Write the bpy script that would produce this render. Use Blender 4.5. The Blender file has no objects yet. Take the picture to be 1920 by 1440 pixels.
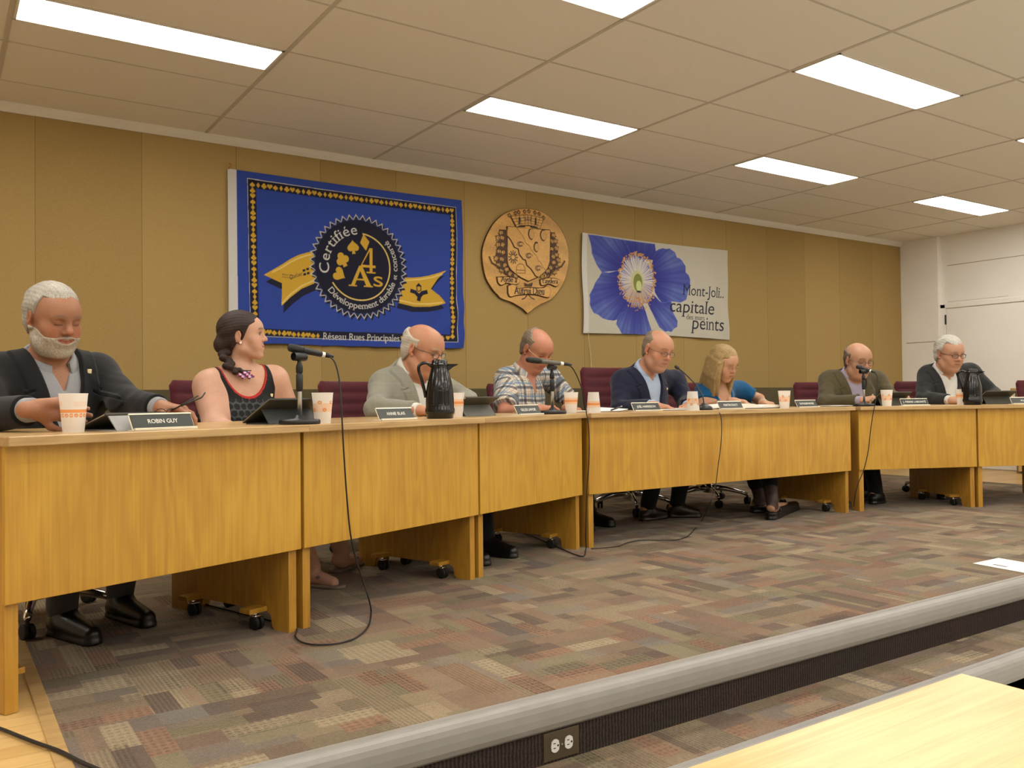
import bpy, bmesh, math, random
import numpy as np
from mathutils import Vector, Matrix, Euler

random.seed(4)
RNG = np.random.default_rng(7)
SC = bpy.context.scene
COL = SC.collection
PI = math.pi

def rad(a):
    return math.radians(a)

# ------------------------------------------------------------------ camera, light, exposure
CAMZ = 0.845
cam_data = bpy.data.cameras.new('camera')
cam_data.sensor_fit = 'HORIZONTAL'
cam_data.sensor_width = 36.0
cam_data.lens = 36.0 * 1620.985 / 1920.0
cam_data.clip_start = 0.05
cam = bpy.data.objects.new('camera', cam_data)
COL.objects.link(cam)
cam.matrix_world = Matrix(((0.8309374, 0.0002564, -0.5563658, 0.0), (-0.5562534, -0.0197263, -0.8307786, 0.0), (-0.0111880, 0.9998054, -0.0162487, CAMZ), (0, 0, 0, 1)))
SC.camera = cam

world = bpy.data.worlds.new('world')
SC.world = world
world.use_nodes = True
world.node_tree.nodes['Background'].inputs[0].default_value = (1.0, 0.93, 0.82, 1)
world.node_tree.nodes['Background'].inputs[1].default_value = 0.05

SC.view_settings.view_transform = 'Standard'
SC.view_settings.look = 'None'
SC.view_settings.exposure = 0.0
SC.view_settings.gamma = 1.0
SC.view_settings.use_curve_mapping = False
LAMP_STRENGTH = 18.8
LAMP_COLOUR = (1.0, 0.965, 0.90)

# ------------------------------------------------------------------ colour and material helpers
def lin(c):
    c = c / 255.0
    return c / 12.92 if c <= 0.04045 else ((c + 0.055) / 1.055) ** 2.4

def S(r, g, b, a=1.0):
    return (lin(r), lin(g), lin(b), a)

class NT:
    """small wrapper that keeps node building short"""
    def __init__(s, name):
        s.m = bpy.data.materials.new(name)
        s.m.use_nodes = True
        s.t = s.m.node_tree
        s.t.nodes.clear()
        s.out = s.n('ShaderNodeOutputMaterial')
        s.b = s.n('ShaderNodeBsdfPrincipled')
        s.l(s.b.outputs[0], s.out.inputs[0])
    def n(s, typ, **kw):
        nd = s.t.nodes.new(typ)
        for k, v in kw.items():
            setattr(nd, k, v)
        return nd
    def l(s, a, b):
        s.t.links.new(a, b)
    def put(s, sock, v):
        if isinstance(v, bpy.types.NodeSocket):
            s.l(v, sock)
        elif v is not None:
            sock.default_value = v
    def math(s, op, a, b=None, c=None):
        nd = s.n('ShaderNodeMath', operation=op)
        for i, v in enumerate((a, b, c)):
            if v is not None:
                s.put(nd.inputs[i], v)
        return nd.outputs[0]
    def xyz(s, kind='Object', scale=(1, 1, 1), rot=(0, 0, 0)):
        tc = s.n('ShaderNodeTexCoord')
        mp = s.n('ShaderNodeMapping')
        mp.inputs['Scale'].default_value = scale
        mp.inputs['Rotation'].default_value = rot
        s.l(tc.outputs[kind], mp.inputs[0])
        return mp.outputs[0]
    def noise(s, vec, scale=5.0, detail=3.0, rough=0.5, out=0):
        nd = s.n('ShaderNodeTexNoise')
        s.put(nd.inputs['Vector'], vec)
        nd.inputs['Scale'].default_value = scale
        nd.inputs['Detail'].default_value = detail
        nd.inputs['Roughness'].default_value = rough
        return nd.outputs[out]
    def ramp(s, fac, stops, interp='LINEAR'):
        nd = s.n('ShaderNodeValToRGB')
        cr = nd.color_ramp
        cr.interpolation = interp
        while len(cr.elements) < len(stops):
            cr.elements.new(0.5)
        for e, (p, c) in zip(cr.elements, stops):
            e.position = p
            e.color = c
        s.put(nd.inputs[0], fac)
        return nd.outputs[0]
    def mix(s, fac, a, b, blend='MIX'):
        nd = s.n('ShaderNodeMix', data_type='RGBA', blend_type=blend)
        s.put(nd.inputs[0], fac)
        s.put(nd.inputs[6], a)
        s.put(nd.inputs[7], b)
        return nd.outputs[2]
    def bump(s, h, strength=0.3, dist=0.01):
        nd = s.n('ShaderNodeBump')
        nd.inputs['Strength'].default_value = strength
        nd.inputs['Distance'].default_value = dist
        s.l(h, nd.inputs['Height'])
        s.l(nd.outputs[0], s.b.inputs['Normal'])
    def set(s, **kw):
        names = dict(col='Base Color', rough='Roughness', metal='Metallic', spec='Specular IOR Level', sheen='Sheen Weight', sss='Subsurface Weight',
                     trans='Transmission Weight', alpha='Alpha', ecol='Emission Color', estr='Emission Strength', coat='Coat Weight', ior='IOR')
        for k, v in kw.items():
            s.put(s.b.inputs[names[k]], v)
        return s

def plain(name, col, rough=0.5, metal=0.0, var=0.06, scale=30.0, bump=0.0, spec=0.5, **kw):
    t = NT(name)
    v = t.noise(t.xyz(), scale, 3.0)
    dark = tuple(x * (1 - var) for x in col[:3]) + (1,)
    lite = tuple(min(1, x * (1 + var)) for x in col[:3]) + (1,)
    t.set(col=t.ramp(v, [(0.3, dark), (0.7, lite)]), rough=rough, metal=metal, spec=spec, **kw)
    if bump:
        t.bump(v, bump, 0.004)
    return t.m

def fabric(name, col, weave=900.0, var=0.12, rough=0.9, fold=0.0):
    t = NT(name)
    co = t.xyz()
    a = t.noise(co, weave, 2.0)
    b = t.noise(co, 9.0, 4.0)
    mx = t.math('ADD', t.math('MULTIPLY', a, 0.6), t.math('MULTIPLY', b, 0.4))
    dark = tuple(x * (1 - var) for x in col[:3]) + (1,)
    lite = tuple(min(1, x * (1 + var)) for x in col[:3]) + (1,)
    t.set(col=t.ramp(mx, [(0.3, dark), (0.7, lite)]), rough=rough, spec=0.2, sheen=0.15)
    t.bump(t.math('ADD', t.math('MULTIPLY', a, 0.15), t.noise(co, 14.0, 3.0)), 0.25 + fold, 0.01)
    return t.m

def vcol(name, rough=0.6, spec=0.3, sss=0.0, nscale=160.0, nbump=0.05, attr='Col', sheen=0.0):
    t = NT(name)
    at = t.n('ShaderNodeAttribute', attribute_name=attr)
    v = t.noise(t.xyz(), nscale, 3.0)
    t.set(col=t.mix(0.25, at.outputs[0], t.mix(v, (0, 0, 0, 1), t.mix(1.0, at.outputs[0], (2, 2, 2, 1), 'MULTIPLY'))), rough=rough, spec=spec, sheen=sheen)
    if sss:
        t.set(sss=sss)
        t.b.inputs['Subsurface Radius'].default_value = (0.012, 0.005, 0.003)
        t.b.inputs['Subsurface Scale'].default_value = 0.6
    if nbump:
        t.bump(v, nbump, 0.003)
    return t.m

def wood(name, c_dark, c_mid, c_lite, axis='Z', rough=0.38, scale=1.0, coat=0.15, fig=0.3):
    """veneer: long streaks along one axis and soft cathedral figure"""
    t = NT(name)
    st = {'X': (0.5, 9, 9), 'Y': (9, 0.5, 9), 'Z': (9, 9, 0.5)}[axis]
    info = t.n('ShaderNodeObjectInfo')
    shift = t.math('MULTIPLY', info.outputs['Random'], 37.0)
    tc = t.n('ShaderNodeTexCoord')
    add = t.n('ShaderNodeVectorMath', operation='ADD')
    cmb = t.n('ShaderNodeCombineXYZ')
    for i in range(3):
        t.l(shift, cmb.inputs[i])
    t.l(tc.outputs['Object'], add.inputs[0])
    t.l(cmb.outputs[0], add.inputs[1])
    def mp(sc):
        m = t.n('ShaderNodeMapping')
        m.inputs['Scale'].default_value = [x * scale for x in sc]
        t.l(add.outputs[0], m.inputs[0])
        return m.outputs[0]
    big = t.noise(mp([x * 0.55 if x > 1 else x * 1.6 for x in st]), 1.0, 3.0, 0.55)
    rings = t.math('FRACT', t.math('MULTIPLY', big, 9.0))
    rings = t.math('ABSOLUTE', t.math('SUBTRACT', rings, 0.5))
    fine = t.noise(mp([x * 14 if x > 1 else x * 5 for x in st]), 1.0, 2.0, 0.6)
    blot = t.noise(mp((1.6, 1.6, 1.6)), 1.0, 2.0)
    f = t.math('ADD', t.math('MULTIPLY', rings, fig), t.math('ADD', t.math('MULTIPLY', fine, 0.36), t.math('MULTIPLY', blot, 0.62 - fig * 0.5)))
    t.set(col=t.ramp(f, [(0.3, c_dark), (0.55, c_mid), (0.85, c_lite)]), rough=rough, coat=coat)
    t.b.inputs['Coat Roughness'].default_value = 0.3
    t.bump(fine, 0.06, 0.002)
    return t.m

def emit(name, col, strength):
    t = NT(name)
    t.set(col=(0.9, 0.9, 0.88, 1), ecol=tuple(col) + (1,), estr=strength, rough=0.5)
    return t.m

# ------------------------------------------------------------------ mesh helpers
def link_mesh(name, verts, faces, m=None, parent=None, smooth=False):
    me = bpy.data.meshes.new(name)
    me.from_pydata([tuple(v) for v in verts], [], [tuple(f) for f in faces])
    me.update()
    return link(name, me, m, parent, smooth)

def link(name, me, m=None, parent=None, smooth=False):
    o = bpy.data.objects.new(name, me)
    COL.objects.link(o)
    if m is not None:
        for x in (m if isinstance(m, (list, tuple)) else [m]):
            me.materials.append(x)
    if parent is not None:
        o.parent = parent
    if smooth:
        me.polygons.foreach_set('use_smooth', np.ones(len(me.polygons), bool))
    return o

def obj(name, bm, m=None, parent=None, smooth=False):
    me = bpy.data.meshes.new(name)
    bmesh.ops.recalc_face_normals(bm, faces=bm.faces)
    bm.to_mesh(me)
    bm.free()
    return link(name, me, m, parent, smooth)

def tag(o, label, cat, group=None):
    o['label'] = label
    o['category'] = cat
    if group:
        o['group'] = group
    return o

def struct(o):
    o['kind'] = 'structure'
    return o

def thing(name, label, cat, loc=(0, 0, 0), rotz=0.0, group=None):
    o = bpy.data.objects.new(name, None)
    o.empty_display_size = 0.1
    COL.objects.link(o)
    o.location = loc
    o.rotation_euler = (0, 0, rotz)
    return tag(o, label, cat, group)

def dup(root, loc, rotz, label, group=None):
    """a copy of a thing with copies of its parts and sub-parts"""
    r = root.copy()
    COL.objects.link(r)
    r.location = loc
    r.rotation_euler = (0, 0, rotz)
    r['label'] = label
    if group:
        r['group'] = group
    for ch in list(root.children):
        c = ch.copy()
        COL.objects.link(c)
        c.parent = r
        for g in list(ch.children):
            d = g.copy()
            COL.objects.link(d)
            d.parent = c
    return r

def BM():
    return bmesh.new()

def box(bm, lo, hi, bevel=0.0, mat=None, seg=2):
    x0, y0, z0 = lo
    x1, y1, z1 = hi
    vs = [bm.verts.new(p) for p in ((x0, y0, z0), (x1, y0, z0), (x1, y1, z0), (x0, y1, z0), (x0, y0, z1), (x1, y0, z1), (x1, y1, z1), (x0, y1, z1))]
    fs = [bm.faces.new([vs[i] for i in q]) for q in ((0, 3, 2, 1), (4, 5, 6, 7), (0, 1, 5, 4), (1, 2, 6, 5), (2, 3, 7, 6), (3, 0, 4, 7))]
    new = list(vs)
    if bevel:
        es = list({e for f in fs for e in f.edges})
        r = bmesh.ops.bevel(bm, geom=es, offset=bevel, segments=seg, affect='EDGES', profile=0.5)
        new = list({v for f in r['faces'] for v in f.verts} | {v for v in vs if v.is_valid})
    if mat is not None:
        bmesh.ops.transform(bm, matrix=mat, verts=[v for v in new if v.is_valid])
    return bm

def tube(bm, pts, r, seg=10, cap=True):
    """round tube through points; r is one radius or one per point"""
    pts = [Vector(p) for p in pts]
    n = len(pts)
    rs = [r] * n if isinstance(r, (int, float)) else list(r)
    rings = []
    t0 = (pts[1] - pts[0]).normalized()
    up = Vector((0, 0, 1)) if abs(t0.z) < 0.9 else Vector((1, 0, 0))
    a = t0.cross(up).normalized()
    for i, p in enumerate(pts):
        if i == 0:
            t = pts[1] - pts[0]
        elif i == n - 1:
            t = pts[-1] - pts[-2]
        else:
            t = (pts[i + 1] - pts[i]).normalized() + (pts[i] - pts[i - 1]).normalized()
        t.normalize()
        a = (a - t * a.dot(t)).normalized()
        b = t.cross(a)
        rings.append([bm.verts.new(p + (a * math.cos(2 * PI * k / seg) + b * math.sin(2 * PI * k / seg)) * rs[i]) for k in range(seg)])
    for i in range(n - 1):
        for k in range(seg):
            bm.faces.new((rings[i][k], rings[i][(k + 1) % seg], rings[i + 1][(k + 1) % seg], rings[i + 1][k]))
    if cap:
        bm.faces.new(rings[0][::-1])
        bm.faces.new(rings[-1])
    return bm

def smooth_path(pts, n=10):
    """Catmull-Rom through points"""
    P = [np.array(p, float) for p in pts]
    P = [2 * P[0] - P[1]] + P + [2 * P[-1] - P[-2]]
    out = []
    for i in range(1, len(P) - 2):
        for k in range(n):
            t = k / n
            a, b, c, d = P[i - 1:i + 3]
            out.append(0.5 * ((2 * b) + (-a + c) * t + (2 * a - 5 * b + 4 * c - d) * t * t + (-a + 3 * b - 3 * c + d) * t ** 3))
    out.append(P[-2])
    return [tuple(x) for x in out]

def lathe(bm, prof, seg=32, mat=None, cap=True):
    """profile of (radius, height) turned round Z"""
    rings = []
    for r, z in prof:
        rings.append([bm.verts.new((r * math.cos(2 * PI * k / seg), r * math.sin(2 * PI * k / seg), z)) for k in range(seg)])
    for i in range(len(rings) - 1):
        for k in range(seg):
            bm.faces.new((rings[i][k], rings[i][(k + 1) % seg], rings[i + 1][(k + 1) % seg], rings[i + 1][k]))
    if cap:
        bm.faces.new(rings[0][::-1])
        bm.faces.new(rings[-1])
    if mat is not None:
        bmesh.ops.transform(bm, matrix=mat, verts=[v for rg in rings for v in rg])
    return bm

def prism(bm, poly, lo, hi, axis='Y', mat=None):
    """extrude a 2D outline: axis Y takes (x,z) points, axis X (y,z), axis Z (x,y)"""
    def put(p, h):
        return {'Y': (p[0], h, p[1]), 'X': (h, p[0], p[1]), 'Z': (p[0], p[1], h)}[axis]
    a = [bm.verts.new(put(p, lo)) for p in poly]
    b = [bm.verts.new(put(p, hi)) for p in poly]
    n = len(poly)
    bm.faces.new(a[::-1])
    bm.faces.new(b)
    for i in range(n):
        bm.faces.new((a[i], a[(i + 1) % n], b[(i + 1) % n], b[i]))
    if mat is not None:
        bmesh.ops.transform(bm, matrix=mat, verts=a + b)
    return bm

# ------------------------------------------------------------------ lettering: outlines of the built-in font
_GL = {}
def glyph(ch):
    """outline polygons of one character at size 1 and its advance"""
    if ch in _GL:
        return _GL[ch]
    def mk(txt):
        cu = bpy.data.curves.new('t', 'FONT')
        cu.body = txt
        cu.resolution_u = 4
        o = bpy.data.objects.new('t', cu)
        COL.objects.link(o)
        bpy.context.view_layer.update()
        dg = bpy.context.evaluated_depsgraph_get()
        c2 = o.evaluated_get(dg).to_curve(dg)
        polys = []
        for sp in c2.splines:
            if sp.type == 'BEZIER':
                q = []
                bp = sp.bezier_points
                for i in range(len(bp)):
                    p0, p1 = bp[i], bp[(i + 1) % len(bp)]
                    A, B, C_, D = (np.array(v[:2]) for v in (p0.co, p0.handle_right, p1.handle_left, p1.co))
                    straight = np.linalg.norm(np.cross(np.append(D - A, 0), np.append(B - A, 0))) < 1e-6 and np.linalg.norm(np.cross(np.append(D - A, 0), np.append(C_ - A, 0))) < 1e-6
                    for t in ([0.0] if straight else np.arange(0, 1, 0.2)):
                        q.append((1 - t) ** 3 * A + 3 * (1 - t) ** 2 * t * B + 3 * (1 - t) * t * t * C_ + t ** 3 * D)
                polys.append(np.array(q))
            else:
                polys.append(np.array([p.co[:2] for p in sp.points]))
        o.evaluated_get(dg).to_curve_clear()
        xs = o.dimensions.x
        bpy.data.objects.remove(o)
        bpy.data.curves.remove(cu)
        return polys, xs
    polys, _ = mk(ch) if ch != ' ' else ([], 0)
    def right(txt):
        p, _ = mk(txt)
        return max(q[:, 0].max() for q in p)
    adv = right('H' + ch + 'I') - right('HI')
    _GL[ch] = (polys, adv)
    return _GL[ch]

def serif(poly, s=0.05):
    """grow slab feet on the ends of upright stems"""
    n = len(poly)
    area = 0.5 * sum(poly[i][0] * poly[(i + 1) % n][1] - poly[(i + 1) % n][0] * poly[i][1] for i in range(n))
    out = []
    flag = {}
    for i in range(n):
        p, q = poly[i], poly[(i + 1) % n]
        pp, qq = poly[i - 1], poly[(i + 2) % n]
        e = q - p
        if abs(e[1]) < 0.012 and 0.05 < abs(e[0]) < 0.16:
            a, b = pp - p, qq - q
            if abs(a[1]) > 0.25 and abs(b[1]) > 0.2 and a[1] * b[1] > 0:
                flag[i] = (np.sign(a[1]), np.sign(e[0]))
    for i in range(n):
        p = poly[i]
        if i in flag:
            up, dx = flag[i]
            out += [p + (0, up * s * 1.1), p + (-dx * s * 1.25, up * s * 0.55), p + (-dx * s * 1.25, 0)]
        elif (i - 1) % n in flag:
            up, dx = flag[(i - 1) % n]
            out += [p + (dx * s * 1.25, 0), p + (dx * s * 1.25, up * s * 0.55), p + (0, up * s * 1.1)]
        else:
            out.append(p)
    return np.array(out)

def text_polys(txt, size, ser=0.0, shear=0.0, squeeze=1.0, track=0.0):
    """list of letters; each letter is a list of outline polygons starting at x=0"""
    x = 0.0
    out = []
    for ch in txt:
        polys, adv = glyph(ch)
        L = []
        for p in polys:
            q = serif(p, ser) if ser else p
            q = q + (x / squeeze, 0)
            q = np.stack([q[:, 0] * squeeze + q[:, 1] * shear, q[:, 1]], 1) * size
            L.append(q)
        out.append(L)
        x += (adv + track) * squeeze
    return out, x * size

class Canvas:
    """colour grid in metres that a printed or carved surface samples; 2x2 supersampled"""
    def __init__(s, w, h, step, bg):
        s.w, s.h = w, h
        s.nx, s.ny = int(round(w / step)) + 1, int(round(h / step)) + 1
        s.px = np.empty((s.ny * 2, s.nx * 2, 3))
        s.px[:] = bg
        s.sx = (s.nx * 2) / w
        s.sy = (s.ny * 2) / h
        s.x0 = s.y0 = 0.0
    def mask(s, polys):
        m = np.zeros(s.px.shape[:2], bool)
        E = []
        for p in polys:
            q = np.asarray(p, float)
            q = np.stack([(q[:, 0] - s.x0) * s.sx, (q[:, 1] - s.y0) * s.sy], 1)
            E.append(np.concatenate([q, np.roll(q, -1, 0)], 1))
        E = np.concatenate(E)
        E = E[E[:, 1] != E[:, 3]]
        if not len(E):
            return m
        r0 = max(0, int(E[:, [1, 3]].min()) - 1)
        r1 = min(m.shape[0] - 1, int(E[:, [1, 3]].max()) + 1)
        for r in range(r0, r1 + 1):
            y = r + 0.5
            k = ((E[:, 1] <= y) & (E[:, 3] > y)) | ((E[:, 3] <= y) & (E[:, 1] > y))
            if not k.any():
                continue
            e = E[k]
            xs = np.sort(e[:, 0] + (y - e[:, 1]) / (e[:, 3] - e[:, 1]) * (e[:, 2] - e[:, 0]))
            for a, b in zip(xs[0::2], xs[1::2]):
                i0, i1 = max(0, int(math.ceil(a - 0.5))), min(m.shape[1], int(math.floor(b - 0.5)) + 1)
                if i1 > i0:
                    m[r, i0:i1] = True
        return m
    def fill(s, polys, col):
        if len(polys) and np.ndim(polys[0]) == 1:
            polys = [polys]
        m = s.mask(polys)
        s.px[m] = np.asarray(col)[:3]
        return m
    def line(s, pts, width, col, close=False):
        pts = [np.array(p, float) for p in pts]
        if close:
            pts = pts + [pts[0]]
        for a, b in zip(pts[:-1], pts[1:]):
            d = b - a
            L = np.hypot(*d)
            if L < 1e-9:
                continue
            d = d / L
            n = np.array([-d[1], d[0]]) * width / 2
            e = d * width * 0.3
            s.fill([np.array([a + n - e, b + n + e, b - n + e, a - n - e])], col)
    def text(s, txt, x, y, size, col, fit=None, **kw):
        L, w = text_polys(txt, size, **kw)
        k = 1.0 if fit is None else fit / w
        for g in L:
            if g:
                s.fill([q * (k, 1) + (x, y) for q in g], col)
        return w * k
    def arc_text(s, txt, cx, cy, r, a0, a1, size, col, inside=False, **kw):
        """letters on a circle from angle a0 to a1 (degrees); inside=True reads along the bottom"""
        L, w = text_polys(txt, size, **kw)
        for g in L:
            if not g:
                continue
            xm = np.mean([0.5 * (q[:, 0].min() + q[:, 0].max()) for q in g[:1]])
            th = rad(a0 + (a1 - a0) * xm / w)
            ks = min(1.1, r * abs(rad(a1 - a0)) / w)
            out = []
            for q in g:
                dx = (q[:, 0] - xm) * ks
                ca, sa = math.cos(th), math.sin(th)
                if not inside:
                    tx, ty = sa, -ca
                    rx, ry = ca, sa
                else:
                    tx, ty = -sa, ca
                    rx, ry = -ca, -sa
                out.append(np.stack([cx + r * ca + tx * dx + rx * q[:, 1], cy + r * sa + ty * dx + ry * q[:, 1]], 1))
            s.fill(out, col)
    def grid(s):
        p = s.px
        return (p[0::2, 0::2] + p[1::2, 0::2] + p[0::2, 1::2] + p[1::2, 1::2]) / 4

def set_col(me, cols, name='Col'):
    at = me.attributes.new(name, 'FLOAT_COLOR', 'POINT')
    c = np.ones((len(me.vertices), 4), np.float32)
    c[:, :3] = cols
    at.data.foreach_set('color', c.ravel())

def grid_mesh(name, X, Y, Z, cols, m, parent=None, thick=0.0, keep=None):
    """sheet from 2D coordinate arrays with a colour per vertex"""
    ny, nx = X.shape
    v = np.stack([X, Y, Z], -1).reshape(-1, 3)
    i = np.arange(ny * nx).reshape(ny, nx)
    q = np.stack([i[:-1, :-1], i[:-1, 1:], i[1:, 1:], i[1:, :-1]], -1).reshape(-1, 4)
    if keep is not None:
        k = keep.reshape(-1)
        q = q[k[q].all(1)]
    me = mesh_np(name, v, q)
    set_col(me, cols.reshape(-1, 3))
    return link(name, me, m, parent, True)

def mesh_np(name, v, quads):
    me = bpy.data.meshes.new(name)
    nq = len(quads)
    me.vertices.add(len(v))
    me.vertices.foreach_set('co', np.asarray(v, np.float32).ravel())
    me.loops.add(nq * 4)
    me.loops.foreach_set('vertex_index', np.asarray(quads, np.int32).ravel())
    me.polygons.add(nq)
    me.polygons.foreach_set('loop_start', np.arange(0, nq * 4, 4, dtype=np.int32))
    me.update(calc_edges=True)
    me.validate()
    return me

# ------------------------------------------------------------------ materials
M = {}
M['ceil'] = plain('ceiling tile', S(232, 226, 214), 0.95, var=0.03, scale=240, bump=0.15, spec=0.1)
M['tbar'] = plain('ceiling bar', S(196, 188, 172), 0.7, var=0.03)
M['white_trim'] = plain('white trim', S(222, 216, 202), 0.6, var=0.02)
M['white_wall'] = plain('white wall', S(243, 239, 231), 0.75, var=0.02, scale=3)
M['groove'] = plain('groove', S(158, 149, 132), 0.9, var=0.03)
M['hinge'] = plain('hinge', S(70, 66, 60), 0.4, 0.8)
M['diffuser'] = emit('lamp diffuser', LAMP_COLOUR, LAMP_STRENGTH)
M['lamp_frame'] = plain('lamp frame', S(225, 220, 208), 0.5, var=0.02)
M['plastic_black'] = plain('black plastic', S(20, 20, 21), 0.42, var=0.1)
M['gloss_black'] = plain('glossy black', S(10, 10, 12), 0.16, var=0.1, spec=0.6)
M['rubber'] = plain('black rubber', S(24, 23, 22), 0.6, var=0.1)
M['chrome'] = plain('chrome', (0.78, 0.78, 0.8, 1), 0.16, 1.0, var=0.03)
M['steel'] = plain('brushed steel', (0.6, 0.6, 0.6, 1), 0.35, 1.0, var=0.05)
M['alu'] = plain('aluminium', S(238, 230, 208), 0.35, 0.35, var=0.03)
M['plate'] = plain('nameplate face', S(45, 50, 44), 0.4, var=0.05)
M['letter'] = plain('letter white', S(238, 236, 226), 0.5, var=0.01)
M['paper'] = plain('paper', S(243, 238, 226), 0.8, var=0.015)
M['ink'] = plain('ink', S(70, 75, 90), 0.7)
M['burgundy'] = fabric('burgundy upholstery', S(84, 30, 38), 700, 0.15)
M['olive_panel'] = fabric('olive wall cloth', S(86, 77, 50), 500, 0.1)
M['nose'] = plain('grey nosing rubber', S(146, 143, 138), 0.45, var=0.05, scale=14)
M['cable'] = plain('cable', S(26, 23, 20), 0.5)
M['tab_dark'] = plain('tablet cover dark', S(66, 63, 52), 0.55, var=0.08)
M['tab_grey'] = plain('tablet cover grey', S(150, 150, 148), 0.5, var=0.05)
M['tab_edge'] = plain('tablet edge', S(170, 168, 150), 0.35, 0.6)
M['screen'] = plain('dark glass', S(14, 14, 16), 0.08)
M['oak_panel'] = wood('oak veneer', S(180, 130, 38), S(204, 157, 53), S(218, 174, 74), 'Z', fig=0.26)
M['oak_side'] = wood('oak side', S(160, 112, 36), S(188, 140, 50), S(204, 158, 68), 'Z', scale=1.3)
M['oak_top'] = wood('oak top', S(168, 132, 84), S(196, 162, 108), S(212, 182, 130), 'X', 0.3)
M['oak_table'] = wood('oak table', S(206, 164, 102), S(230, 196, 136), S(240, 210, 154), 'X', 0.32, 1.2, fig=0.12)
M['rod'] = plain('wood rod', S(206, 172, 118), 0.5)

# wall cloth with vertical seams every 0.61 m
t = NT('tan wall cloth')
co = t.xyz()
sp = t.n('ShaderNodeSeparateXYZ')
t.l(co, sp.inputs[0])
fr = t.math('FRACT', t.math('ADD', t.math('DIVIDE', sp.outputs[0], 0.607), 0.154))
seam = t.math('LESS_THAN', fr, 0.008)
pid = t.math('FLOOR', t.math('ADD', t.math('DIVIDE', sp.outputs[0], 0.607), 0.154))
wn = t.n('ShaderNodeTexWhiteNoise', noise_dimensions='1D')
t.l(pid, wn.inputs['W'])
fine = t.noise(t.xyz(scale=(1, 1, 0.25)), 420, 2)
thread = t.noise(t.xyz(scale=(0.15, 1, 1)), 300, 2)
f = t.math('ADD', t.math('ADD', t.math('MULTIPLY', fine, 0.5), t.math('MULTIPLY', thread, 0.3)), t.math('MULTIPLY', wn.outputs[0], 0.2))
c = t.ramp(f, [(0.3, S(154, 128, 78)), (0.7, S(174, 148, 96))])
t.set(col=t.mix(seam, c, S(140, 115, 70)), rough=0.95, spec=0.1)
t.bump(t.math('SUBTRACT', fine, t.math('MULTIPLY', seam, 2.0)), 0.15, 0.004)
M['tan_wall'] = t.m

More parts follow.
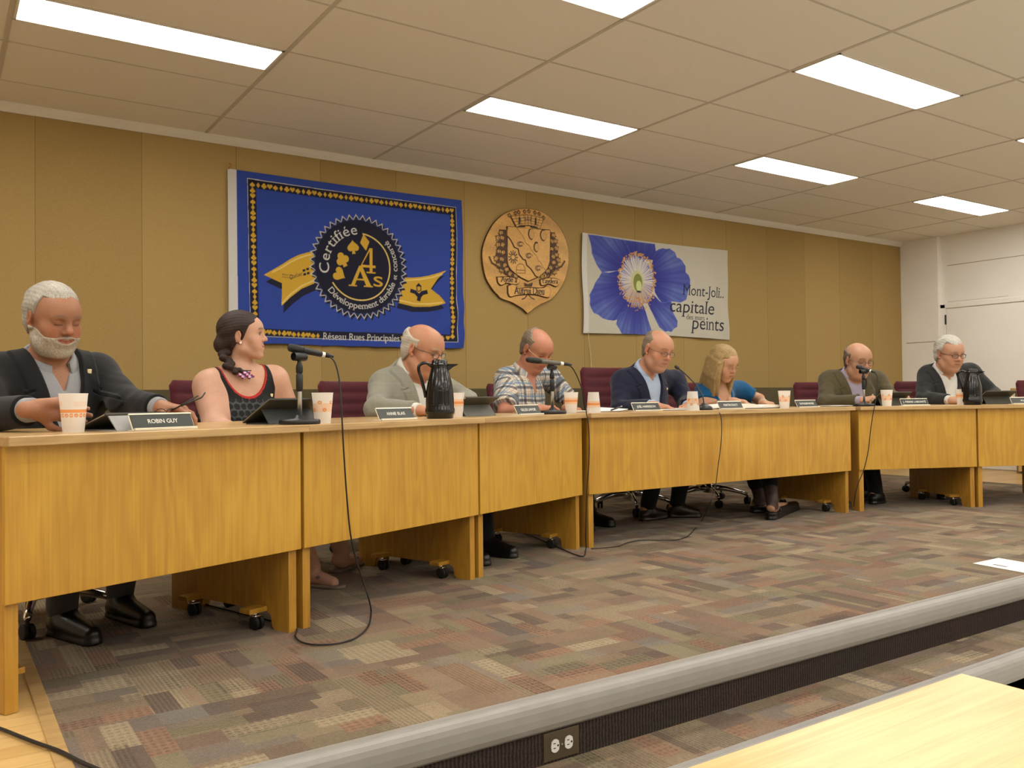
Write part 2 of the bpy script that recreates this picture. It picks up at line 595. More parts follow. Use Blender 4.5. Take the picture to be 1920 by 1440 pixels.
def carpet(name, dark=1.0):
    """carpet tiles: every half-metre tile turns its patch pattern; patches differ in colour and cord"""
    t = NT(name)
    tc = t.n('ShaderNodeTexCoord')
    sp = t.n('ShaderNodeSeparateXYZ')
    t.l(tc.outputs['Object'], sp.inputs[0])
    m = t.math
    T = 0.5
    tx, ty = m('DIVIDE', sp.outputs[0], T), m('DIVIDE', sp.outputs[1], T)
    ix, iy = m('FLOOR', tx), m('FLOOR', ty)
    fx, fy = m('FRACT', tx), m('FRACT', ty)
    def wn(a, b, c):
        cb = t.n('ShaderNodeCombineXYZ')
        for i, v in enumerate((a, b, c)):
            t.put(cb.inputs[i], v)
        w = t.n('ShaderNodeTexWhiteNoise', noise_dimensions='3D')
        t.l(cb.outputs[0], w.inputs[0])
        return w.outputs[0]
    par = m('MODULO', m('ADD', m('ADD', ix, iy), 200.0), 2.0)
    def sw(a, b):
        return m('ADD', m('MULTIPLY', a, par), m('MULTIPLY', b, m('SUBTRACT', 1.0, par)))
    u, v = sw(fx, fy), sw(fy, fx)
    def layer(rows, cols, seed):
        rv = m('MULTIPLY', v, rows)
        r = m('FLOOR', rv)
        off = wn(m('ADD', ix, seed), iy, r)
        cu = m('ADD', m('MULTIPLY', u, cols), off)
        c_ = m('FLOOR', cu)
        return wn(m('ADD', m('MULTIPLY', ix, 7.0), r), m('ADD', m('MULTIPLY', iy, 5.0), c_), seed)
    a = layer(5.0, 1.6, 3.3)
    b = layer(7.0, 2.6, 8.1)
    c2 = layer(3.0, 1.2, 14.7)
    mid = S(118, 100, 82)
    pal = [(0.0, S(104, 88, 72)), (0.13, S(132, 113, 90)), (0.27, S(118, 92, 76)), (0.4, S(112, 108, 102)), (0.52, S(142, 124, 98)), (0.66, S(88, 72, 64)),
           (0.74, S(124, 116, 88)), (0.84, S(146, 110, 86)), (0.92, S(168, 152, 122))]
    pal = [(q, tuple(0.74 * v + 0.26 * w for v, w in zip(c_, mid))) for q, c_ in pal]
    ca = t.ramp(a, pal, 'CONSTANT')
    cb = t.ramp(b, pal, 'CONSTANT')
    cc = t.ramp(c2, pal, 'CONSTANT')
    col = t.mix(0.4, ca, cc)
    pick = m('GREATER_THAN', b, 0.62)
    col = t.mix(m('MULTIPLY', pick, 0.85), col, cb)
    # cords
    cord = m('ABSOLUTE', m('SINE', m('MULTIPLY', v, 2 * PI * 20)))
    dots = m('MULTIPLY', m('ABSOLUTE', m('SINE', m('MULTIPLY', v, 2 * PI * 13))), m('ABSOLUTE', m('SINE', m('MULTIPLY', u, 2 * PI * 11))))
    has = m('GREATER_THAN', a, 0.55)
    has2 = m('GREATER_THAN', b, 0.8)
    pat = m('ADD', m('MULTIPLY', has, m('MULTIPLY', cord, 0.6)), m('MULTIPLY', has2, m('MULTIPLY', dots, 0.6)))
    blotch = t.noise(tc.outputs['Object'], 11.0, 2.0)
    speck = t.noise(tc.outputs['Object'], 230.0, 2.0, 0.7)
    s2 = t.noise(tc.outputs['Object'], 90.0, 2.0, 0.7)
    k = m('ADD', m('ADD', m('MULTIPLY', speck, 1.25), m('MULTIPLY', s2, 0.8)), m('ADD', m('MULTIPLY', pat, -0.6), 0.10))
    k = m('MULTIPLY', m('ADD', k, m('MULTIPLY', m('SUBTRACT', blotch, 0.5), 0.3)), dark)
    kk = t.n('ShaderNodeCombineColor')
    for i in range(3):
        t.l(k, kk.inputs[i])
    t.set(col=t.mix(1.0, col, kk.outputs[0], 'MULTIPLY'), rough=0.97, spec=0.05, sheen=0.1)
    t.bump(m('SUBTRACT', speck, m('MULTIPLY', pat, 0.8)), 0.5, 0.006)
    return t.m
M['carpet'] = carpet('carpet tiles', 0.90)

# dark corded carpet of the risers
t = NT('riser carpet')
w = t.n('ShaderNodeTexWave', wave_type='BANDS', bands_direction='X')
w.inputs['Scale'].default_value = 26
w.inputs['Distortion'].default_value = 2.0
w.inputs['Detail'].default_value = 2.0
t.l(t.xyz(), w.inputs[0])
pid = t.noise(t.xyz(scale=(3, 0.1, 0.1)), 1.0, 0.0)
f = t.math('ADD', t.math('MULTIPLY', w.outputs[0], 0.35), t.math('MULTIPLY', t.noise(t.xyz(), 220, 2), 0.6))
t.set(col=t.mix(pid, t.ramp(f, [(0.3, S(52, 42, 40)), (0.75, S(88, 74, 66))]), t.ramp(f, [(0.3, S(44, 42, 42)), (0.75, S(74, 70, 64))])), rough=0.97, spec=0.05)
t.bump(f, 0.4, 0.005)
M['riser'] = t.m

# light strip flooring
t = NT('strip flooring')
co = t.xyz()
br = t.n('ShaderNodeTexBrick')
br.inputs['Scale'].default_value = 1.0
br.inputs['Brick Width'].default_value = 0.6
br.inputs['Row Height'].default_value = 0.075
br.inputs['Mortar Size'].default_value = 0.0012
br.inputs['Color1'].default_value = S(198, 158, 96)
br.inputs['Color2'].default_value = S(220, 184, 122)
br.inputs['Mortar'].default_value = S(150, 112, 62)
t.l(co, br.inputs['Vector'])
g = t.noise(t.xyz(scale=(2, 40, 2)), 2.0, 3)
t.set(col=t.mix(0.25, br.outputs[0], t.ramp(g, [(0.3, S(190, 150, 88)), (0.7, S(230, 196, 136))])), rough=0.35)
M['strip_floor'] = t.m

# ------------------------------------------------------------------ the room
CE = 2.645
WYB = 5.96
RX = 9.58
YN = 1.965
Z1, Z2 = -0.175, -0.35

def bx(name, lo, hi, m, parent=None, bevel=0.0):
    b = BM()
    box(b, lo, hi, bevel)
    return obj(name, b, m, parent, False)

struct(bx('wall_back', (-3.6, WYB, -0.4), (RX + 0.3, WYB + 0.1, CE + 0.05), M['tan_wall']))
struct(bx('wall_left', (-3.7, -5.1, -0.4), (-3.6, WYB + 0.1, CE + 0.05), M['white_wall']))
struct(bx('wall_front', (-3.7, -5.1, -0.4), (RX + 0.3, -5.0, CE + 0.05), M['white_wall']))
struct(bx('ceiling', (-3.7, -5.1, CE), (RX + 0.3, WYB + 0.1, CE + 0.06), M['ceil']))
# right wall: a pilaster next to the cloth wall, then the wall with the door
struct(bx('wall_right', (RX + 0.06, -5.1, -0.4), (RX + 0.2, WYB + 0.1, CE + 0.05), M['white_wall']))
b = BM()
box(b, (RX, 5.50, 0.0), (RX + 0.07, WYB, CE), 0.004)
struct(obj('trim_1', b, M['white_wall']))
b = BM()
box(b, (RX - 0.003, 5.52, 1.437), (RX + 0.002, 5.90, 1.445))
box(b, (RX + 0.057, 1.5, 2.30), (RX + 0.061, 5.42, 2.306))
box(b, (RX + 0.058, 4.75, 1.885), (RX + 0.061, 5.42, 1.888))
struct(obj('trim_2', b, M['groove']))
# lower cloth panel and its base strip, white cove under the ceiling
struct(bx('trim_3', (-3.6, WYB - 0.03, 0.07), (RX, WYB, 0.925), M['olive_panel'], bevel=0.006))
struct(bx('baseboard_back', (-3.6, WYB - 0.04, 0.0), (RX, WYB, 0.07), M['white_trim'], bevel=0.003))
b = BM()
prism(b, [(WYB - 0.045, CE), (WYB, CE), (WYB, CE - 0.052), (WYB - 0.012, CE - 0.052), (WYB - 0.03, CE - 0.03)], -3.6, RX, 'X')
struct(obj('trim_4', b, M['white_trim']))
# door with frame and hinge
b = BM()
box(b, (RX + 0.035, 4.50, 0.0), (RX + 0.062, 4.56, 1.86), 0.004)
box(b, (RX + 0.035, 5.44, 0.0), (RX + 0.062, 5.50, 1.86), 0.004)
box(b, (RX + 0.035, 4.50, 1.815), (RX + 0.062, 5.50, 1.865), 0.004)
dr = struct(bx('door_1', (RX + 0.045, 4.565, 0.01), (RX + 0.062, 5.435, 1.805), M['white_wall'], bevel=0.003))
obj('door_frame', b, M['white_wall'], dr)
b = BM()
box(b, (RX + 0.03, 5.432, 1.63), (RX + 0.046, 5.446, 1.74), 0.002)
obj('hinge', b, M['hinge'], dr)

# floors: carpeted platform, strip flooring at both sides, one step, hall floor
struct(bx('floor', (0.273, YN + 0.015, -0.12), (8.3, WYB, 0.0), M['carpet']))
struct(bx('floor_1', (-3.6, YN + 0.015, -0.12), (0.235, WYB, -0.002), M['strip_floor']))
struct(bx('floor_2', (8.3, YN + 0.015, -0.12), (RX + 0.1, WYB, -0.002), M['strip_floor']))
struct(bx('trim_5', (0.235, YN + 0.015, -0.1), (0.273, WYB, 0.003), M['oak_top'], bevel=0.003))
struct(bx('floor_3', (-3.6, 1.70, Z2), (RX + 0.1, YN + 0.02, Z1), M['carpet']))
struct(bx('floor_4', (-3.7, -5.1, Z2 - 0.06), (RX + 0.2, 1.70, Z2), plain('hall floor', S(206, 200, 188), 0.4, var=0.05, scale=4)))
struct(bx('trim_6', (-3.6, YN - 0.0, Z1), (RX, YN + 0.02, -0.03), M['riser']))
struct(bx('trim_7', (-3.6, 1.70, Z2), (RX, 1.715, Z1 - 0.03), M['riser']))

def nosing(y, z):
    """rounded rubber stair edge with a grip groove"""
    pr = [(0.052, 0.003), (0.030, 0.006), (0.027, 0.0025), (0.022, 0.0025), (0.019, 0.006), (0.008, 0.006), (-0.004, 0.002), (-0.012, -0.007), (-0.017, -0.020), (-0.019, -0.040),
          (-0.019, -0.060), (-0.015, -0.074), (-0.006, -0.082), (0.002, -0.082), (0.05, -0.010)]
    pr = [(y + a, z + c) for a, c in pr]
    b = BM()
    prism(b, pr, -3.6, RX, 'X')
    return b
struct(obj('trim_8', nosing(YN, 0.0), M['nose']))
struct(obj('trim_9', nosing(1.70, Z1), M['nose']))

# suspended ceiling bars
GX = [1.5176 + 1.22 * i for i in range(-4, 7)]
GY = [5.533 - 0.61 * j for j in range(0, 18)]
b = BM()
for x in GX:
    box(b, (x - 0.011, -5.0, CE - 0.0025), (x + 0.011, WYB, CE + 0.001))
struct(obj('trim_10', b, M['tbar']))
b = BM()
for y in GY:
    box(b, (-3.6, y - 0.006, CE - 0.002), (RX + 0.06, y + 0.006, CE + 0.001))
struct(obj('trim_11', b, M['tbar']))

def ceiling_light(i, j, label):
    x0 = 1.5176 + 1.22 * i
    y0 = 5.533 - 0.61 * j
    t_ = thing('ceiling_light', label, 'ceiling light', (x0 + 0.61, y0, CE), 0, 'fluorescent panels in the ceiling')
    b = BM()
    for lo, hi in (((-0.598, -0.152, -0.006), (-0.585, 0.152, 0)), ((0.585, -0.152, -0.006), (0.598, 0.152, 0)), ((-0.598, -0.152, -0.006), (0.598, -0.141, 0)), ((-0.598, 0.141, -0.006), (0.598, 0.152, 0))):
        box(b, lo, hi)
    obj('frame', b, M['lamp_frame'], t_)
    b = BM()
    box(b, (-0.587, -0.143, -0.004), (0.587, 0.143, -0.001))
    obj('diffuser', b, M['diffuser'], t_)
    return t_
LIGHTS = [(-1, 1.75, 'fluorescent panel nearest the left edge, above the bearded man'), (1, 1.75, 'fluorescent panel in the ceiling above the carved wooden crest'),
          (3, 1.75, 'fluorescent panel above the right end of the white flower flag'), (5, 1.75, 'smallest fluorescent panel, beside the white wall with the door'),
          (0, 4.25, 'fluorescent panel cut off by the top edge of the picture'), (2, 4.25, 'large fluorescent panel at upper right, second row from the cloth wall'),
          (4, 4.25, 'fluorescent panel just cut off by the right edge of the picture')]
for i, j, lb in LIGHTS:
    ceiling_light(i, j, lb)
for i, j in ((-3, 1.75), (-2, 4.25), (-3, 6.75), (-1, 6.75), (1, 6.75), (3, 6.75), (5, 6.75), (-2, 9.25), (0, 9.25), (2, 9.25), (4, 9.25), (-1, 11.75), (1, 11.75), (3, 11.75), (5, 11.75), (0, 14.25), (4, 14.25)):
    ceiling_light(i, j, 'fluorescent panel in the ceiling over the hall, outside the picture')

# ------------------------------------------------------------------ desks
ZT = 0.756
def caster_bm(r=0.026, w=0.011, gap=0.006, fork=None):
    b = BM()
    for s in (-1, 1):
        lathe(b, [(r * 0.55, -w / 2), (r * 0.95, -w / 2), (r, -w / 4), (r, w / 4), (r * 0.95, w / 2), (r * 0.55, w / 2)], 20,
              Matrix.Translation((s * (gap + w) / 1.6, 0, r)) @ Matrix.Rotation(PI / 2, 4, 'Y'))
    return b

def desk(name, label, loc, ang, L, n_cast=True, depth=0.74, caster_shift=0.0):
    d = thing(name, label, 'desk', (loc[0], loc[1], 0), rad(ang), 'oak council desks in a row')
    b = BM()
    box(b, (-0.008, -0.042, ZT - 0.027), (L + 0.008, depth + 0.01, ZT), 0.003)
    obj('desktop', b, M['oak_top'], d)
    b = BM()
    box(b, (0.0, -0.002, 0.30), (L, 0.017, ZT - 0.027), 0.0015)
    obj('modesty_panel', b, M['oak_panel'], d)
    # side panels with feet and a raised middle
    for x in (0.008, L - 0.043):
        b = BM()
        pr = [(0.0175, ZT - 0.028), (0.0175, 0.0), (0.10, 0.0), (0.112, 0.012), (0.118, 0.05), (0.14, 0.062), (depth - 0.14, 0.062), (depth - 0.118, 0.05), (depth - 0.112, 0.012), (depth - 0.10, 0.0),
              (depth, 0.0), (depth, ZT - 0.028)]
        prism(b, pr, x, x + 0.035, 'X')
        obj('side_panel', b, M['oak_side'], d)
        inner = x + 0.0175 + (0.05 if x < L / 2 else -0.05)
        for y in (0.17, depth - 0.19):
            b = BM()
            box(b, (inner - 0.045, y - 0.03, 0.064), (inner + 0.045, y + 0.03, 0.082), 0.002)
            c = obj('caster_block', b, M['oak_side'], d)
            w = obj('wheel', caster_bm(), M['rubber'], c, True)
            w.location = (inner, y - 0.012, 0.0)
            b = BM()
            lathe(b, [(0.006, 0.03), (0.012, 0.05), (0.016, 0.064)], 12)
            box(b, (-0.017, -0.026, 0.046), (0.017, 0.012, 0.056), 0.004)
            h = obj('fork', b, M['chrome'], c, True)
            h.location = (inner, y, 0.0)
    return d
UA = 21.0
def on_line(P, ang, t, d=0.0):
    c, s = math.cos(rad(ang)), math.sin(rad(ang))
    return (P[0] + c * t - s * d, P[1] + s * t + c * d)
PA, PB, PC = (0.160, 2.710), (3.047, 3.788), (5.53, 3.785)
desk('council_desk', 'oak council desk nearest the camera, under the bearded man', on_line(PA, UA, 0.0), UA, 1.03)
desk('council_desk', 'oak council desk with a black carafe, second from the left', on_line(PA, UA, 1.045), UA, 1.055)
desk('council_desk', 'short oak council desk in front of the man in the plaid shirt', on_line(PA, UA, 2.115), UA, 0.94)
desk('council_desk', 'long oak council desk shared by the man in navy and the blonde woman', PB, 0.0, 2.39)
desk('council_desk', 'oak council desk in front of the man in the olive jacket', PC, -24.0, 0.945)
desk('council_desk', 'oak council desk cut off by the right edge of the picture', on_line(PC, -24.0, 0.96), -24.0, 1.03)

# ------------------------------------------------------------------ task chairs
def make_chair(label):
    t_ = thing('task_chair', label, 'chair', group='burgundy task chairs behind the desks')
    # ribbed back, a curved slab facing -Y
    nx, nz = 13, 49
    b = BM()
    H0, H1, W = 0.50, 0.955, 0.47
    fr, bk = [], []
    for k in range(nz):
        v = k / (nz - 1)
        z = H0 + (H1 - H0) * v
        f_row, b_row = [], []
        for i in range(nx):
            u = i / (nx - 1) * 2 - 1
            wv = W / 2 * (0.94 + 0.06 * math.sin(v * PI) + 0.03 * v) * (1 - 0.10 * max(0, v - 0.94) / 0.06 * abs(u))
            x = u * wv
            y = 0.22 + 0.10 * (v - 0.1) - 0.035 * u * u
            rib = abs(math.sin(v * PI * 7)) ** 0.5 * 0.012
            edge = (1 - abs(u) ** 6)
            f_row.append(b.verts.new((x, y - 0.018 - rib * edge, z)))
            b_row.append(b.verts.new((x, y + 0.022 * edge, z)))
        fr.append(f_row)
        bk.append(b_row)
    for k in range(nz - 1):
        for i in range(nx - 1):
            b.faces.new((fr[k][i], fr[k][i + 1], fr[k + 1][i + 1], fr[k + 1][i]))
            b.faces.new((bk[k][i + 1], bk[k][i], bk[k + 1][i], bk[k + 1][i + 1]))
        b.faces.new((fr[k][0], fr[k + 1][0], bk[k + 1][0], bk[k][0]))
        b.faces.new((fr[k + 1][-1], fr[k][-1], bk[k][-1], bk[k + 1][-1]))
    for i in range(nx - 1):
        b.faces.new((fr[-1][i], fr[-1][i + 1], bk[-1][i + 1], bk[-1][i]))
        b.faces.new((fr[0][i + 1], fr[0][i], bk[0][i], bk[0][i + 1]))
    obj('backrest', b, M['burgundy'], t_, True)
    b = BM()
    box(b, (-0.245, -0.25, 0.385), (0.245, 0.23, 0.45), 0.03, seg=4)
    obj('seat', b, M['burgundy'], t_, True)
    b = BM()
    tube(b, smooth_path([(0, 0.10, 0.38), (0, 0.26, 0.40), (0, 0.30, 0.52), (0, 0.275, 0.72)], 6), 0.022, 10)
    obj('back_bracket', b, M['plastic_black'], t_, True)
    b = BM()
    lathe(b, [(0.03, 0.10), (0.03, 0.24), (0.018, 0.245), (0.018, 0.385)], 16)
    obj('column', b, M['plastic_black'], t_, True)
    b = BM()
    lathe(b, [(0.035, 0.085), (0.045, 0.10), (0.04, 0.15), (0.03, 0.155)], 20)
    for k in range(5):
        a = 2 * PI * k / 5 + 0.4
        pts = [(0.03, 0.127), (0.14, 0.117), (0.25, 0.092), (0.30, 0.074)]
        tube(b, [(r * math.cos(a), r * math.sin(a), z) for r, z in pts], [0.024, 0.021, 0.016, 0.013], 10)
    base = obj('base', b, M['chrome'], t_, True)
    for k in range(5):
        a = 2 * PI * k / 5 + 0.4
        b = caster_bm(0.028, 0.014, 0.006)
        tube(b, [(0, 0.0, 0.03), (0, 0, 0.07)], 0.008, 8)
        c = obj('caster', b, M['rubber'], base, True)
        c.location = (0.30 * math.cos(a), 0.30 * math.sin(a), 0)
        c.rotation_euler = (0, 0, a + 0.7 * k)
    return t_
_chair = []
def chair(xy, face, label, zs=1.0):
    """face: direction (degrees) the sitter looks towards; chair front is its local -Y"""
    rz = rad(face + 90)
    g = 'burgundy task chairs behind the desks'
    if not _chair:
        c = make_chair(label)
        c.location = (xy[0], xy[1], 0)
        c.rotation_euler = (0, 0, rz)
        _chair.append(c)
    else:
        c = dup(_chair[0], (xy[0], xy[1], 0), rz, label, g)
    c.scale = (1, 1, zs)
    return c

# ------------------------------------------------------------------ printed flags and the carved crest
def suit(kind, cx, cy, s, rot=0.0, asp=1.0):
    """card suit outlines of height about s"""
    out = []
    def heart(up):
        p = []
        for k in range(40):
            a = 2 * PI * k / 40
            x = 16 * math.sin(a) ** 3
            y = 13 * math.cos(a) - 5 * math.cos(2 * a) - 2 * math.cos(3 * a) - math.cos(4 * a)
            p.append((x / 34, (y + 2) / 32 * up))
        return p
    if kind == 'heart':
        out = [heart(1)]
    elif kind == 'spade':
        out = [[(x * 0.95, y * 0.85 + 0.06) for x, y in heart(-1)], [(-0.05, -0.1), (0.05, -0.1), (0.14, -0.5), (-0.14, -0.5)]]
    elif kind == 'diamond':
        out = [[(0, 0.5), (0.32, 0), (0, -0.5), (-0.32, 0)]]
    else:
        for x, y in ((0, 0.24), (-0.23, -0.06), (0.23, -0.06)):
            out.append([(x + 0.24 * math.cos(2 * PI * k / 24), y + 0.24 * math.sin(2 * PI * k / 24)) for k in range(24)])
        out.append([(-0.08, 0.1), (0.08, 0.1), (0.16, -0.5), (-0.16, -0.5)])
    c, n = math.cos(rad(rot)), math.sin(rad(rot))
    return [np.array([(cx + s * (x * c - y * n) * asp, cy + s * (x * n + y * c)) for x, y in p]) for p in out]

def circ(cx, cy, r, n=72, ry=None):
    return np.array([(cx + r * math.cos(2 * PI * k / n), cy + (ry or r) * math.sin(2 * PI * k / n)) for k in range(n)])

M['print'] = vcol('printed cloth', 0.75, 0.2, 0, 260, 0.04, sheen=0.2)
BLUE, NAVY, GOLD, PALEG, WHITE = (np.array(S(*c)[:3]) for c in ((42, 66, 148), (22, 23, 46), (196, 156, 48), (214, 186, 104), (200, 198, 192)))

cv = Canvas(1.85, 1.185, 0.0031, BLUE)
cv.fill([(-0.005, 1.218), (0.062, 1.192), (0.063, 0.048), (-0.001, 0.056)], WHITE)
cv.fill([(0.135, 1.137), (1.795, 1.123), (1.789, 0.048), (0.146, 0.048)], WHITE)
cv.fill([(0.138, 1.132), (1.792, 1.120), (1.785, 0.051), (0.148, 0.051)], NAVY)
cv.fill([(0.196, 1.073), (1.736, 1.056), (1.722, 0.109), (0.206, 0.103)], BLUE)
kinds = ['spade', 'diamond', 'club', 'heart']
def suit_run(a, b, n, rot, k0=0):
    for k in range(n):
        f = k / (n - 1)
        p = np.array(a) * (1 - f) + np.array(b) * f
        for q in suit(kinds[(k + k0) % 4], p[0], p[1], 0.040, rot):
            cv.fill(q, GOLD)
suit_run((0.170, 1.097), (1.755, 1.091), 40, 0)
suit_run((0.171, 1.055), (0.180, 0.088), 26, 0, 2)
suit_run((1.755, 1.049), (1.744, 0.094), 26, 0, 1)
suit_run((0.206, 0.082), (0.633, 0.069), 13, 0, 1)
suit_run((1.308, 0.070), (1.703, 0.080), 9, 0, 3)
p0, p1 = np.array((0.669, 0.049)), np.array((1.281, 0.053))
cv.text('Réseau Rues Principales', p0[0], (p0[1] + p1[1]) / 2 - 0.006, 0.072, WHITE, fit=p1[0] - p0[0], ser=0.05)
# ribbons with their printed shade
lr = np.array([(0.627, 0.682), (0.559, 0.662), (0.498, 0.640), (0.437, 0.606), (0.376, 0.562), (0.316, 0.523), (0.245, 0.477), (0.375, 0.429), (0.372, 0.351), (0.368, 0.268), (0.435, 0.335), (0.516, 0.399), (0.625, 0.451)])
rr = np.array([(1.337, 0.535), (1.402, 0.539), (1.474, 0.548), (1.547, 0.564), (1.622, 0.587), (1.699, 0.613), (1.621, 0.543), (1.561, 0.461), (1.632, 0.413), (1.689, 0.355), (1.619, 0.334), (1.545, 0.321), (1.412, 0.315), (1.276, 0.338)])
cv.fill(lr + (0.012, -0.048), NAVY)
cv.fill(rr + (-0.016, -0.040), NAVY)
cv.fill(lr, GOLD)
cv.fill(rr, GOLD)
cv.line([(0.627, 0.661), (0.559, 0.642), (0.498, 0.617), (0.436, 0.583), (0.376, 0.541), (0.306, 0.501)], 0.012, PALEG)
cv.line([(0.374, 0.290), (0.435, 0.355), (0.516, 0.419), (0.625, 0.474)], 0.012, PALEG)
cv.line([(1.348, 0.514), (1.474, 0.530), (1.572, 0.551), (1.659, 0.581)], 0.012, PALEG)
cv.line([(1.288, 0.359), (1.412, 0.339), (1.545, 0.343), (1.656, 0.358)], 0.012, PALEG)
q = np.array((0.428, 0.459))
L, w = text_polys('Québec', 0.044)
for g in L:
    cv.fill([np.stack([q[0] + p[:, 0] * 0.096 / w, q[1] + p[:, 1] + p[:, 0] * 0.26], 1) for p in g], NAVY)
for k, (sx, sy) in enumerate(((648, 820), (672, 808), (652, 848), (676, 838))):
    q = np.array((0.526, 0.538)) + ((sx - 648) * 0.0011, -(sy - 820) * 0.00098)
    cv.fill(np.array([(q[0], q[1]), (q[0] + 0.02, q[1] + 0.005), (q[0] + 0.02, q[1] - 0.012), (q[0], q[1] - 0.017)]), NAVY)
for k in range(2):
    q = np.array((0.375, 0.486)) + (0.0, -0.018 * k)
    cv.text('Affaires municipales'[: 14 + 5 * k], q[0], q[1], 0.020, NAVY, fit=0.085)
# emblem on the right ribbon
cv.fill([(1.456, 0.502), (1.483, 0.475), (1.428, 0.471)], NAVY)
cv.line([(1.440, 0.472), (1.439, 0.443), (1.455, 0.435), (1.473, 0.445), (1.473, 0.474)], 0.007, NAVY)
cv.line([(1.391, 0.437), (1.425, 0.428), (1.446, 0.408)], 0.030, NAVY)
cv.line([(1.522, 0.434), (1.485, 0.424), (1.461, 0.401), (1.453, 0.371)], 0.032, NAVY)
# the round seal
sc_ = np.array((0.962, 0.591))
R = 0.5 * np.hypot(*(np.array((0.941, 0.981)) - np.array((1.006, 0.202))))
def star(r0, r1, n, dx=0.0, dy=0.0):
    p = []
    for k in range(2 * n):
        a = PI * k / n
        r = r1 if k % 2 else r0
        p.append((sc_[0] + dx + r * math.cos(a), sc_[1] + dy + r * math.sin(a)))
    return np.array(p)
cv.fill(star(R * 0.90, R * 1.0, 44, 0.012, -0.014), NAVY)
cv.fill(star(R * 0.90, R * 1.0, 44), WHITE * 0.8)
cv.fill(star(R * 0.875, R * 0.965, 44), NAVY)
cv.fill([circ(*sc_, R * 0.90), circ(*sc_, R * 0.892)], BLUE * 0.9)
cv.fill(circ(*sc_, R * 0.885), NAVY * 0.75)
for a0, a1 in ((84, -148),):
    N = 90
    cv.line([(sc_[0] + R * 0.635 * math.cos(rad(a0 + (a1 - a0) * k / N)), sc_[1] + R * 0.635 * math.sin(rad(a0 + (a1 - a0) * k / N))) for k in range(N + 1)], 0.010, PALEG)
cv.arc_text('Certifiée', sc_[0], sc_[1], R * 0.61, 196, 93, 0.108, WHITE, ser=0.05)
cv.arc_text('Développement durable', sc_[0], sc_[1], R * 0.80, 216, 340, 0.066, WHITE, True, ser=0.05)
cv.arc_text('et', sc_[0], sc_[1], R * 0.80, 345, 352, 0.05, WHITE, True, ser=0.05)
cv.arc_text('concerté', sc_[0], sc_[1], R * 0.80, 357, 404, 0.064, WHITE, True, ser=0.05)
for kd, p, s_, r_ in (('spade', (0.909, 0.736), 0.108, 8), ('club', (0.826, 0.634), 0.112, 28), ('heart', (0.806, 0.521), 0.108, 62), ('diamond', (1.003, 0.776), 0.125, 10)):
    for q in suit(kd, p[0], p[1], s_, r_, 0.95):
        cv.fill(q, GOLD)
a_, b_ = (0.965, 0.547), (1.090, 0.737)
cv.fill([np.array([(a_[0] + (b_[0] - a_[0]) * x, a_[1] + (b_[1] - a_[1]) * y) for x, y in q]) for q in
         ([(0.0, 0.22), (0.62, 1.0), (0.80, 1.0), (0.80, 0.32), (1.0, 0.32), (1.0, 0.22), (0.80, 0.22), (0.80, 0.06), (1.0, 0.06), (1.0, 0.0), (0.42, 0.0), (0.42, 0.06), (0.62, 0.06), (0.62, 0.22)],
          [(0.14, 0.32), (0.62, 0.32), (0.62, 0.88)])], GOLD)
a_, b_ = (0.874, 0.444), (1.066, 0.599)
cv.fill([np.array([(a_[0] + (b_[0] - a_[0]) * x, a_[1] + (b_[1] - a_[1]) * y) for x, y in q]) for q in
         ([(0, 0), (0.34, 0), (0.34, 0.06), (0.25, 0.06), (0.33, 0.30), (0.64, 0.30), (0.72, 0.06), (0.62, 0.06), (0.62, 0), (1, 0), (1, 0.06), (0.93, 0.06), (0.56, 1.0), (0.44, 1.0), (0.10, 0.06), (0, 0.06)],
          [(0.36, 0.38), (0.61, 0.38), (0.485, 0.76)])], GOLD)
p = (1.062, 0.453)
cv.text('s', p[0], p[1], 0.165, GOLD, fit=0.098)

def flag(name, label, x0, z0, cv, waves, thick):
    C_ = cv.grid()
    ny, nx = C_.shape[:2]
    u, v = np.meshgrid(np.linspace(0, cv.w, nx), np.linspace(0, cv.h, ny))
    dx, dy, dz = waves(u, v)
    o = grid_mesh(name, u + x0 + dx, np.full_like(u, 5.942) + dy, v + z0 + dz, C_, M['print'])
    return o

def waves1(u, v):
    f = np.clip((1.185 - v) / 1.185, 0, 1)
    y = -0.006 * f * np.sin(u * 7 + v * 2.5) - 0.010 * np.clip((u - 1.2) / 0.6, 0, 1) * f * np.sin((u - v) * 26) * np.exp(-((v - 0.25) / 0.3) ** 2) - 0.004 * np.sin(u * 23 - v * 9) * f ** 2
    return 0.004 * np.sin(v * 9) * (u / 1.85), y - 0.008 * f, -0.006 * np.sin(u / 1.85 * PI) - 0.002 * np.sin(u * 30) * (f > 0.98)
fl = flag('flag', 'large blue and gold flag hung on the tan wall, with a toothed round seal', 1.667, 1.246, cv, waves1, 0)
tag(fl, 'large blue and gold flag hung on the tan wall, with a toothed round seal', 'flag', 'flags on the wall')
b = BM()
tube(b, smooth_path([(0, 0.01, 0), (0.006, -0.022, 0.012), (0.014, -0.026, 0.03), (0.0, -0.02, 0.035)], 5), 0.004, 8)
h = obj('hook', b, plain('brass hook', S(176, 128, 60), 0.35, 0.8), fl, True)
h.location = (1.672, 5.945, 2.425)

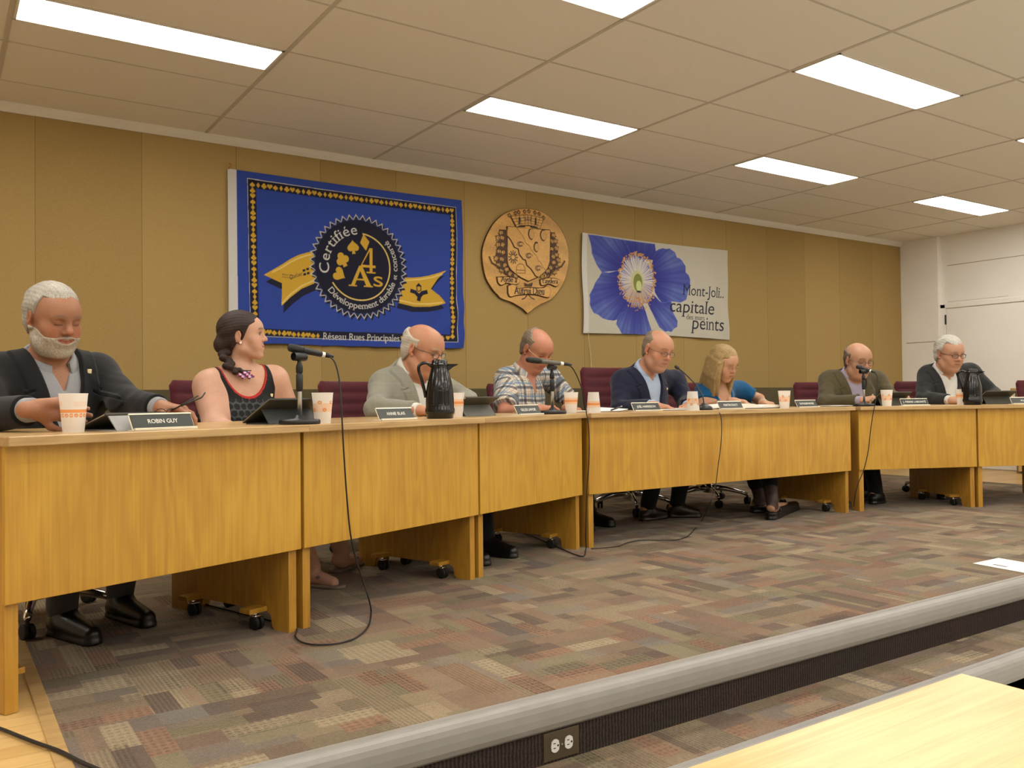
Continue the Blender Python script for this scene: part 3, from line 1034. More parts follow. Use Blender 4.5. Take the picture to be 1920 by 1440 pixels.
# the white flag with the blue flower
WH2 = np.array(S(190, 185, 168)[:3])
cv = Canvas(1.85, 0.885, 0.0031, WH2)
petals = [[(0.066, 0.872), (0.177, 0.875), (0.332, 0.872), (0.468, 0.869), (0.532, 0.850), (0.584, 0.733), (0.496, 0.628), (0.431, 0.583), (0.326, 0.569), (0.223, 0.552), (0.188, 0.589), (0.163, 0.619), (0.114, 0.709), (0.109, 0.756), (0.097, 0.798)],
          [(0.463, 0.870), (0.651, 0.868), (0.865, 0.868), (0.877, 0.798), (0.853, 0.713), (0.758, 0.714), (0.637, 0.696), (0.583, 0.708), (0.521, 0.825)],
          [(0.871, 0.798), (0.917, 0.823), (0.968, 0.837), (1.008, 0.833), (1.054, 0.841), (1.123, 0.811), (1.147, 0.762), (1.180, 0.758), (1.215, 0.738), (1.261, 0.686), (1.262, 0.627), (1.301, 0.604), (1.321, 0.562), (1.317, 0.502), (1.289, 0.441), (1.261, 0.362), (1.189, 0.331), (1.067, 0.336), (1.009, 0.317), (0.952, 0.314), (0.908, 0.351), (0.864, 0.407), (0.833, 0.546), (0.824, 0.670)],
          [(0.223, 0.552), (0.305, 0.551), (0.432, 0.585), (0.451, 0.479), (0.492, 0.401), (0.523, 0.322), (0.543, 0.283), (0.488, 0.199), (0.424, 0.172), (0.401, 0.135), (0.350, 0.121), (0.277, 0.126), (0.216, 0.139), (0.165, 0.169), (0.115, 0.182), (0.087, 0.220), (0.071, 0.258), (0.079, 0.306), (0.072, 0.337), (0.119, 0.403), (0.145, 0.451), (0.183, 0.494)],
          [(0.491, 0.320), (0.576, 0.301), (0.706, 0.299), (0.749, 0.211), (0.780, 0.130), (0.815, 0.049), (0.789, -0.008), (0.679, -0.017), (0.527, -0.019), (0.443, 0.004), (0.412, 0.051), (0.381, 0.090), (0.397, 0.139), (0.424, 0.180), (0.478, 0.207)],
          [(0.762, 0.310), (0.841, 0.389), (0.919, 0.327), (0.958, 0.312), (1.067, 0.336), (1.088, 0.226), (1.145, 0.149), (1.139, 0.093), (1.097, 0.075), (1.061, 0.040), (1.016, 0.047), (0.981, 0.039), (0.914, 0.077), (0.848, 0.182)]]
yy, xx = np.mgrid[0:cv.px.shape[0], 0:cv.px.shape[1]]
ux, uy = xx / cv.sx, yy / cv.sy
fc = np.array((-0.097, 1.262)) * 0 + np.array((0.644, 0.500))
for k, P in enumerate(petals):
    m = cv.mask([np.array(P)])
    dx, dy = ux[m] - fc[0], uy[m] - fc[1]
    r = np.hypot(dx, dy)
    a = np.arctan2(dy, dx)
    stre = 0.5 + 0.5 * np.sin(a * 46 + 1.0 * np.sin(r * 9 + k)) * np.sin(a * 19 + k * 2)
    e = np.clip((r - 0.16) / 0.30, 0, 1)
    rim = np.clip(e * 1.1 - 0.35 + 0.25 * np.sin(a * 9 + k * 1.7) * e, 0, 1) * (0.55 + 0.45 * stre)
    c0, c1, c2 = (np.array(S(*q)[:3]) for q in ((44, 42, 122), (56, 66, 156), (110, 128, 186)))
    c = c0 + (c1 - c0) * np.clip(e * 0.6 + 0.4 * stre, 0, 1)[:, None]
    c = c + (c2 - c) * (0.75 * rim ** 1.5)[:, None]
    cv.px[m] = c
    edge = np.array(P)
    cv.line([tuple(q) for q in edge], 0.004, np.array(S(96, 112, 190)[:3]))
# stamens: pale filaments, gold anthers, green pistil
rx, ry = 0.232, 0.272
cv.fill(circ(fc[0] - 0.004, fc[1], rx * 0.86, 60, ry * 0.84), np.array(S(120, 116, 168)[:3]))
for k in range(150):
    a = 2 * PI * k / 150 + RNG.uniform(-0.03, 0.03)
    r1 = RNG.uniform(0.72, 1.0)
    low = max(0.0, -math.sin(a))
    p1_ = (fc[0] + rx * r1 * math.cos(a), fc[1] + ry * r1 * math.sin(a))
    p0_ = (fc[0] + rx * 0.18 * math.cos(a), fc[1] + ry * 0.2 * math.sin(a))
    cv.line([p0_, p1_], 0.006, np.array(S(206 - 20 * low, 200 - 40 * low, 190 - 60 * low)[:3]))
for k in range(190):
    a = 2 * PI * k / 190 + RNG.uniform(-0.03, 0.03)
    low = max(0.0, -math.sin(a))
    r1 = RNG.uniform(0.84 - 0.25 * low, 1.03)
    g_ = RNG.uniform(0, 1)
    cv.fill(circ(fc[0] + rx * r1 * math.cos(a), fc[1] + ry * r1 * math.sin(a), RNG.uniform(0.006, 0.011), 8), np.array(S(178 + 30 * g_, 122 + 34 * g_, 62 + 20 * g_)[:3]))
cv.fill(circ(fc[0], fc[1], 0.075, 40, 0.10), np.array(S(196, 190, 140)[:3]))
cv.fill(circ(fc[0] + 0.008, fc[1] - 0.015, 0.055, 40, 0.085), np.array(S(124, 130, 62)[:3]))
cv.fill(circ(fc[0] + 0.02, fc[1] - 0.045, 0.034, 30, 0.05), np.array(S(196, 204, 140)[:3]))
cv.fill(circ(fc[0] + 0.02, fc[1] - 0.098, 0.03, 30, 0.010), np.array(S(40, 44, 60)[:3]))
INKF = np.array(S(28, 30, 48)[:3])
def ftext(txt, p0, p1, size, sh=0.12):
    cv.text(txt, p0[0], p0[1], size, INKF, fit=p1[0] - p0[0], ser=0.045, shear=sh)
ftext('Mont-Joli..', (1.214, 0.409), (1.796, 0.431), 0.150)
ftext('capitale', (1.036, 0.237), (1.647, 0.247), 0.180)
ftext('des murs', (1.263, 0.173), (1.504, 0.178), 0.070, 0.0)
ftext('peints', (1.326, 0.083), (1.778, 0.086), 0.185)
hs = cv.mask([np.array([(0, 0), (0.058, 0), (0.058, 0.9), (0, 0.9)])])
cv.px[hs] = np.array(S(206, 204, 196)[:3])
def waves2(u, v):
    f = np.clip((0.885 - v) / 0.885, 0, 1)
    y = -0.005 * np.sin(u * 5 + v * 3) * f - 0.006 * np.sin((u * 1.0 + v * 0.8) * 17) * np.clip((u - 1.0), 0, 1) * (0.4 + f) - 0.006 * f ** 3 * np.sin(u * 14)
    return 0.008 * np.sin(v * 8) * np.exp(-u * 6) - 0.006 * np.sin(v / 0.885 * PI) * (u / 1.85), y - 0.004, -0.010 * np.sin(u / 1.85 * PI) * (1 - f) + 0.010 * f * np.sin(u / 1.85 * PI * 1.2)
fl2 = flag('flag', '', 4.734, 1.407, cv, waves2, 0)
tag(fl2, 'white flag printed with a blue poppy and italic lettering, on the tan wall', 'flag', 'flags on the wall')
b = BM()
tube(b, smooth_path([(4.784, 5.930, 1.420), (4.793, 5.935, 1.336), (4.817, 5.945, 1.243), (4.830, 5.950, 1.055), (4.808, 5.925, 0.923), (4.801, 5.920, 0.726)], 6), 0.0035, 8)
cd = obj('hanging_cord', b, plain('cord', S(206, 190, 140), 0.8), None, True)
tag(cd, 'thin cream cord hanging below the lower left corner of the flower flag', 'cord')

# carved crest
WD, BURN = np.array(S(208, 160, 86)[:3]), np.array(S(66, 40, 18)[:3])
DK = np.array(S(40, 26, 14)[:3])
cw, hh = 1.0, 1.0
cv = Canvas(cw, hh, 0.0032, WD)
hv = Canvas(cw, hh, 0.0032, (0, 0, 0))
for c_ in (cv, hv):
    c_.x0 = c_.y0 = -0.5
def cfill(P, col=None, h=None):
    if col is not None:
        cv.fill(P, col)
    if h is not None:
        hv.fill(P, (h, h, h))
def cline(P, w, h=None, close=False, col=BURN):
    cv.line(P, w, col, close)
    if h is not None:
        hv.line(P, w * 1.2, (h, h, h), close)
outl = [(0.007, -0.440), (-0.031, -0.408), (-0.074, -0.386), (-0.150, -0.353), (-0.251, -0.327), (-0.292, -0.296), (-0.333, -0.260), (-0.398, -0.170), (-0.427, -0.055), (-0.432, 0.042), (-0.410, 0.127), (-0.368, 0.214), (-0.309, 0.297), (-0.225, 0.369), (-0.123, 0.417), (-0.020, 0.442), (0.085, 0.446), (0.191, 0.429), (0.290, 0.376), (0.380, 0.295), (0.434, 0.189), (0.453, 0.087), (0.440, -0.032), (0.393, -0.153), (0.317, -0.253), (0.243, -0.314), (0.153, -0.351), (0.082, -0.389), (0.047, -0.416)]
outl = np.array([p[:2] for p in smooth_path([(x, y, 0) for x, y in outl] + [(outl[0][0], outl[0][1], 0)], 6)])
base_mask = cv.mask([outl])
hv.px[base_mask] = 0.022
cv.px[~base_mask] = BURN
gy, gx = np.mgrid[0:cv.px.shape[0], 0:cv.px.shape[1]]
grain = 0.92 + 0.10 * np.sin(gy * 0.06 + 2.2 * np.sin(gx * 0.011))
cv.px *= np.where(base_mask, grain, 1)[..., None]
cline(outl, 0.007, None, True)
def leaf(x, y, s, rot):
    p = [(0, -0.5), (0.05, -0.2), (0.36, -0.26), (0.26, -0.02), (0.5, 0.14), (0.24, 0.2), (0.22, 0.36), (0.06, 0.3), (0, 0.55), (-0.06, 0.3), (-0.22, 0.36), (-0.24, 0.2), (-0.5, 0.14), (-0.26, -0.02), (-0.36, -0.26), (-0.05, -0.2)]
    c, n = math.cos(rad(rot)), math.sin(rad(rot))
    P = np.array([(x + s * (a * c - b_ * n), y + s * (a * n + b_ * c)) for a, b_ in p])
    cfill(P, WD * 0.86, 0.030)
    cline(P, 0.005, 0.026, True)
    cline([(x, y - 0.2 * s), (x, y + 0.3 * s)], 0.004)
lv = [(-0.248, 0.212), (-0.278, 0.167), (-0.240, 0.171), (-0.279, 0.111), (-0.233, 0.115), (-0.271, 0.056), (-0.229, 0.052), (-0.297, -0.003), (-0.247, -0.006), (-0.281, -0.057), (-0.214, -0.052), (-0.248, -0.097), (-0.198, -0.086), (-0.164, -0.119), (-0.109, -0.133)]
rv = [(0.283, 0.242), (0.305, 0.192), (0.264, 0.189), (0.309, 0.134), (0.263, 0.123), (0.313, 0.076), (0.276, 0.058), (0.330, 0.033), (0.284, 0.008), (0.320, -0.033), (0.248, -0.039), (0.283, -0.073), (0.220, -0.070), (0.184, -0.109), (0.157, -0.118)]
cfill([(-0.269, 0.238), (-0.193, 0.245), (-0.188, -0.036), (-0.147, -0.104), (-0.079, -0.141), (-0.114, -0.158), (-0.215, -0.130), (-0.289, -0.079), (-0.313, -0.004), (-0.287, 0.110)], BURN * 1.5, 0.024)
cfill([(0.248, 0.275), (0.297, 0.258), (0.323, 0.135), (0.349, 0.035), (0.292, -0.057), (0.201, -0.122), (0.139, -0.134), (0.202, -0.064), (0.239, 0.011)], BURN * 1.5, 0.024)
for k, p in enumerate(lv):
    leaf(p[0], p[1], 0.062, 25 + 40 * math.sin(k * 2.1))
for k, p in enumerate(rv):
    leaf(p[0], p[1], 0.062, -25 + 40 * math.sin(k * 1.7))
cline([(-0.367, 0.006), (-0.343, -0.041), (-0.289, -0.065), (-0.231, -0.089), (-0.190, -0.131)], 0.014, 0.030)
cline([(0.402, 0.032), (0.366, -0.015), (0.302, -0.042), (0.256, -0.082), (0.224, -0.121)], 0.014, 0.030)
# shield
sh_ = [(-0.193, 0.270), (0.248, 0.286), (0.243, 0.128), (0.237, 0.011), (0.216, -0.041), (0.175, -0.088), (0.112, -0.128), (0.015, -0.169), (-0.062, -0.144), (-0.122, -0.112), (-0.164, -0.084), (-0.189, -0.050), (-0.197, -0.009)]
cfill(sh_, WD * 1.04, 0.034)
cline(sh_, 0.009, None, True)
l1 = [(-0.108, 0.274), (-0.078, 0.243), (-0.057, 0.223), (-0.039, 0.197), (-0.023, 0.180), (-0.015, 0.149), (0.020, 0.134), (0.041, 0.104), (0.062, 0.077), (0.097, 0.051), (0.114, 0.012), (0.141, -0.003), (0.158, -0.035), (0.193, -0.065)]
l2 = [(-0.194, 0.189), (-0.161, 0.157), (-0.127, 0.103), (-0.089, 0.092), (-0.081, 0.050), (-0.043, 0.011), (-0.017, 0.006), (-0.005, -0.036), (0.034, -0.062), (0.064, -0.096), (0.082, -0.120), (0.112, -0.130)]
cfill(np.concatenate([np.array(l1), np.array(l2)[::-1], np.array([(-0.193, 0.231), (-0.189, 0.269)])]), WD * 0.97, 0.040)
cline(l1, 0.006)
cline(l2, 0.009)
for p, rx_, ry_ in (((0.047, 0.230), 0.030, 0.045), ((0.171, 0.231), 0.032, 0.045), ((0.098, 0.123), 0.026, 0.038)):
    cfill(circ(p[0], p[1], rx_, 24, ry_), WD * 0.9, 0.042)
    cline([(p[0] + rx_ * math.cos(a), p[1] + ry_ * math.sin(a)) for a in np.linspace(1.2, 5.0, 20)], 0.007)
    cfill(circ(p[0], p[1] + ry_ * 1.05, 0.018, 12, 0.008), BURN)
for p in ((-0.067, 0.133), (0.018, 0.044), (0.113, -0.053)):
    for k in range(3):
        cline([(p[0] + (0.034 - 0.009 * k) * math.cos(a), p[1] + (0.022 - 0.006 * k) * math.sin(a)) for a in np.linspace(k, k + 4.6, 18)], 0.005)
p = (-0.139, 0.021)
for k in range(12):
    a = 2 * PI * k / 12
    cline([(p[0] + 0.012 * math.cos(a), p[1] + 0.012 * math.sin(a)), (p[0] + 0.045 * math.cos(a), p[1] + 0.055 * math.sin(a))], 0.010, None)
cfill(circ(p[0], p[1], 0.018, 18), WD)
cline([(-0.109, -0.108), (-0.108, -0.065), (-0.095, -0.040), (-0.069, -0.027), (-0.039, -0.032), (-0.022, -0.059), (-0.020, -0.103), (-0.109, -0.108)], 0.005)
cline([(-0.108, -0.083), (-0.020, -0.080)], 0.005)
# mural crown
cfill([(-0.162, 0.365), (-0.104, 0.272), (0.140, 0.280), (0.184, 0.379), (0.120, 0.391), (0.032, 0.391), (-0.055, 0.388)], WD, 0.034)
cfill([(-0.104, 0.274), (-0.056, 0.295), (0.022, 0.303), (0.092, 0.301), (0.140, 0.280), (0.022, 0.287)], DK, 0.026)
cfill([(-0.009, 0.294), (0.041, 0.296), (0.039, 0.274), (-0.009, 0.272)], WD, 0.030)
for k in range(4):
    f = k / 3
    A_, B_, C2 = np.array((-0.158, 0.359)), np.array((0.014, 0.389)), np.array((0.180, 0.377))
    D_ = np.array((-0.108, 0.279)) - A_
    cline([A_ + D_ * f * 0.85, B_ + (D_ * (0, 1)) * f * 0.85, C2 + D_ * (-1, 1) * f * 0.85], 0.004)
for x in range(9):
    f = x / 8
    a_ = np.array((-0.158, 0.361)) * (1 - f) + np.array((0.180, 0.377)) * f + (0, 0.03 * math.sin(f * PI))
    b_ = np.array((-0.104, 0.276)) * (1 - f) + np.array((0.138, 0.282)) * f + (0, 0.02 * math.sin(f * PI))
    cline([a_, b_], 0.0035 if 0 < x < 8 else 0.008)
for p in ((-0.069, 0.333), (0.097, 0.343)):
    cfill(np.array([(p[0] - 0.009, p[1] - 0.03), (p[0] + 0.009, p[1] - 0.03), (p[0] + 0.009, p[1] + 0.03), (p[0] - 0.009, p[1] + 0.03)]), DK, 0.024)
p = (0.016, 0.349)
for dx in (-0.025, 0, 0.025):
    cline([(p[0] + dx, p[1] - 0.02), (p[0] + dx * 1.2, p[1] + 0.03)], 0.006, None, False, DK)
cline([(p[0] - 0.03, p[1]), (p[0] + 0.03, p[1])], 0.006, None, False, DK)
for p in ((-0.166, 0.365), (-0.106, 0.389), (-0.072, 0.401), (-0.011, 0.412), (0.032, 0.420), (0.094, 0.415), (0.138, 0.410), (0.182, 0.381)):
    leaf(p[0], p[1], 0.038, 0)
# motto scrolls
for P in ([(-0.299, -0.153), (-0.181, -0.145), (-0.080, -0.159), (-0.084, -0.192), (-0.132, -0.209), (-0.199, -0.199), (-0.258, -0.220), (-0.291, -0.198)], [(0.132, -0.147), (0.228, -0.124), (0.337, -0.133), (0.332, -0.172), (0.299, -0.196), (0.227, -0.179), (0.147, -0.195)],
          [(-0.195, -0.220), (-0.148, -0.203), (-0.097, -0.214), (-0.098, -0.235), (0.023, -0.219), (0.155, -0.214), (0.200, -0.195), (0.240, -0.214), (0.235, -0.280), (0.203, -0.295), (0.110, -0.280), (0.022, -0.278), (-0.099, -0.292), (-0.167, -0.310), (-0.192, -0.283)]):
    P = np.array([p[:2] for p in smooth_path([(x, y, 0) for x, y in P] + [(P[0][0], P[0][1], 0)], 4)])
    cfill(P, WD * 1.03, 0.036)
    cline(P, 0.008, None, True)
cfill([(-0.028, -0.181), (0.015, -0.192), (0.063, -0.175), (0.054, -0.208), (-0.020, -0.212)], BURN, 0.03)
for a_, b_ in (((0.005, -0.286), (-0.047, -0.321)), ((0.022, -0.285), (0.079, -0.314))):
    cline([a_, ((a_[0] + b_[0]) / 2, b_[1] + 0.01), b_], 0.010)
def ctext(txt, p0, p1, size, rise=0.0):
    L, w = text_polys(txt, size, ser=0.05)
    k = (p1[0] - p0[0]) / w
    for g in L:
        for ex in (0.0, 0.0045):
            if g:
                cv.fill([np.stack([p0[0] + ex + q[:, 0] * k, p0[1] + q[:, 1] + (p1[1] - p0[1]) * q[:, 0] / w], 1) for q in g], DK)
ctext('Ayde à', (-0.264, -0.191), (-0.104, -0.187), 0.070)
ctext("t'aydera", (0.152, -0.176), (0.318, -0.169), 0.062)
ctext('Autrui Dieu', (-0.133, -0.283), (0.174, -0.273), 0.090)
C_ = cv.grid()
Hh = hv.grid()[..., 0]
ny, nx = Hh.shape
u, v = np.meshgrid(np.linspace(-0.5, 0.5, nx), np.linspace(-0.5, 0.5, ny))
keep = Hh > 0.003
M['crest'] = vcol('carved wood', 0.45, 0.4, 0, 60, 0.1)
cr = grid_mesh('carved_crest', u + 4.13, WYB - Hh - 0.001, v + 1.99, C_, M['crest'], keep=keep)
# thickness: a turned-back rim along the outline
n_ = len(outl)
vs = [(x + 4.13, WYB - 0.0225, z + 1.99) for x, z in outl] + [(x + 4.13, WYB, z + 1.99) for x, z in outl]
link_mesh('rim', vs, [(k, (k + 1) % n_, n_ + (k + 1) % n_, n_ + k) for k in range(n_)], plain('burnt rim', S(84, 54, 26), 0.6), cr)
cr.location.y = -0.004
tag(cr, 'carved round wooden coat of arms with pointed base, between the two flags', 'coat of arms')

# ------------------------------------------------------------------ small fixed things
oz = (1.468, YN, -0.128)
ot = thing('wall_outlet', 'brown outlet plate with two white sockets on the dark step riser', 'outlet', oz)
b = BM()
box(b, (-0.062, -0.004, -0.04), (0.062, 0.0, 0.04), 0.0018)
obj('cover_plate', b, plain('bronze plate', S(92, 80, 62), 0.4, 0.2), ot)
for sx in (-0.024, 0.024):
    b = BM()
    prism(b, [(sx + 0.0165 * math.cos(a) * (1 if abs(math.cos(a)) < 0.8 else 0.86), 0.0185 * math.sin(a)) for a in np.linspace(0, 2 * PI, 28, endpoint=False)], -0.0065, -0.003, 'Y')
    s_ = obj('socket', b, plain('white plastic', S(236, 234, 228), 0.4), ot)
    b = BM()
    for zz in (-0.006, 0.007):
        box(b, (sx - 0.007, -0.0069, zz - 0.0012), (sx + 0.001, -0.0064, zz + 0.0012))
    lathe(b, [(0.0001, -0.0002), (0.003, -0.0002), (0.003, 0.0004), (0.0001, 0.0004)], 12, Matrix.Translation((sx + 0.009, -0.0068, 0)) @ Matrix.Rotation(PI / 2, 4, 'X'))
    obj('slots', b, M['plastic_black'], s_)
b = BM()
lathe(b, [(0.0001, 0), (0.003, 0), (0.003, 0.002), (0.0001, 0.002)], 12, Matrix.Translation((0, -0.004, 0)) @ Matrix.Rotation(PI / 2, 4, 'X'))
obj('screw', b, M['steel'], ot)

b = BM()
P = [(4.272, 2.302, 0.003), (4.511, 2.299, 0.003), (4.470, 1.985, 0.003), (4.228, 1.980, 0.003)]
vs = [b.verts.new((p[0], p[1], 0.0015)) for p in P]
b.faces.new(vs)
r_ = bmesh.ops.extrude_face_region(b, geom=list(b.faces))
bmesh.ops.translate(b, verts=[v for v in r_['geom'] if isinstance(v, bmesh.types.BMVert)], vec=(0, 0, 0.0012))
ps = obj('paper_sheet', b, M['paper'])
tag(ps, 'white sheet of paper lying on the carpet near the step at right', 'paper')
b = BM()
a_, c_ = np.array((4.322, 2.229, 0.003)), np.array((4.308, 2.156, 0.003))
d_ = (c_ - a_) / np.linalg.norm(c_ - a_)
n2 = np.array([-d_[1], d_[0], 0]) * 0.008
b.faces.new([b.verts.new((q[0], q[1], 0.0031)) for q in (a_ - n2, c_ - n2, c_ + n2, a_ + n2)])
obj('printed_line', b, M['ink'], ps)

# foreground table
tb = thing('hall_table', 'pale oak table top in the near right corner of the picture', 'table', (1.36, 0.755, Z2))
b = BM()
box(b, (-1.60, -0.76, 0.722), (0.0, 0.0, 0.75), 0.004)
obj('tabletop', b, M['oak_table'], tb)
for x in (-1.54, -0.10):
    for y in (-0.70, -0.10):
        b = BM()
        tube(b, [(x, y, 0.0), (x, y, 0.722)], 0.022, 16)
        obj('leg', b, M['steel'], tb, True)
b = BM()
for y in (-0.70, -0.10):
    box(b, (-1.54, y - 0.012, 0.68), (-0.10, y + 0.012, 0.722), 0.002)
obj('apron', b, M['steel'], tb)

# slatted wooden cabinet by the right wall
cb = thing('slatted_cabinet', 'low slatted wooden cabinet against the white wall at far right', 'cabinet', (RX + 0.05, 4.0, 0))
b = BM()
box(b, (-0.26, -0.55, 0.86), (0.0, 0.62, 0.89), 0.004)
obj('top', b, M['oak_top'], cb)
b = BM()
box(b, (-0.20, -0.53, 0.0), (0.0, 0.60, 0.86))
obj('case', b, plain('cabinet inside', S(150, 122, 80), 0.7), cb)
b = BM()
for k in range(15):
    y = -0.50 + k * 0.075
    box(b, (-0.235, y - 0.018, 0.02), (-0.20, y + 0.018, 0.86), 0.006)
obj('slat_front', b, M['rod'], cb)

# ------------------------------------------------------------------ things on the desks
def text_mesh(name, txt, size, m, parent, loc, rot, width=None):
    cu = bpy.data.curves.new(name, 'FONT')
    cu.body = txt
    cu.size = size
    cu.align_x = 'CENTER'
    cu.align_y = 'CENTER'
    cu.extrude = 0.0003
    cu.resolution_u = 3
    tmp = bpy.data.objects.new(name, cu)
    COL.objects.link(tmp)
    bpy.context.view_layer.update()
    me = bpy.data.meshes.new_from_object(tmp.evaluated_get(bpy.context.evaluated_depsgraph_get()))
    bpy.data.objects.remove(tmp)
    bpy.data.curves.remove(cu)
    o = link(name, me, m, parent)
    if width:
        xs = [v.co.x for v in me.vertices]
        k = width / (max(xs) - min(xs))
        for v in me.vertices:
            v.co.x *= k
    o.location = loc
    o.rotation_euler = rot
    return o

def nameplate(xy, ang, txt, label, tw, w=0.22):
    """desk nameplate: leaning dark plate in an aluminium holder"""
    t_ = thing('nameplate', label, 'nameplate', (xy[0], xy[1], ZT), rad(ang), 'nameplates along the desks')
    til = rad(-28)
    Rm = Matrix.Rotation(til, 4, 'X')
    b = BM()
    box(b, (-w / 2, -0.012, 0.0), (w / 2, 0.045, 0.003), 0.001)
    box(b, (-w / 2, -0.012, 0.0), (w / 2, -0.003, 0.009), 0.001)
    box(b, (-w / 2, 0.0015, 0.004), (w / 2, 0.0045, 0.059), 0.0008, Rm)
    box(b, (-w / 2, -0.003, 0.055), (w / 2, 0.0045, 0.060), 0.0008, Rm)
    obj('holder', b, M['alu'], t_)
    b = BM()
    box(b, (-w / 2 + 0.003, -0.001, 0.007), (w / 2 - 0.003, 0.0016, 0.055), 0.0005, Rm)
    obj('plate', b, M['plate'], t_)
    p = Rm @ Vector((0, -0.0014, 0.031))
    text_mesh('lettering', txt, 0.021, M['letter'], t_, p, (PI / 2 + til, 0, 0), tw)
    return t_
nameplate((0.615, 2.906, 0.753)[:2], UA, 'ROBIN GUY', 'nameplate beside the grey tablet, in front of the bearded man', 0.105)
nameplate((1.648, 3.335, 0.758)[:2], UA, 'ANNIE BLAIS', 'nameplate just left of the nearer black carafe', 0.115)
nameplate((2.560, 3.653, 0.757)[:2], UA, 'GILLES LAVOIE', 'nameplate in front of the man in the plaid shirt', 0.135)
nameplate((3.591, 3.888, 0.756)[:2], 0, 'JOËL HARRISSON', 'nameplate in front of the man in the navy jacket', 0.15)
nameplate((4.286, 3.848, 0.758)[:2], 0, 'MARTIN SOUCY', 'nameplate leaning before the open binder, in front of the blonde woman', 0.13)
nameplate((5.015, 3.818, 0.754)[:2], 0, 'KATHLEEN BOSSÉ', 'nameplate before an empty stretch of burgundy chair, right of the open binder', 0.15)
nameplate((5.989, 3.624, 0.758)[:2], -24, 'J. PIERRE LABONTÉ', 'nameplate right of the frosted cup, before the man in the olive jacket', 0.185)
nameplate((6.822, 3.254, 0.759)[:2], -24, 'ALAIN', 'nameplate cut off by the right edge of the picture', 0.06)

# frosted cups with an orange print
t = NT('frosted cup')
at = t.n('ShaderNodeAttribute', attribute_name='Col')
t.set(col=at.outputs[0], rough=0.45, sss=0.35, spec=0.4)
t.b.inputs['Subsurface Radius'].default_value = (0.03, 0.025, 0.02)
t.b.inputs['Subsurface Scale'].default_value = 0.5
M['cup'] = t.m
def cup_mesh(kind):
    n, k = 72, 60
    H_, R0, R1 = 0.118, 0.0305, 0.041
    th = np.linspace(0, 2 * PI, n, endpoint=False)
    z = np.linspace(0, H_, k)
    T, Z = np.meshgrid(th, z)
    base, org, lt = np.array(S(236, 226, 212)[:3]), np.array(S(240, 142, 72)[:3]), np.array(S(242, 196, 160)[:3])
    C_ = np.empty(T.shape + (3,))
    C_[:] = base
    hz = Z / H_
    if kind == 0:
        C_[(hz > 0.50) & (hz < 0.58)] = org
        for c in range(16):
            a = 2 * PI * c / 16
            d = np.hypot(((T - a + PI) % (2 * PI) - PI) * 0.036, Z - 0.43 * H_)
            C_[(d < 0.0062) & (d > 0.002)] = org
        m = (hz > 0.66) & (hz < 0.78) & (np.sin(T * 3) > -0.2)
        C_[m] = base * 0.55 + lt * 0.45
    elif kind == 1:
        C_[(hz > 0.36) & (hz < 0.66)] = lt
        for c in range(5):
            a = 2 * PI * c / 5
            for zz, da in ((0.68, 0.0), (0.44, 0.5)):
                d = np.hypot(((T - a - da + PI) % (2 * PI) - PI) * 0.036, Z - zz * H_)
                C_[(d < 0.0075) & (d > 0.0025)] = org * 0.9
    else:
        C_[(hz > 0.44) & (hz < 0.74)] = lt
        C_[(hz > 0.54) & (hz < 0.64)] = org
    r = R0 + (R1 - R0) * hz
    V = [np.stack([r * np.cos(T), r * np.sin(T), Z], -1).reshape(-1, 3)]
    ri = r - 0.0012
    V.append(np.stack([ri * np.cos(T), ri * np.sin(T), np.maximum(Z, 0.003)], -1).reshape(-1, 3))
    q = []
    for s in range(2):
        o = s * n * k
        i = np.arange(n * k).reshape(k, n) + o
        a, b_ = i[:-1], i[1:]
        qq = np.stack([a, np.roll(a, -1, 1), np.roll(b_, -1, 1), b_], -1).reshape(-1, 4)
        q.append(qq if s == 0 else qq[:, ::-1])
    top0, top1 = np.arange(n) + (k - 1) * n, np.arange(n) + (k - 1) * n + n * k
    q.append(np.stack([top0, np.roll(top0, -1), np.roll(top1, -1), top1], -1))
    # rounded rim is suggested by flaring the last rows
    v = np.concatenate(V)
    ring = (v[:, 2] > H_ - 0.003)
    v[ring, :2] *= 1.015
    C2 = np.concatenate([C_.reshape(-1, 3)] * 2)
    # floors
    for s, zz in ((0, 0.0008), (1, 0.003)):
        c0 = len(v)
        v = np.concatenate([v, [[0, 0, zz]]])
        C2 = np.concatenate([C2, [base]])
        idx = np.arange(n) + s * n * k
        q.append(np.stack([idx, np.roll(idx, -1), np.full(n, c0), np.full(n, c0)], -1))
    faces = []
    for a in q:
        for f in a:
            faces.append(tuple(f) if f[2] != f[3] else (f[0], f[1], f[2]))
    me = bpy.data.meshes.new('drinking_cup')
    me.from_pydata([tuple(x) for x in v], [], faces)
    me.update()
    set_col(me, C2)
    me.materials.append(M['cup'])
    me.polygons.foreach_set('use_smooth', np.ones(len(me.polygons), bool))
    return me
CUPS = [cup_mesh(k) for k in range(3)]
def cup(p, kind, label, rot=0.0, upside=False):
    o = bpy.data.objects.new('drinking_cup', CUPS[kind])
    COL.objects.link(o)
    if upside:
        o.location = (p[0], p[1], ZT + 0.118)
        o.rotation_euler = (PI, 0, rot)
    else:
        o.location = (p[0], p[1], ZT)
        o.rotation_euler = (0, 0, rot)
    tag(o, label, 'cup', 'frosted drinking cups on the desks')
    return o
cup((0.358, 2.958, 0.772), 0, 'frosted cup with an orange band held by the bearded man', 0.5)
cup((1.259, 3.207, 0.756), 1, 'frosted cup beside the nearest microphone stand', 0.3)
cup((2.152, 3.710, 0.759), 2, 'frosted cup mostly hidden behind the nearer black carafe', 0.0)
cup((3.029, 3.918, 0.757), 2, 'upright frosted cup right of the second microphone stand', 0.0)
cup((3.136, 3.848, 0.756), 2, 'upside-down frosted cup left of the loose papers', 0.0, True)
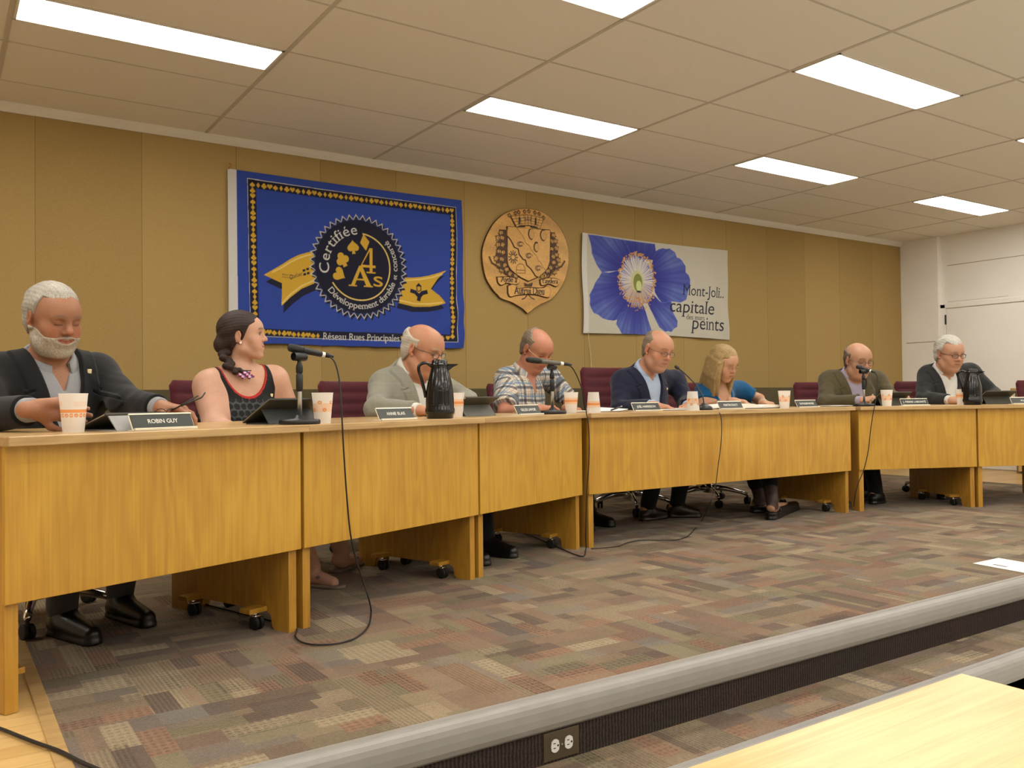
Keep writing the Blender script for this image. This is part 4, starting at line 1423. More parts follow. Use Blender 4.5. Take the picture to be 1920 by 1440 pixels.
cup((3.888, 3.808, 0.755), 1, 'upside-down frosted cup by the hands of the man in navy', 1.2, True)
cup((4.800, 3.848, 0.750), 1, 'plain-looking frosted cup right of the open binder', 2.3)
cup((5.757, 3.706, 0.762), 1, 'frosted cup in front of the olive-jacketed man\'s tablet', 0.4)
cup((6.475, 3.550, 0.752), 2, 'frosted cup mostly hidden behind the farther black carafe', 0.0)

# thermal carafes
def make_carafe(label):
    t_ = thing('carafe', label, 'carafe', group='black carafes on the desks')
    b = BM()
    lathe(b, [(0.058, 0.0), (0.060, 0.003), (0.061, 0.018), (0.0655, 0.020), (0.067, 0.028), (0.067, 0.042), (0.064, 0.050), (0.0635, 0.09), (0.061, 0.13), (0.055, 0.165), (0.046, 0.200), (0.0405, 0.222), (0.039, 0.235), (0.039, 0.244)], 48)
    obj('body', b, M['gloss_black'], t_, True)
    b = BM()
    lathe(b, [(0.041, 0.238), (0.042, 0.243), (0.040, 0.247), (0.036, 0.250), (0.036, 0.256), (0.034, 0.263), (0.030, 0.266), (0.012, 0.267), (0.001, 0.267)], 40)
    obj('lid', b, M['gloss_black'], t_, True)
    b = BM()
    prism(b, [(0.02, 0.2465), (0.082, 0.2465), (0.083, 0.243), (0.06, 0.232), (0.036, 0.212), (0.02, 0.212)], -0.014, 0.014, 'Y')
    for v in b.verts:
        if v.co.x > 0.05:
            v.co.y *= 0.55
        elif v.co.x < 0.03:
            v.co.y *= 1.6
    obj('spout', b, M['gloss_black'], t_)
    b = BM()
    tube(b, smooth_path([(-0.036, 0, 0.236), (-0.060, 0, 0.252), (-0.088, 0, 0.244), (-0.094, 0, 0.222), (-0.082, 0, 0.18), (-0.070, 0, 0.13), (-0.064, 0, 0.095)], 6), 0.0075, 10)
    for v in b.verts:
        v.co.y *= 1.5
    obj('handle', b, M['gloss_black'], t_, True)
    b = BM()
    for k in range(3):
        a = -0.5 + 0.5 * k
        z0, z1 = 0.062, 0.175
        for s in (-1, 1):
            pts = []
            for j in range(8):
                z = z0 + (z1 - z0) * j / 7
                r = np.interp(z, [0.05, 0.09, 0.13, 0.165, 0.2], [0.0645, 0.064, 0.0615, 0.0555, 0.0465])
                aa = a + s * 0.16
                pts.append((r * math.sin(aa), -r * math.cos(aa), z))
            tube(b, pts, 0.0016, 6)
        for z in (z0, z1, 0.125, 0.14):
            r = np.interp(z, [0.05, 0.09, 0.13, 0.165, 0.2], [0.0645, 0.064, 0.0615, 0.0555, 0.0465])
            tube(b, [(r * math.sin(a + 0.16 * f), -r * math.cos(a + 0.16 * f), z) for f in np.linspace(-1, 1, 6)], 0.0016, 6)
    obj('grip_ribs', b, M['gloss_black'], t_, True)
    return t_
c1 = make_carafe('nearer black carafe, standing before the man in the light grey jacket')
p = (1.909, 3.440, 0.755)
c1.location = (p[0], p[1], ZT)
c1.rotation_euler = (0, 0, rad(-28))
p = (6.394, 3.422, 0.753)
dup(c1, (p[0], p[1], ZT), rad(-75), 'farther black carafe, standing before the white-haired man in charcoal', 'black carafes on the desks')

# microphones on stands, with their cables
def mic_stand(p, label, hh, rot=0.0):
    t_ = thing('microphone_stand', label, 'microphone stand', (p[0], p[1], ZT), rot, 'desk microphone stands')
    b = BM()
    lathe(b, [(0.073, 0.0), (0.076, 0.003), (0.076, 0.014), (0.072, 0.018), (0.02, 0.022), (0.014, 0.034)], 40)
    obj('base', b, M['plastic_black'], t_, True)
    b = BM()
    tube(b, [(0, 0, 0.02), (0, 0, hh - 0.03)], 0.0085, 16)
    obj('pole', b, M['steel'], t_, True)
    b = BM()
    lathe(b, [(0.010, hh * 0.5), (0.013, hh * 0.52), (0.013, hh * 0.75), (0.010, hh * 0.77)], 20)
    lathe(b, [(0.010, hh - 0.055), (0.013, hh - 0.05), (0.013, hh - 0.03), (0.008, hh - 0.015), (0.006, hh)], 20)
    obj('clutch', b, M['plastic_black'], t_, True)
    b = BM()
    lathe(b, [(0.0155, -0.028), (0.0165, -0.02), (0.0165, 0.022), (0.0155, 0.028)], 20, Matrix.Translation((0, 0, hh + 0.008)) @ Matrix.Rotation(PI / 2, 4, 'Y') , False)
    obj('clip', b, M['plastic_black'], t_, True)
    return t_

def mic(head, tail, label, m_body, fat=1.0):
    head, tail = Vector(head), Vector(tail)
    L = (head - tail).length
    t_ = thing('microphone', label, 'microphone', tail, 0, 'desk microphones')
    t_.rotation_mode = 'QUATERNION'
    t_.rotation_quaternion = (head - tail).to_track_quat('Z', 'Y')
    r = 0.0125 * fat
    b = BM()
    lathe(b, [(r * 0.75, L * 0.16), (r * 0.95, L * 0.2), (r, L * 0.45), (r * 1.1, L * 0.62), (r * 1.1, L * 0.66)], 24)
    obj('body', b, m_body, t_, True)
    b = BM()
    lathe(b, [(r * 1.12, L * 0.66), (r * 1.28, L * 0.72), (r * 1.28, L * 0.9), (r * 1.1, L * 0.97), (r * 0.6, L), (0.0005, L)], 24)
    obj('grille', b, M['rubber'], t_, True)
    b = BM()
    lathe(b, [(r * 0.80, L * 0.10), (r * 0.82, L * 0.11), (r * 0.82, L * 0.17), (r * 0.8, L * 0.18)], 20)
    obj('collar', b, M['letter'], t_, True)
    b = BM()
    lathe(b, [(r * 0.35, -L * 0.12), (r * 0.5, -L * 0.1), (r * 0.72, 0.0), (r * 0.72, L * 0.11)], 20)
    obj('connector', b, M['plastic_black'], t_, True)
    return t_

def cable(pts, label, r=0.0032, n=8, name='microphone_cable'):
    b = BM()
    tube(b, smooth_path(pts, n), r, 8)
    o = obj(name, b, M['cable'], None, True)
    tag(o, label, 'cable')
    return o

P1 = (1.141, 3.135, 0.767)
mic_stand(P1, 'microphone stand on the nearest desk, before the woman in the black dress', 0.245, rad(20))
mic((1.104, 3.153, 1.045), (1.265, 3.155, 1.016), 'black microphone on the nearest desk stand, pointing left', M['plastic_black'])
F3 = (0, 0, 0.006)
cable([(1.265, 3.155, 1.016), (1.280, 3.129, 0.988), (1.287, 3.105, 0.922), (1.285, 3.083, 0.825), (1.286, 3.076, 0.744), (1.291, 3.076, 0.643), (1.303, 3.080, 0.481), (1.319, 3.086, 0.337), (1.347, 3.097, 0.231), (1.377, 3.102, 0.145), (1.397, 3.094, 0.072), (1.429, 3.146, 0.006),
       (1.336, 2.969, 0.006), (1.242, 2.861, 0.006), (1.162, 2.828, 0.006), (1.095, 2.854, 0.006), (1.063, 2.917, 0.006), (1.071, 3.002, 0.006), (1.107, 3.091, 0.006), (1.102, 3.168, 0.006), (1.029, 3.388, 0.006), (0.929, 3.712, 0.006)], 'black microphone cable looping from the nearest stand down to the carpet')
P2 = (2.789, 3.773, 0.760)
mic_stand(P2, 'microphone stand before the man in the plaid shirt', 0.245, rad(20))
mic((2.610, 3.758, 1.048), (2.875, 3.752, 1.026), 'grey microphone on the stand before the plaid shirt', plain('mic grey', S(104, 102, 92), 0.4, 0.3), 1.0)
cable([(2.875, 3.752, 1.026), (2.909, 3.744, 1.003), (2.953, 3.745, 0.933), (2.987, 3.747, 0.845), (2.999, 3.741, 0.753), (3.000, 3.728, 0.706), (3.005, 3.728, 0.594), (3.000, 3.728, 0.477), (2.990, 3.733, 0.360), (2.985, 3.738, 0.214), (2.979, 3.738, 0.083), (2.980, 3.741, 0.006), (2.841, 3.626, 0.006), (2.996, 4.207, 0.006), (3.115, 4.797, 0.006)],
      'black microphone cable hanging at the joint left of the long desk', 0.0034)
P3 = (5.621, 3.799, 0.767)
mic_stand(P3, 'microphone stand before the man in the olive jacket', 0.245, rad(-24))
mic((5.639, 3.868, 1.049), (5.641, 3.735, 1.006), 'black microphone on the stand before the olive jacket', M['plastic_black'], 1.0)
cable([(5.641, 3.735, 1.006), (5.648, 3.711, 0.982), (5.635, 3.695, 0.909), (5.598, 3.694, 0.783), (5.577, 3.698, 0.707), (5.555, 3.708, 0.574), (5.538, 3.716, 0.442), (5.510, 3.734, 0.309), (5.475, 3.755, 0.215), (5.461, 3.772, 0.139), (5.467, 3.791, 0.042)], 'black microphone cable curving down the joint right of the long desk', 0.0034)
# gooseneck
gp = (4.028, 3.848, 0.759)
gt = thing('gooseneck_microphone', 'black gooseneck microphone bending towards the man in navy', 'microphone', (gp[0], gp[1], ZT))
b = BM()
lathe(b, [(0.048, 0.0), (0.05, 0.006), (0.047, 0.018), (0.034, 0.028), (0.018, 0.034), (0.012, 0.045)], 32)
for v in b.verts:
    v.co.x *= 1.15
obj('base', b, M['plastic_black'], gt, True)
g0 = np.array((gp[0], gp[1], ZT))
gpts = [tuple(np.array(q) - g0) for q in smooth_path([(gp[0], gp[1], ZT + 0.04), (4.036, 3.868, 0.846), (4.032, 3.918, 0.914), (4.043, 3.988, 0.964), (4.066, 4.068, 1.004), (4.078, 4.118, 1.027)], 6)]
b = BM()
tube(b, gpts, 0.0045, 10)
obj('gooseneck', b, M['plastic_black'], gt, True)
b = BM()
d_ = np.array(gpts[-1]) - np.array(gpts[-3])
d_ /= np.linalg.norm(d_)
e_ = np.array(gpts[-1])
tube(b, [e_, e_ + d_ * 0.006, e_ + d_ * 0.035, e_ + d_ * 0.042], [0.006, 0.011, 0.011, 0.006], 14)
obj('capsule', b, M['rubber'], gt, True)
cable([(4.044, 3.818, 0.759), (4.069, 3.788, 0.752), (4.052, 3.738, 0.733), (4.054, 3.728, 0.670), (4.047, 3.728, 0.555), (4.026, 3.733, 0.424), (3.995, 3.738, 0.261), (3.941, 3.728, 0.185), (4.301, 4.144, 0.006), (3.937, 3.866, 0.006), (3.742, 3.728, 0.006), (3.610, 3.683, 0.006), (3.529, 3.722, 0.006), (3.431, 3.798, 0.006), (3.308, 3.775, 0.006), (3.202, 3.722, 0.006),
       (3.109, 3.728, 0.006), (3.025, 3.750, 0.006)], 'thin grey cable from the gooseneck microphone lying along the carpet', 0.0026)
cable([(0.077, 2.750, 0.007), (0.143, 2.606, 0.007), (0.204, 2.461, 0.007), (0.251, 2.350, 0.009), (0.284, 2.252, 0.009), (0.317, 2.168, 0.009), (0.355, 2.059, 0.009)], 'thick black floor cable crossing the strip flooring at lower left', 0.0048, name='floor_cable')

# tablets in folding covers
def tablet(p, ang, label, m_back, tilt=40, w=0.245, h=0.175, m_flap=None, fl=0.62):
    t_ = thing('tablet', label, 'tablet', (p[0], p[1], ZT), rad(ang), 'tablets in folding covers')
    # the far edge rests on the desk near the sitter, the near edge is raised; screen looks up and back
    ct, st = math.cos(rad(tilt)), math.sin(rad(tilt))
    Rm = Matrix.Translation((0, 0.10, 0.006)) @ Matrix.Rotation(rad(-tilt), 4, 'X')
    b = BM()
    box(b, (-w / 2, -h, -0.004), (w / 2, 0, 0.004), 0.003, Rm)
    obj('back_cover', b, m_back, t_)
    b = BM()
    box(b, (-w / 2 + 0.004, -h + 0.004, 0.0041), (w / 2 - 0.004, -0.004, 0.0062), 0.001, Rm)
    obj('screen', b, M['screen'], t_)
    for s in (-1, 1):
        b = BM()
        box(b, (s * (w / 2) - 0.0012, -h + 0.006, -0.0015), (s * (w / 2) + 0.0012, -0.006, 0.0015), 0, Rm)
        obj('edge', b, M['tab_edge'], t_)
    yt, zt = 0.10 - h * ct * fl, 0.006 + h * st * fl - 0.006
    b = BM()
    prism(b, [(yt, zt), (yt - 0.045, 0.001), (yt - 0.049, 0.001), (yt - 0.004, zt + 0.002)], -w / 2 * 0.92, w / 2 * 0.92, 'X')
    prism(b, [(yt - 0.047, 0.0), (yt - 0.047, 0.004), (0.09, 0.004), (0.09, 0.0)], -w / 2 * 0.92, w / 2 * 0.92, 'X')
    obj('stand_flap', b, m_flap or M['tab_dark'], t_)
    return t_
tablet((0.519, 3.009, 0.772), UA + 4, 'grey-backed tablet propped up in front of the bearded man', M['tab_dark'], 17, 0.22, 0.16, m_flap=M['tab_grey'], fl=0.98)
tablet((1.135, 3.277, 0.777), UA - 2, 'dark tablet behind the nearest microphone stand', M['tab_dark'], 28, 0.25, 0.19, plain('tablet flap', S(62, 66, 66), 0.5))
tablet((2.281, 3.760, 0.767), UA - 4, 'dark tablet right of the nearer black carafe', M['tab_dark'], 28, 0.25, 0.19, plain('tablet flap', S(92, 92, 86), 0.5))
tablet((5.995, 3.819, 0.770), -26, 'dark tablet held up by the man in the olive jacket', M['tab_dark'], 30, 0.25, 0.19)
tablet((6.802, 3.459, 0.760), -28, 'dark tablet held up by the white-haired man in charcoal', M['tab_dark'], 30, 0.25, 0.19)

# loose papers, notebook and binder
def sheets(P, label, n=4, curl=0.0, name='paper_stack'):
    c = np.mean([q[:2] for q in P], 0)
    b = BM()
    for k in range(n):
        a = RNG.uniform(-0.06, 0.06)
        off = RNG.uniform(-0.006, 0.006, 2)
        ca, sa = math.cos(a), math.sin(a)
        g = 6
        vs = []
        for i in range(g + 1):
            row = []
            for j in range(g + 1):
                u, v = i / g, j / g
                q = (np.array(P[0][:2]) * (1 - u) + np.array(P[1][:2]) * u) * (1 - v) + (np.array(P[3][:2]) * (1 - u) + np.array(P[2][:2]) * u) * v - c
                z = ZT + 0.0008 + 0.0012 * k + curl * (max(0, u - 0.7) / 0.3) ** 2 * (0.5 + 0.5 * v)
                row.append(b.verts.new((c[0] + off[0] + q[0] * ca - q[1] * sa, c[1] + off[1] + q[0] * sa + q[1] * ca, z)))
            vs.append(row)
        for i in range(g):
            for j in range(g):
                b.faces.new((vs[i][j], vs[i + 1][j], vs[i + 1][j + 1], vs[i][j + 1]))
    r_ = bmesh.ops.extrude_face_region(b, geom=list(b.faces))
    bmesh.ops.translate(b, verts=[v for v in r_['geom'] if isinstance(v, bmesh.types.BMVert)], vec=(0, 0, 0.0006))
    o = obj(name, b, M['paper'])
    tag(o, label, 'paper')
    return o
def quad(p, ang, w, h):
    c, s = math.cos(rad(ang)), math.sin(rad(ang))
    return [(p[0] + c * x - s * y, p[1] + s * x + c * y) for x, y in ((-w / 2, 0), (w / 2, 0), (w / 2, h), (-w / 2, h))]
sheets(quad((3.096, 4.051, 0.761), 15, 0.32, 0.22), 'white papers under the hands of the man in the plaid shirt', 4)
sheets(quad((3.369, 3.948, 0.763), 4, 0.24, 0.28), 'loose white papers between the upside-down cup and a nameplate', 5, 0.02)
sheets(quad((3.925, 3.988, 0.753), -8, 0.24, 0.22), 'white papers under the hands of the man in navy', 4)
sheets(quad((5.507, 3.905, 0.765), -20, 0.20, 0.15), 'small white notepad left of the third microphone stand', 7)
sheets(quad((4.281, 4.028, 0.754), 10, 0.2, 0.25), 'white papers beside the gooseneck microphone base', 7)
b = BM()
pen0, pen1 = np.array((3.313, 3.868, 0.761)), np.array((3.351, 3.888, 0.783))
pw = thing('pen', 'short black pen lying on the loose white papers', 'pen', (pen0[0], pen0[1], ZT + 0.012))
tube(b, [(-0.03, 0.0, 0.0), (0.05, 0.01, 0.018)], 0.0045, 10)
obj('barrel', b, M['plastic_black'], pw, True)
b = BM()
tube(b, [(0.05, 0.01, 0.018), (0.065, 0.012, 0.0214)], 0.003, 10)
obj('tip', b, M['steel'], pw, True)
# open binder: black cover and two curved page blocks
bp = (4.615, 3.888, 0.749)
bd = thing('open_binder', 'open black binder with white pages in front of the blonde woman', 'binder', (bp[0], bp[1], ZT), rad(-4))
b = BM()
box(b, (-0.27, 0.0, 0.0), (0.27, 0.31, 0.005), 0.002)
obj('cover', b, M['plastic_black'], bd)
for s, hgt in ((-1, 0.030), (1, 0.022)):
    b = BM()
    pr = [(0.0, 0.005), (0.0, hgt * 0.55)]
    for k in range(12):
        f = k / 11
        pr.append((s * (0.01 + 0.235 * f), 0.005 + hgt * (math.sin(min(1, f * 3) * PI / 2) * 0.5 + 0.5) * (1 - 0.35 * f * f)))
    pr.append((s * 0.25, 0.005))
    prism(b, pr if s > 0 else pr[::-1], 0.008, 0.30, 'Y')
    obj('page_block', b, M['paper'], bd)

# ------------------------------------------------------------------ people: distance fields turned into smooth continuous surfaces
F32 = np.float32
def nrm(v):
    v = np.asarray(v, float)
    return v / np.linalg.norm(v)

def cone(a, b, ra, rb):
    a, b = np.asarray(a, F32), np.asarray(b, F32)
    ab = b - a
    L2 = float(ab @ ab) + 1e-9
    def f(P):
        t = np.clip(((P - a) @ ab) / L2, 0, 1)
        return np.sqrt((((P - a) - t[:, None] * ab) ** 2).sum(1)) - (ra + (rb - ra) * t)
    return f, (a + b) / 2, float(np.sqrt(L2) / 2 + max(ra, rb))

def ell(c, rd, Rm=None):
    c, rd = np.asarray(c, F32), np.asarray(rd, F32)
    Rm = None if Rm is None else np.asarray(Rm, F32)
    def f(P):
        q = P - c
        if Rm is not None:
            q = q @ Rm
        k0 = np.sqrt(((q / rd) ** 2).sum(1))
        k1 = np.sqrt(((q / (rd * rd)) ** 2).sum(1)) + 1e-6
        return np.where(k0 < 1e-3, -rd.min(), k0 * (k0 - 1.0) / k1)
    return f, c, float(rd.max())

def rbox(c, hs, Rm, r):
    c, hs, Rm = np.asarray(c, F32), np.asarray(hs, F32), np.asarray(Rm, F32)
    def f(P):
        q = np.abs((P - c) @ Rm) - hs + r
        return np.sqrt((np.maximum(q, 0) ** 2).sum(1)) + np.minimum(q.max(1), 0) - r
    return f, c, float(np.linalg.norm(hs))

def U(p, k=0.02):
    return ('u', p[0], p[1], p[2], k)
def SUB(p, k=0.004):
    return ('s', p[0], p[1], p[2], k)
def SUBF(fn, k=0.004):
    return ('s', fn, np.zeros(3, F32), 1e6, k)
def INT(fn, k=0.004):
    return ('i', fn, None, 1e6, k)
def DSP(fn):
    return ('d', fn, None, 1e6, 0.0)

def sdf(ops, P):
    d = np.full(len(P), 1.0, F32)
    for m, fn, c, r, k in ops:
        v = fn(P)
        if m == 'u':
            h = np.maximum(k - np.abs(d - v), 0) / k
            d = np.minimum(d, v) - h * h * k * 0.25
        elif m == 'd':
            d = d + v
        else:
            w = -v if m == 's' else v
            h = np.maximum(k - np.abs(d - w), 0) / k
            d = np.maximum(d, w) + h * h * k * 0.25
    return d.astype(F32)

_C8 = np.array([(i, j, k) for i in (0, 1) for j in (0, 1) for k in (0, 1)])
_E12 = [(a, b) for a in range(8) for b in range(a + 1, 8) if np.abs(_C8[a] - _C8[b]).sum() == 1]
def mesh_sdf(ops, h):
    """surface nets on the blocks near the surface; returns vertices and quads"""
    us = [o for o in ops if o[0] == 'u']
    lo = np.min([o[2] - o[3] for o in us], 0) - 0.05
    hi = np.max([o[2] + o[3] for o in us], 0) + 0.05
    B, SB = 8, 4
    bs = B * h
    nb = np.ceil((hi - lo) / (bs * SB)).astype(int)
    NN = 4096
    g9 = np.stack(np.meshgrid(*[np.arange(B + 1)] * 3, indexing='ij'), -1).reshape(-1, 3)
    g4 = np.stack(np.meshgrid(*[np.arange(SB)] * 3, indexing='ij'), -1).reshape(-1, 3)
    gc = np.stack(np.meshgrid(*[np.arange(B)] * 3, indexing='ij'), -1).reshape(-1, 3)
    keys, verts, c8 = [], [], []
    eps = h * 0.25
    tet = np.array([(1, -1, -1), (-1, -1, 1), (-1, 1, -1), (1, 1, 1)], F32)
    for sx in range(nb[0]):
        for sy in range(nb[1]):
            for sz in range(nb[2]):
                o = lo + np.array((sx, sy, sz)) * bs * SB
                cen = o + bs * SB / 2
                Rr = bs * SB * 0.87
                lst = [q for q in ops if q[3] > 1e5 or np.linalg.norm(q[2] - cen) - q[3] < Rr + q[4] + 0.04]
                if not any(q[0] == 'u' for q in lst):
                    continue
                bc = o + (g4 + 0.5) * bs
                dv = sdf(lst, bc.astype(F32))
                act = g4[np.abs(dv) < bs * 0.87 * 1.5 + 0.006]
                if not len(act):
                    continue
                base = act * B
                pts = (o + (base[:, None, :] + g9[None]) * h).reshape(-1, 3).astype(F32)
                v = sdf(lst, pts).reshape(len(act), B + 1, B + 1, B + 1)
                cs = np.stack([v[:, i:i + B, j:j + B, k:k + B] for i, j, k in _C8], -1).reshape(len(act), -1, 8)
                sg = cs < 0
                mk = sg.any(-1) & ~sg.all(-1)
                bi, ci = np.nonzero(mk)
                if not len(bi):
                    continue
                vv = cs[bi, ci]
                acc = np.zeros((len(bi), 3))
                cnt = np.zeros(len(bi))
                for a, b in _E12:
                    x = (vv[:, a] < 0) != (vv[:, b] < 0)
                    t = np.where(x, vv[:, a] / np.where(x, vv[:, a] - vv[:, b], 1), 0)
                    p = _C8[a] + (_C8[b] - _C8[a]) * t[:, None]
                    acc += np.where(x[:, None], p, 0)
                    cnt += x
                cell = base[bi] + gc[ci]
                vp = (o + (cell + acc / cnt[:, None]) * h).astype(F32)
                d4 = np.stack([sdf(lst, vp + e * eps) for e in tet], 1)
                gr = (d4[:, :, None] * tet[None]).sum(1) / (4 * eps)
                d0 = d4.mean(1)
                vp = vp - np.clip(d0 / np.maximum((gr ** 2).sum(1), 0.2), -h * 0.6, h * 0.6)[:, None] * gr
                G = cell + np.array((sx, sy, sz)) * B * SB
                keys.append((G[:, 0] * NN + G[:, 1]) * NN + G[:, 2])
                verts.append(vp)
                c8.append(vv)
    keys = np.concatenate(keys)
    verts = np.concatenate(verts)
    c8 = np.concatenate(c8)
    order = np.argsort(keys)
    keys, verts, c8 = keys[order], verts[order], c8[order]
    quads = []
    for axis, (ia, s1, s2) in enumerate(((4, NN, 1), (2, 1, NN * NN), (1, NN * NN, NN))):
        e = (c8[:, 0] < 0) != (c8[:, ia] < 0)
        idx = np.nonzero(e)[0]
        k = keys[idx]
        q = []
        ok = np.ones(len(idx), bool)
        for off in (s1 + s2, s2, 0, s1):
            j = np.searchsorted(keys, k - off)
            j = np.minimum(j, len(keys) - 1)
            ok &= keys[j] == k - off
            q.append(j)
        q = np.stack(q, 1)[ok]
        fl = c8[idx[ok], 0] < 0
        q[~fl] = q[~fl][:, ::-1]
        quads.append(q)
    return verts, np.concatenate(quads)

def sdf_obj(name, ops, h, m, root, colf=None):
    v, q = mesh_sdf(ops, h)
    off = np.array(root.location) if root is not None else 0
    me = mesh_np(name, v - off, q)
    if colf is not None:
        set_col(me, colf(v))
    return link(name, me, m, root, True)

def wob(P, f, s=0.0):
    return np.sin(P[:, 0] * f + 2.1 * np.sin(P[:, 2] * f * 0.6 + s)) * np.sin(P[:, 1] * f * 0.9 + 1.7 * np.sin(P[:, 0] * f * 0.5 + s)) * np.sin(P[:, 2] * f * 0.8 + s)

def rotm(yaw, pitch=0.0, roll=0.0):
    """columns: right, forward, up. yaw is the facing direction in degrees, pitch down positive"""
    m = Matrix.Rotation(rad(yaw - 90), 3, 'Z') @ Matrix.Rotation(rad(-pitch), 3, 'X') @ Matrix.Rotation(rad(roll), 3, 'Y')
    return np.array(m)

# ---------------------------------------------------------------- hands
def hand_ops(w, d, palm, right, curl=(0.35, 0.5, 0.4), spread=0.06, s=1.0, thumb=(0.0, 0.0), grip=None):
    """w wrist, d pointing direction, palm the way the palm faces; five fingers with three bones each"""
    y = nrm(d)
    z = -nrm(np.asarray(palm, float) - y * np.dot(palm, y))
    x = np.cross(y, z)
    sd = -1.0 if right else 1.0
    Rm = np.stack([x, y, z], 1)
    def T(p):
        return np.asarray(w) + Rm @ (np.asarray(p) * s)
    ops = []
    ops.append(U(cone(T((0, -0.03, 0)), T((0, 0.012, 0)), 0.026 * s, 0.024 * s), 0.01))
    xs = (0.030, 0.010, -0.010, -0.029)
    ys = (0.083, 0.088, 0.083, 0.074)
    ln = (0.074, 0.083, 0.077, 0.060)
    for i in range(4):
        X = xs[i] * sd
        ops.append(U(cone(T((X * 0.55, 0.012, 0)), T((X, ys[i], 0.002)), 0.0155 * s, 0.0115 * s), 0.016))
    ops.append(U(ell(T((sd * 0.020, 0.035, -0.010)), np.array((0.018, 0.030, 0.014)) * s, Rm), 0.014))
    ops.append(U(ell(T((-sd * 0.020, 0.035, -0.008)), np.array((0.014, 0.032, 0.012)) * s, Rm), 0.012))
    for i in range(4):
        X = xs[i] * sd
        p = np.array((X, ys[i], 0.0))
        a = 0.0
        sp = xs[i] * sd / 0.03 * spread
        r = (0.0094, 0.0098, 0.0092, 0.0082)[i]
        cs = curl if np.ndim(curl[0]) == 0 else curl[i]
        for j, fr in enumerate((0.46, 0.30, 0.24)):
            a += cs[j] + (0.05 * (i - 1) if j == 0 else 0)
            q = p + np.array((math.sin(sp) * math.cos(a), math.cos(sp) * math.cos(a), -math.sin(a))) * ln[i] * fr
            ops.append(U(cone(T(p), T(q), r * s, r * 0.92 * s), 0.004))
            p, r = q, r * 0.92
    t0 = np.array((sd * 0.022, 0.018, -0.008))
    dirs = [nrm((sd * (0.62 + thumb[0]), 0.66, -0.42 - thumb[1])), nrm((sd * (0.30 + thumb[0] * 0.5), 0.86, -0.42 - thumb[1])), nrm((sd * 0.08, 0.93, -0.34 - thumb[1]))]
    r = 0.0135
    for dd, L in zip(dirs, (0.042, 0.034, 0.027)):
        q = t0 + dd * L
        ops.append(U(cone(T(t0), T(q), r * s, r * 0.84 * s), 0.006))
        t0, r = q, r * 0.84
    return ops

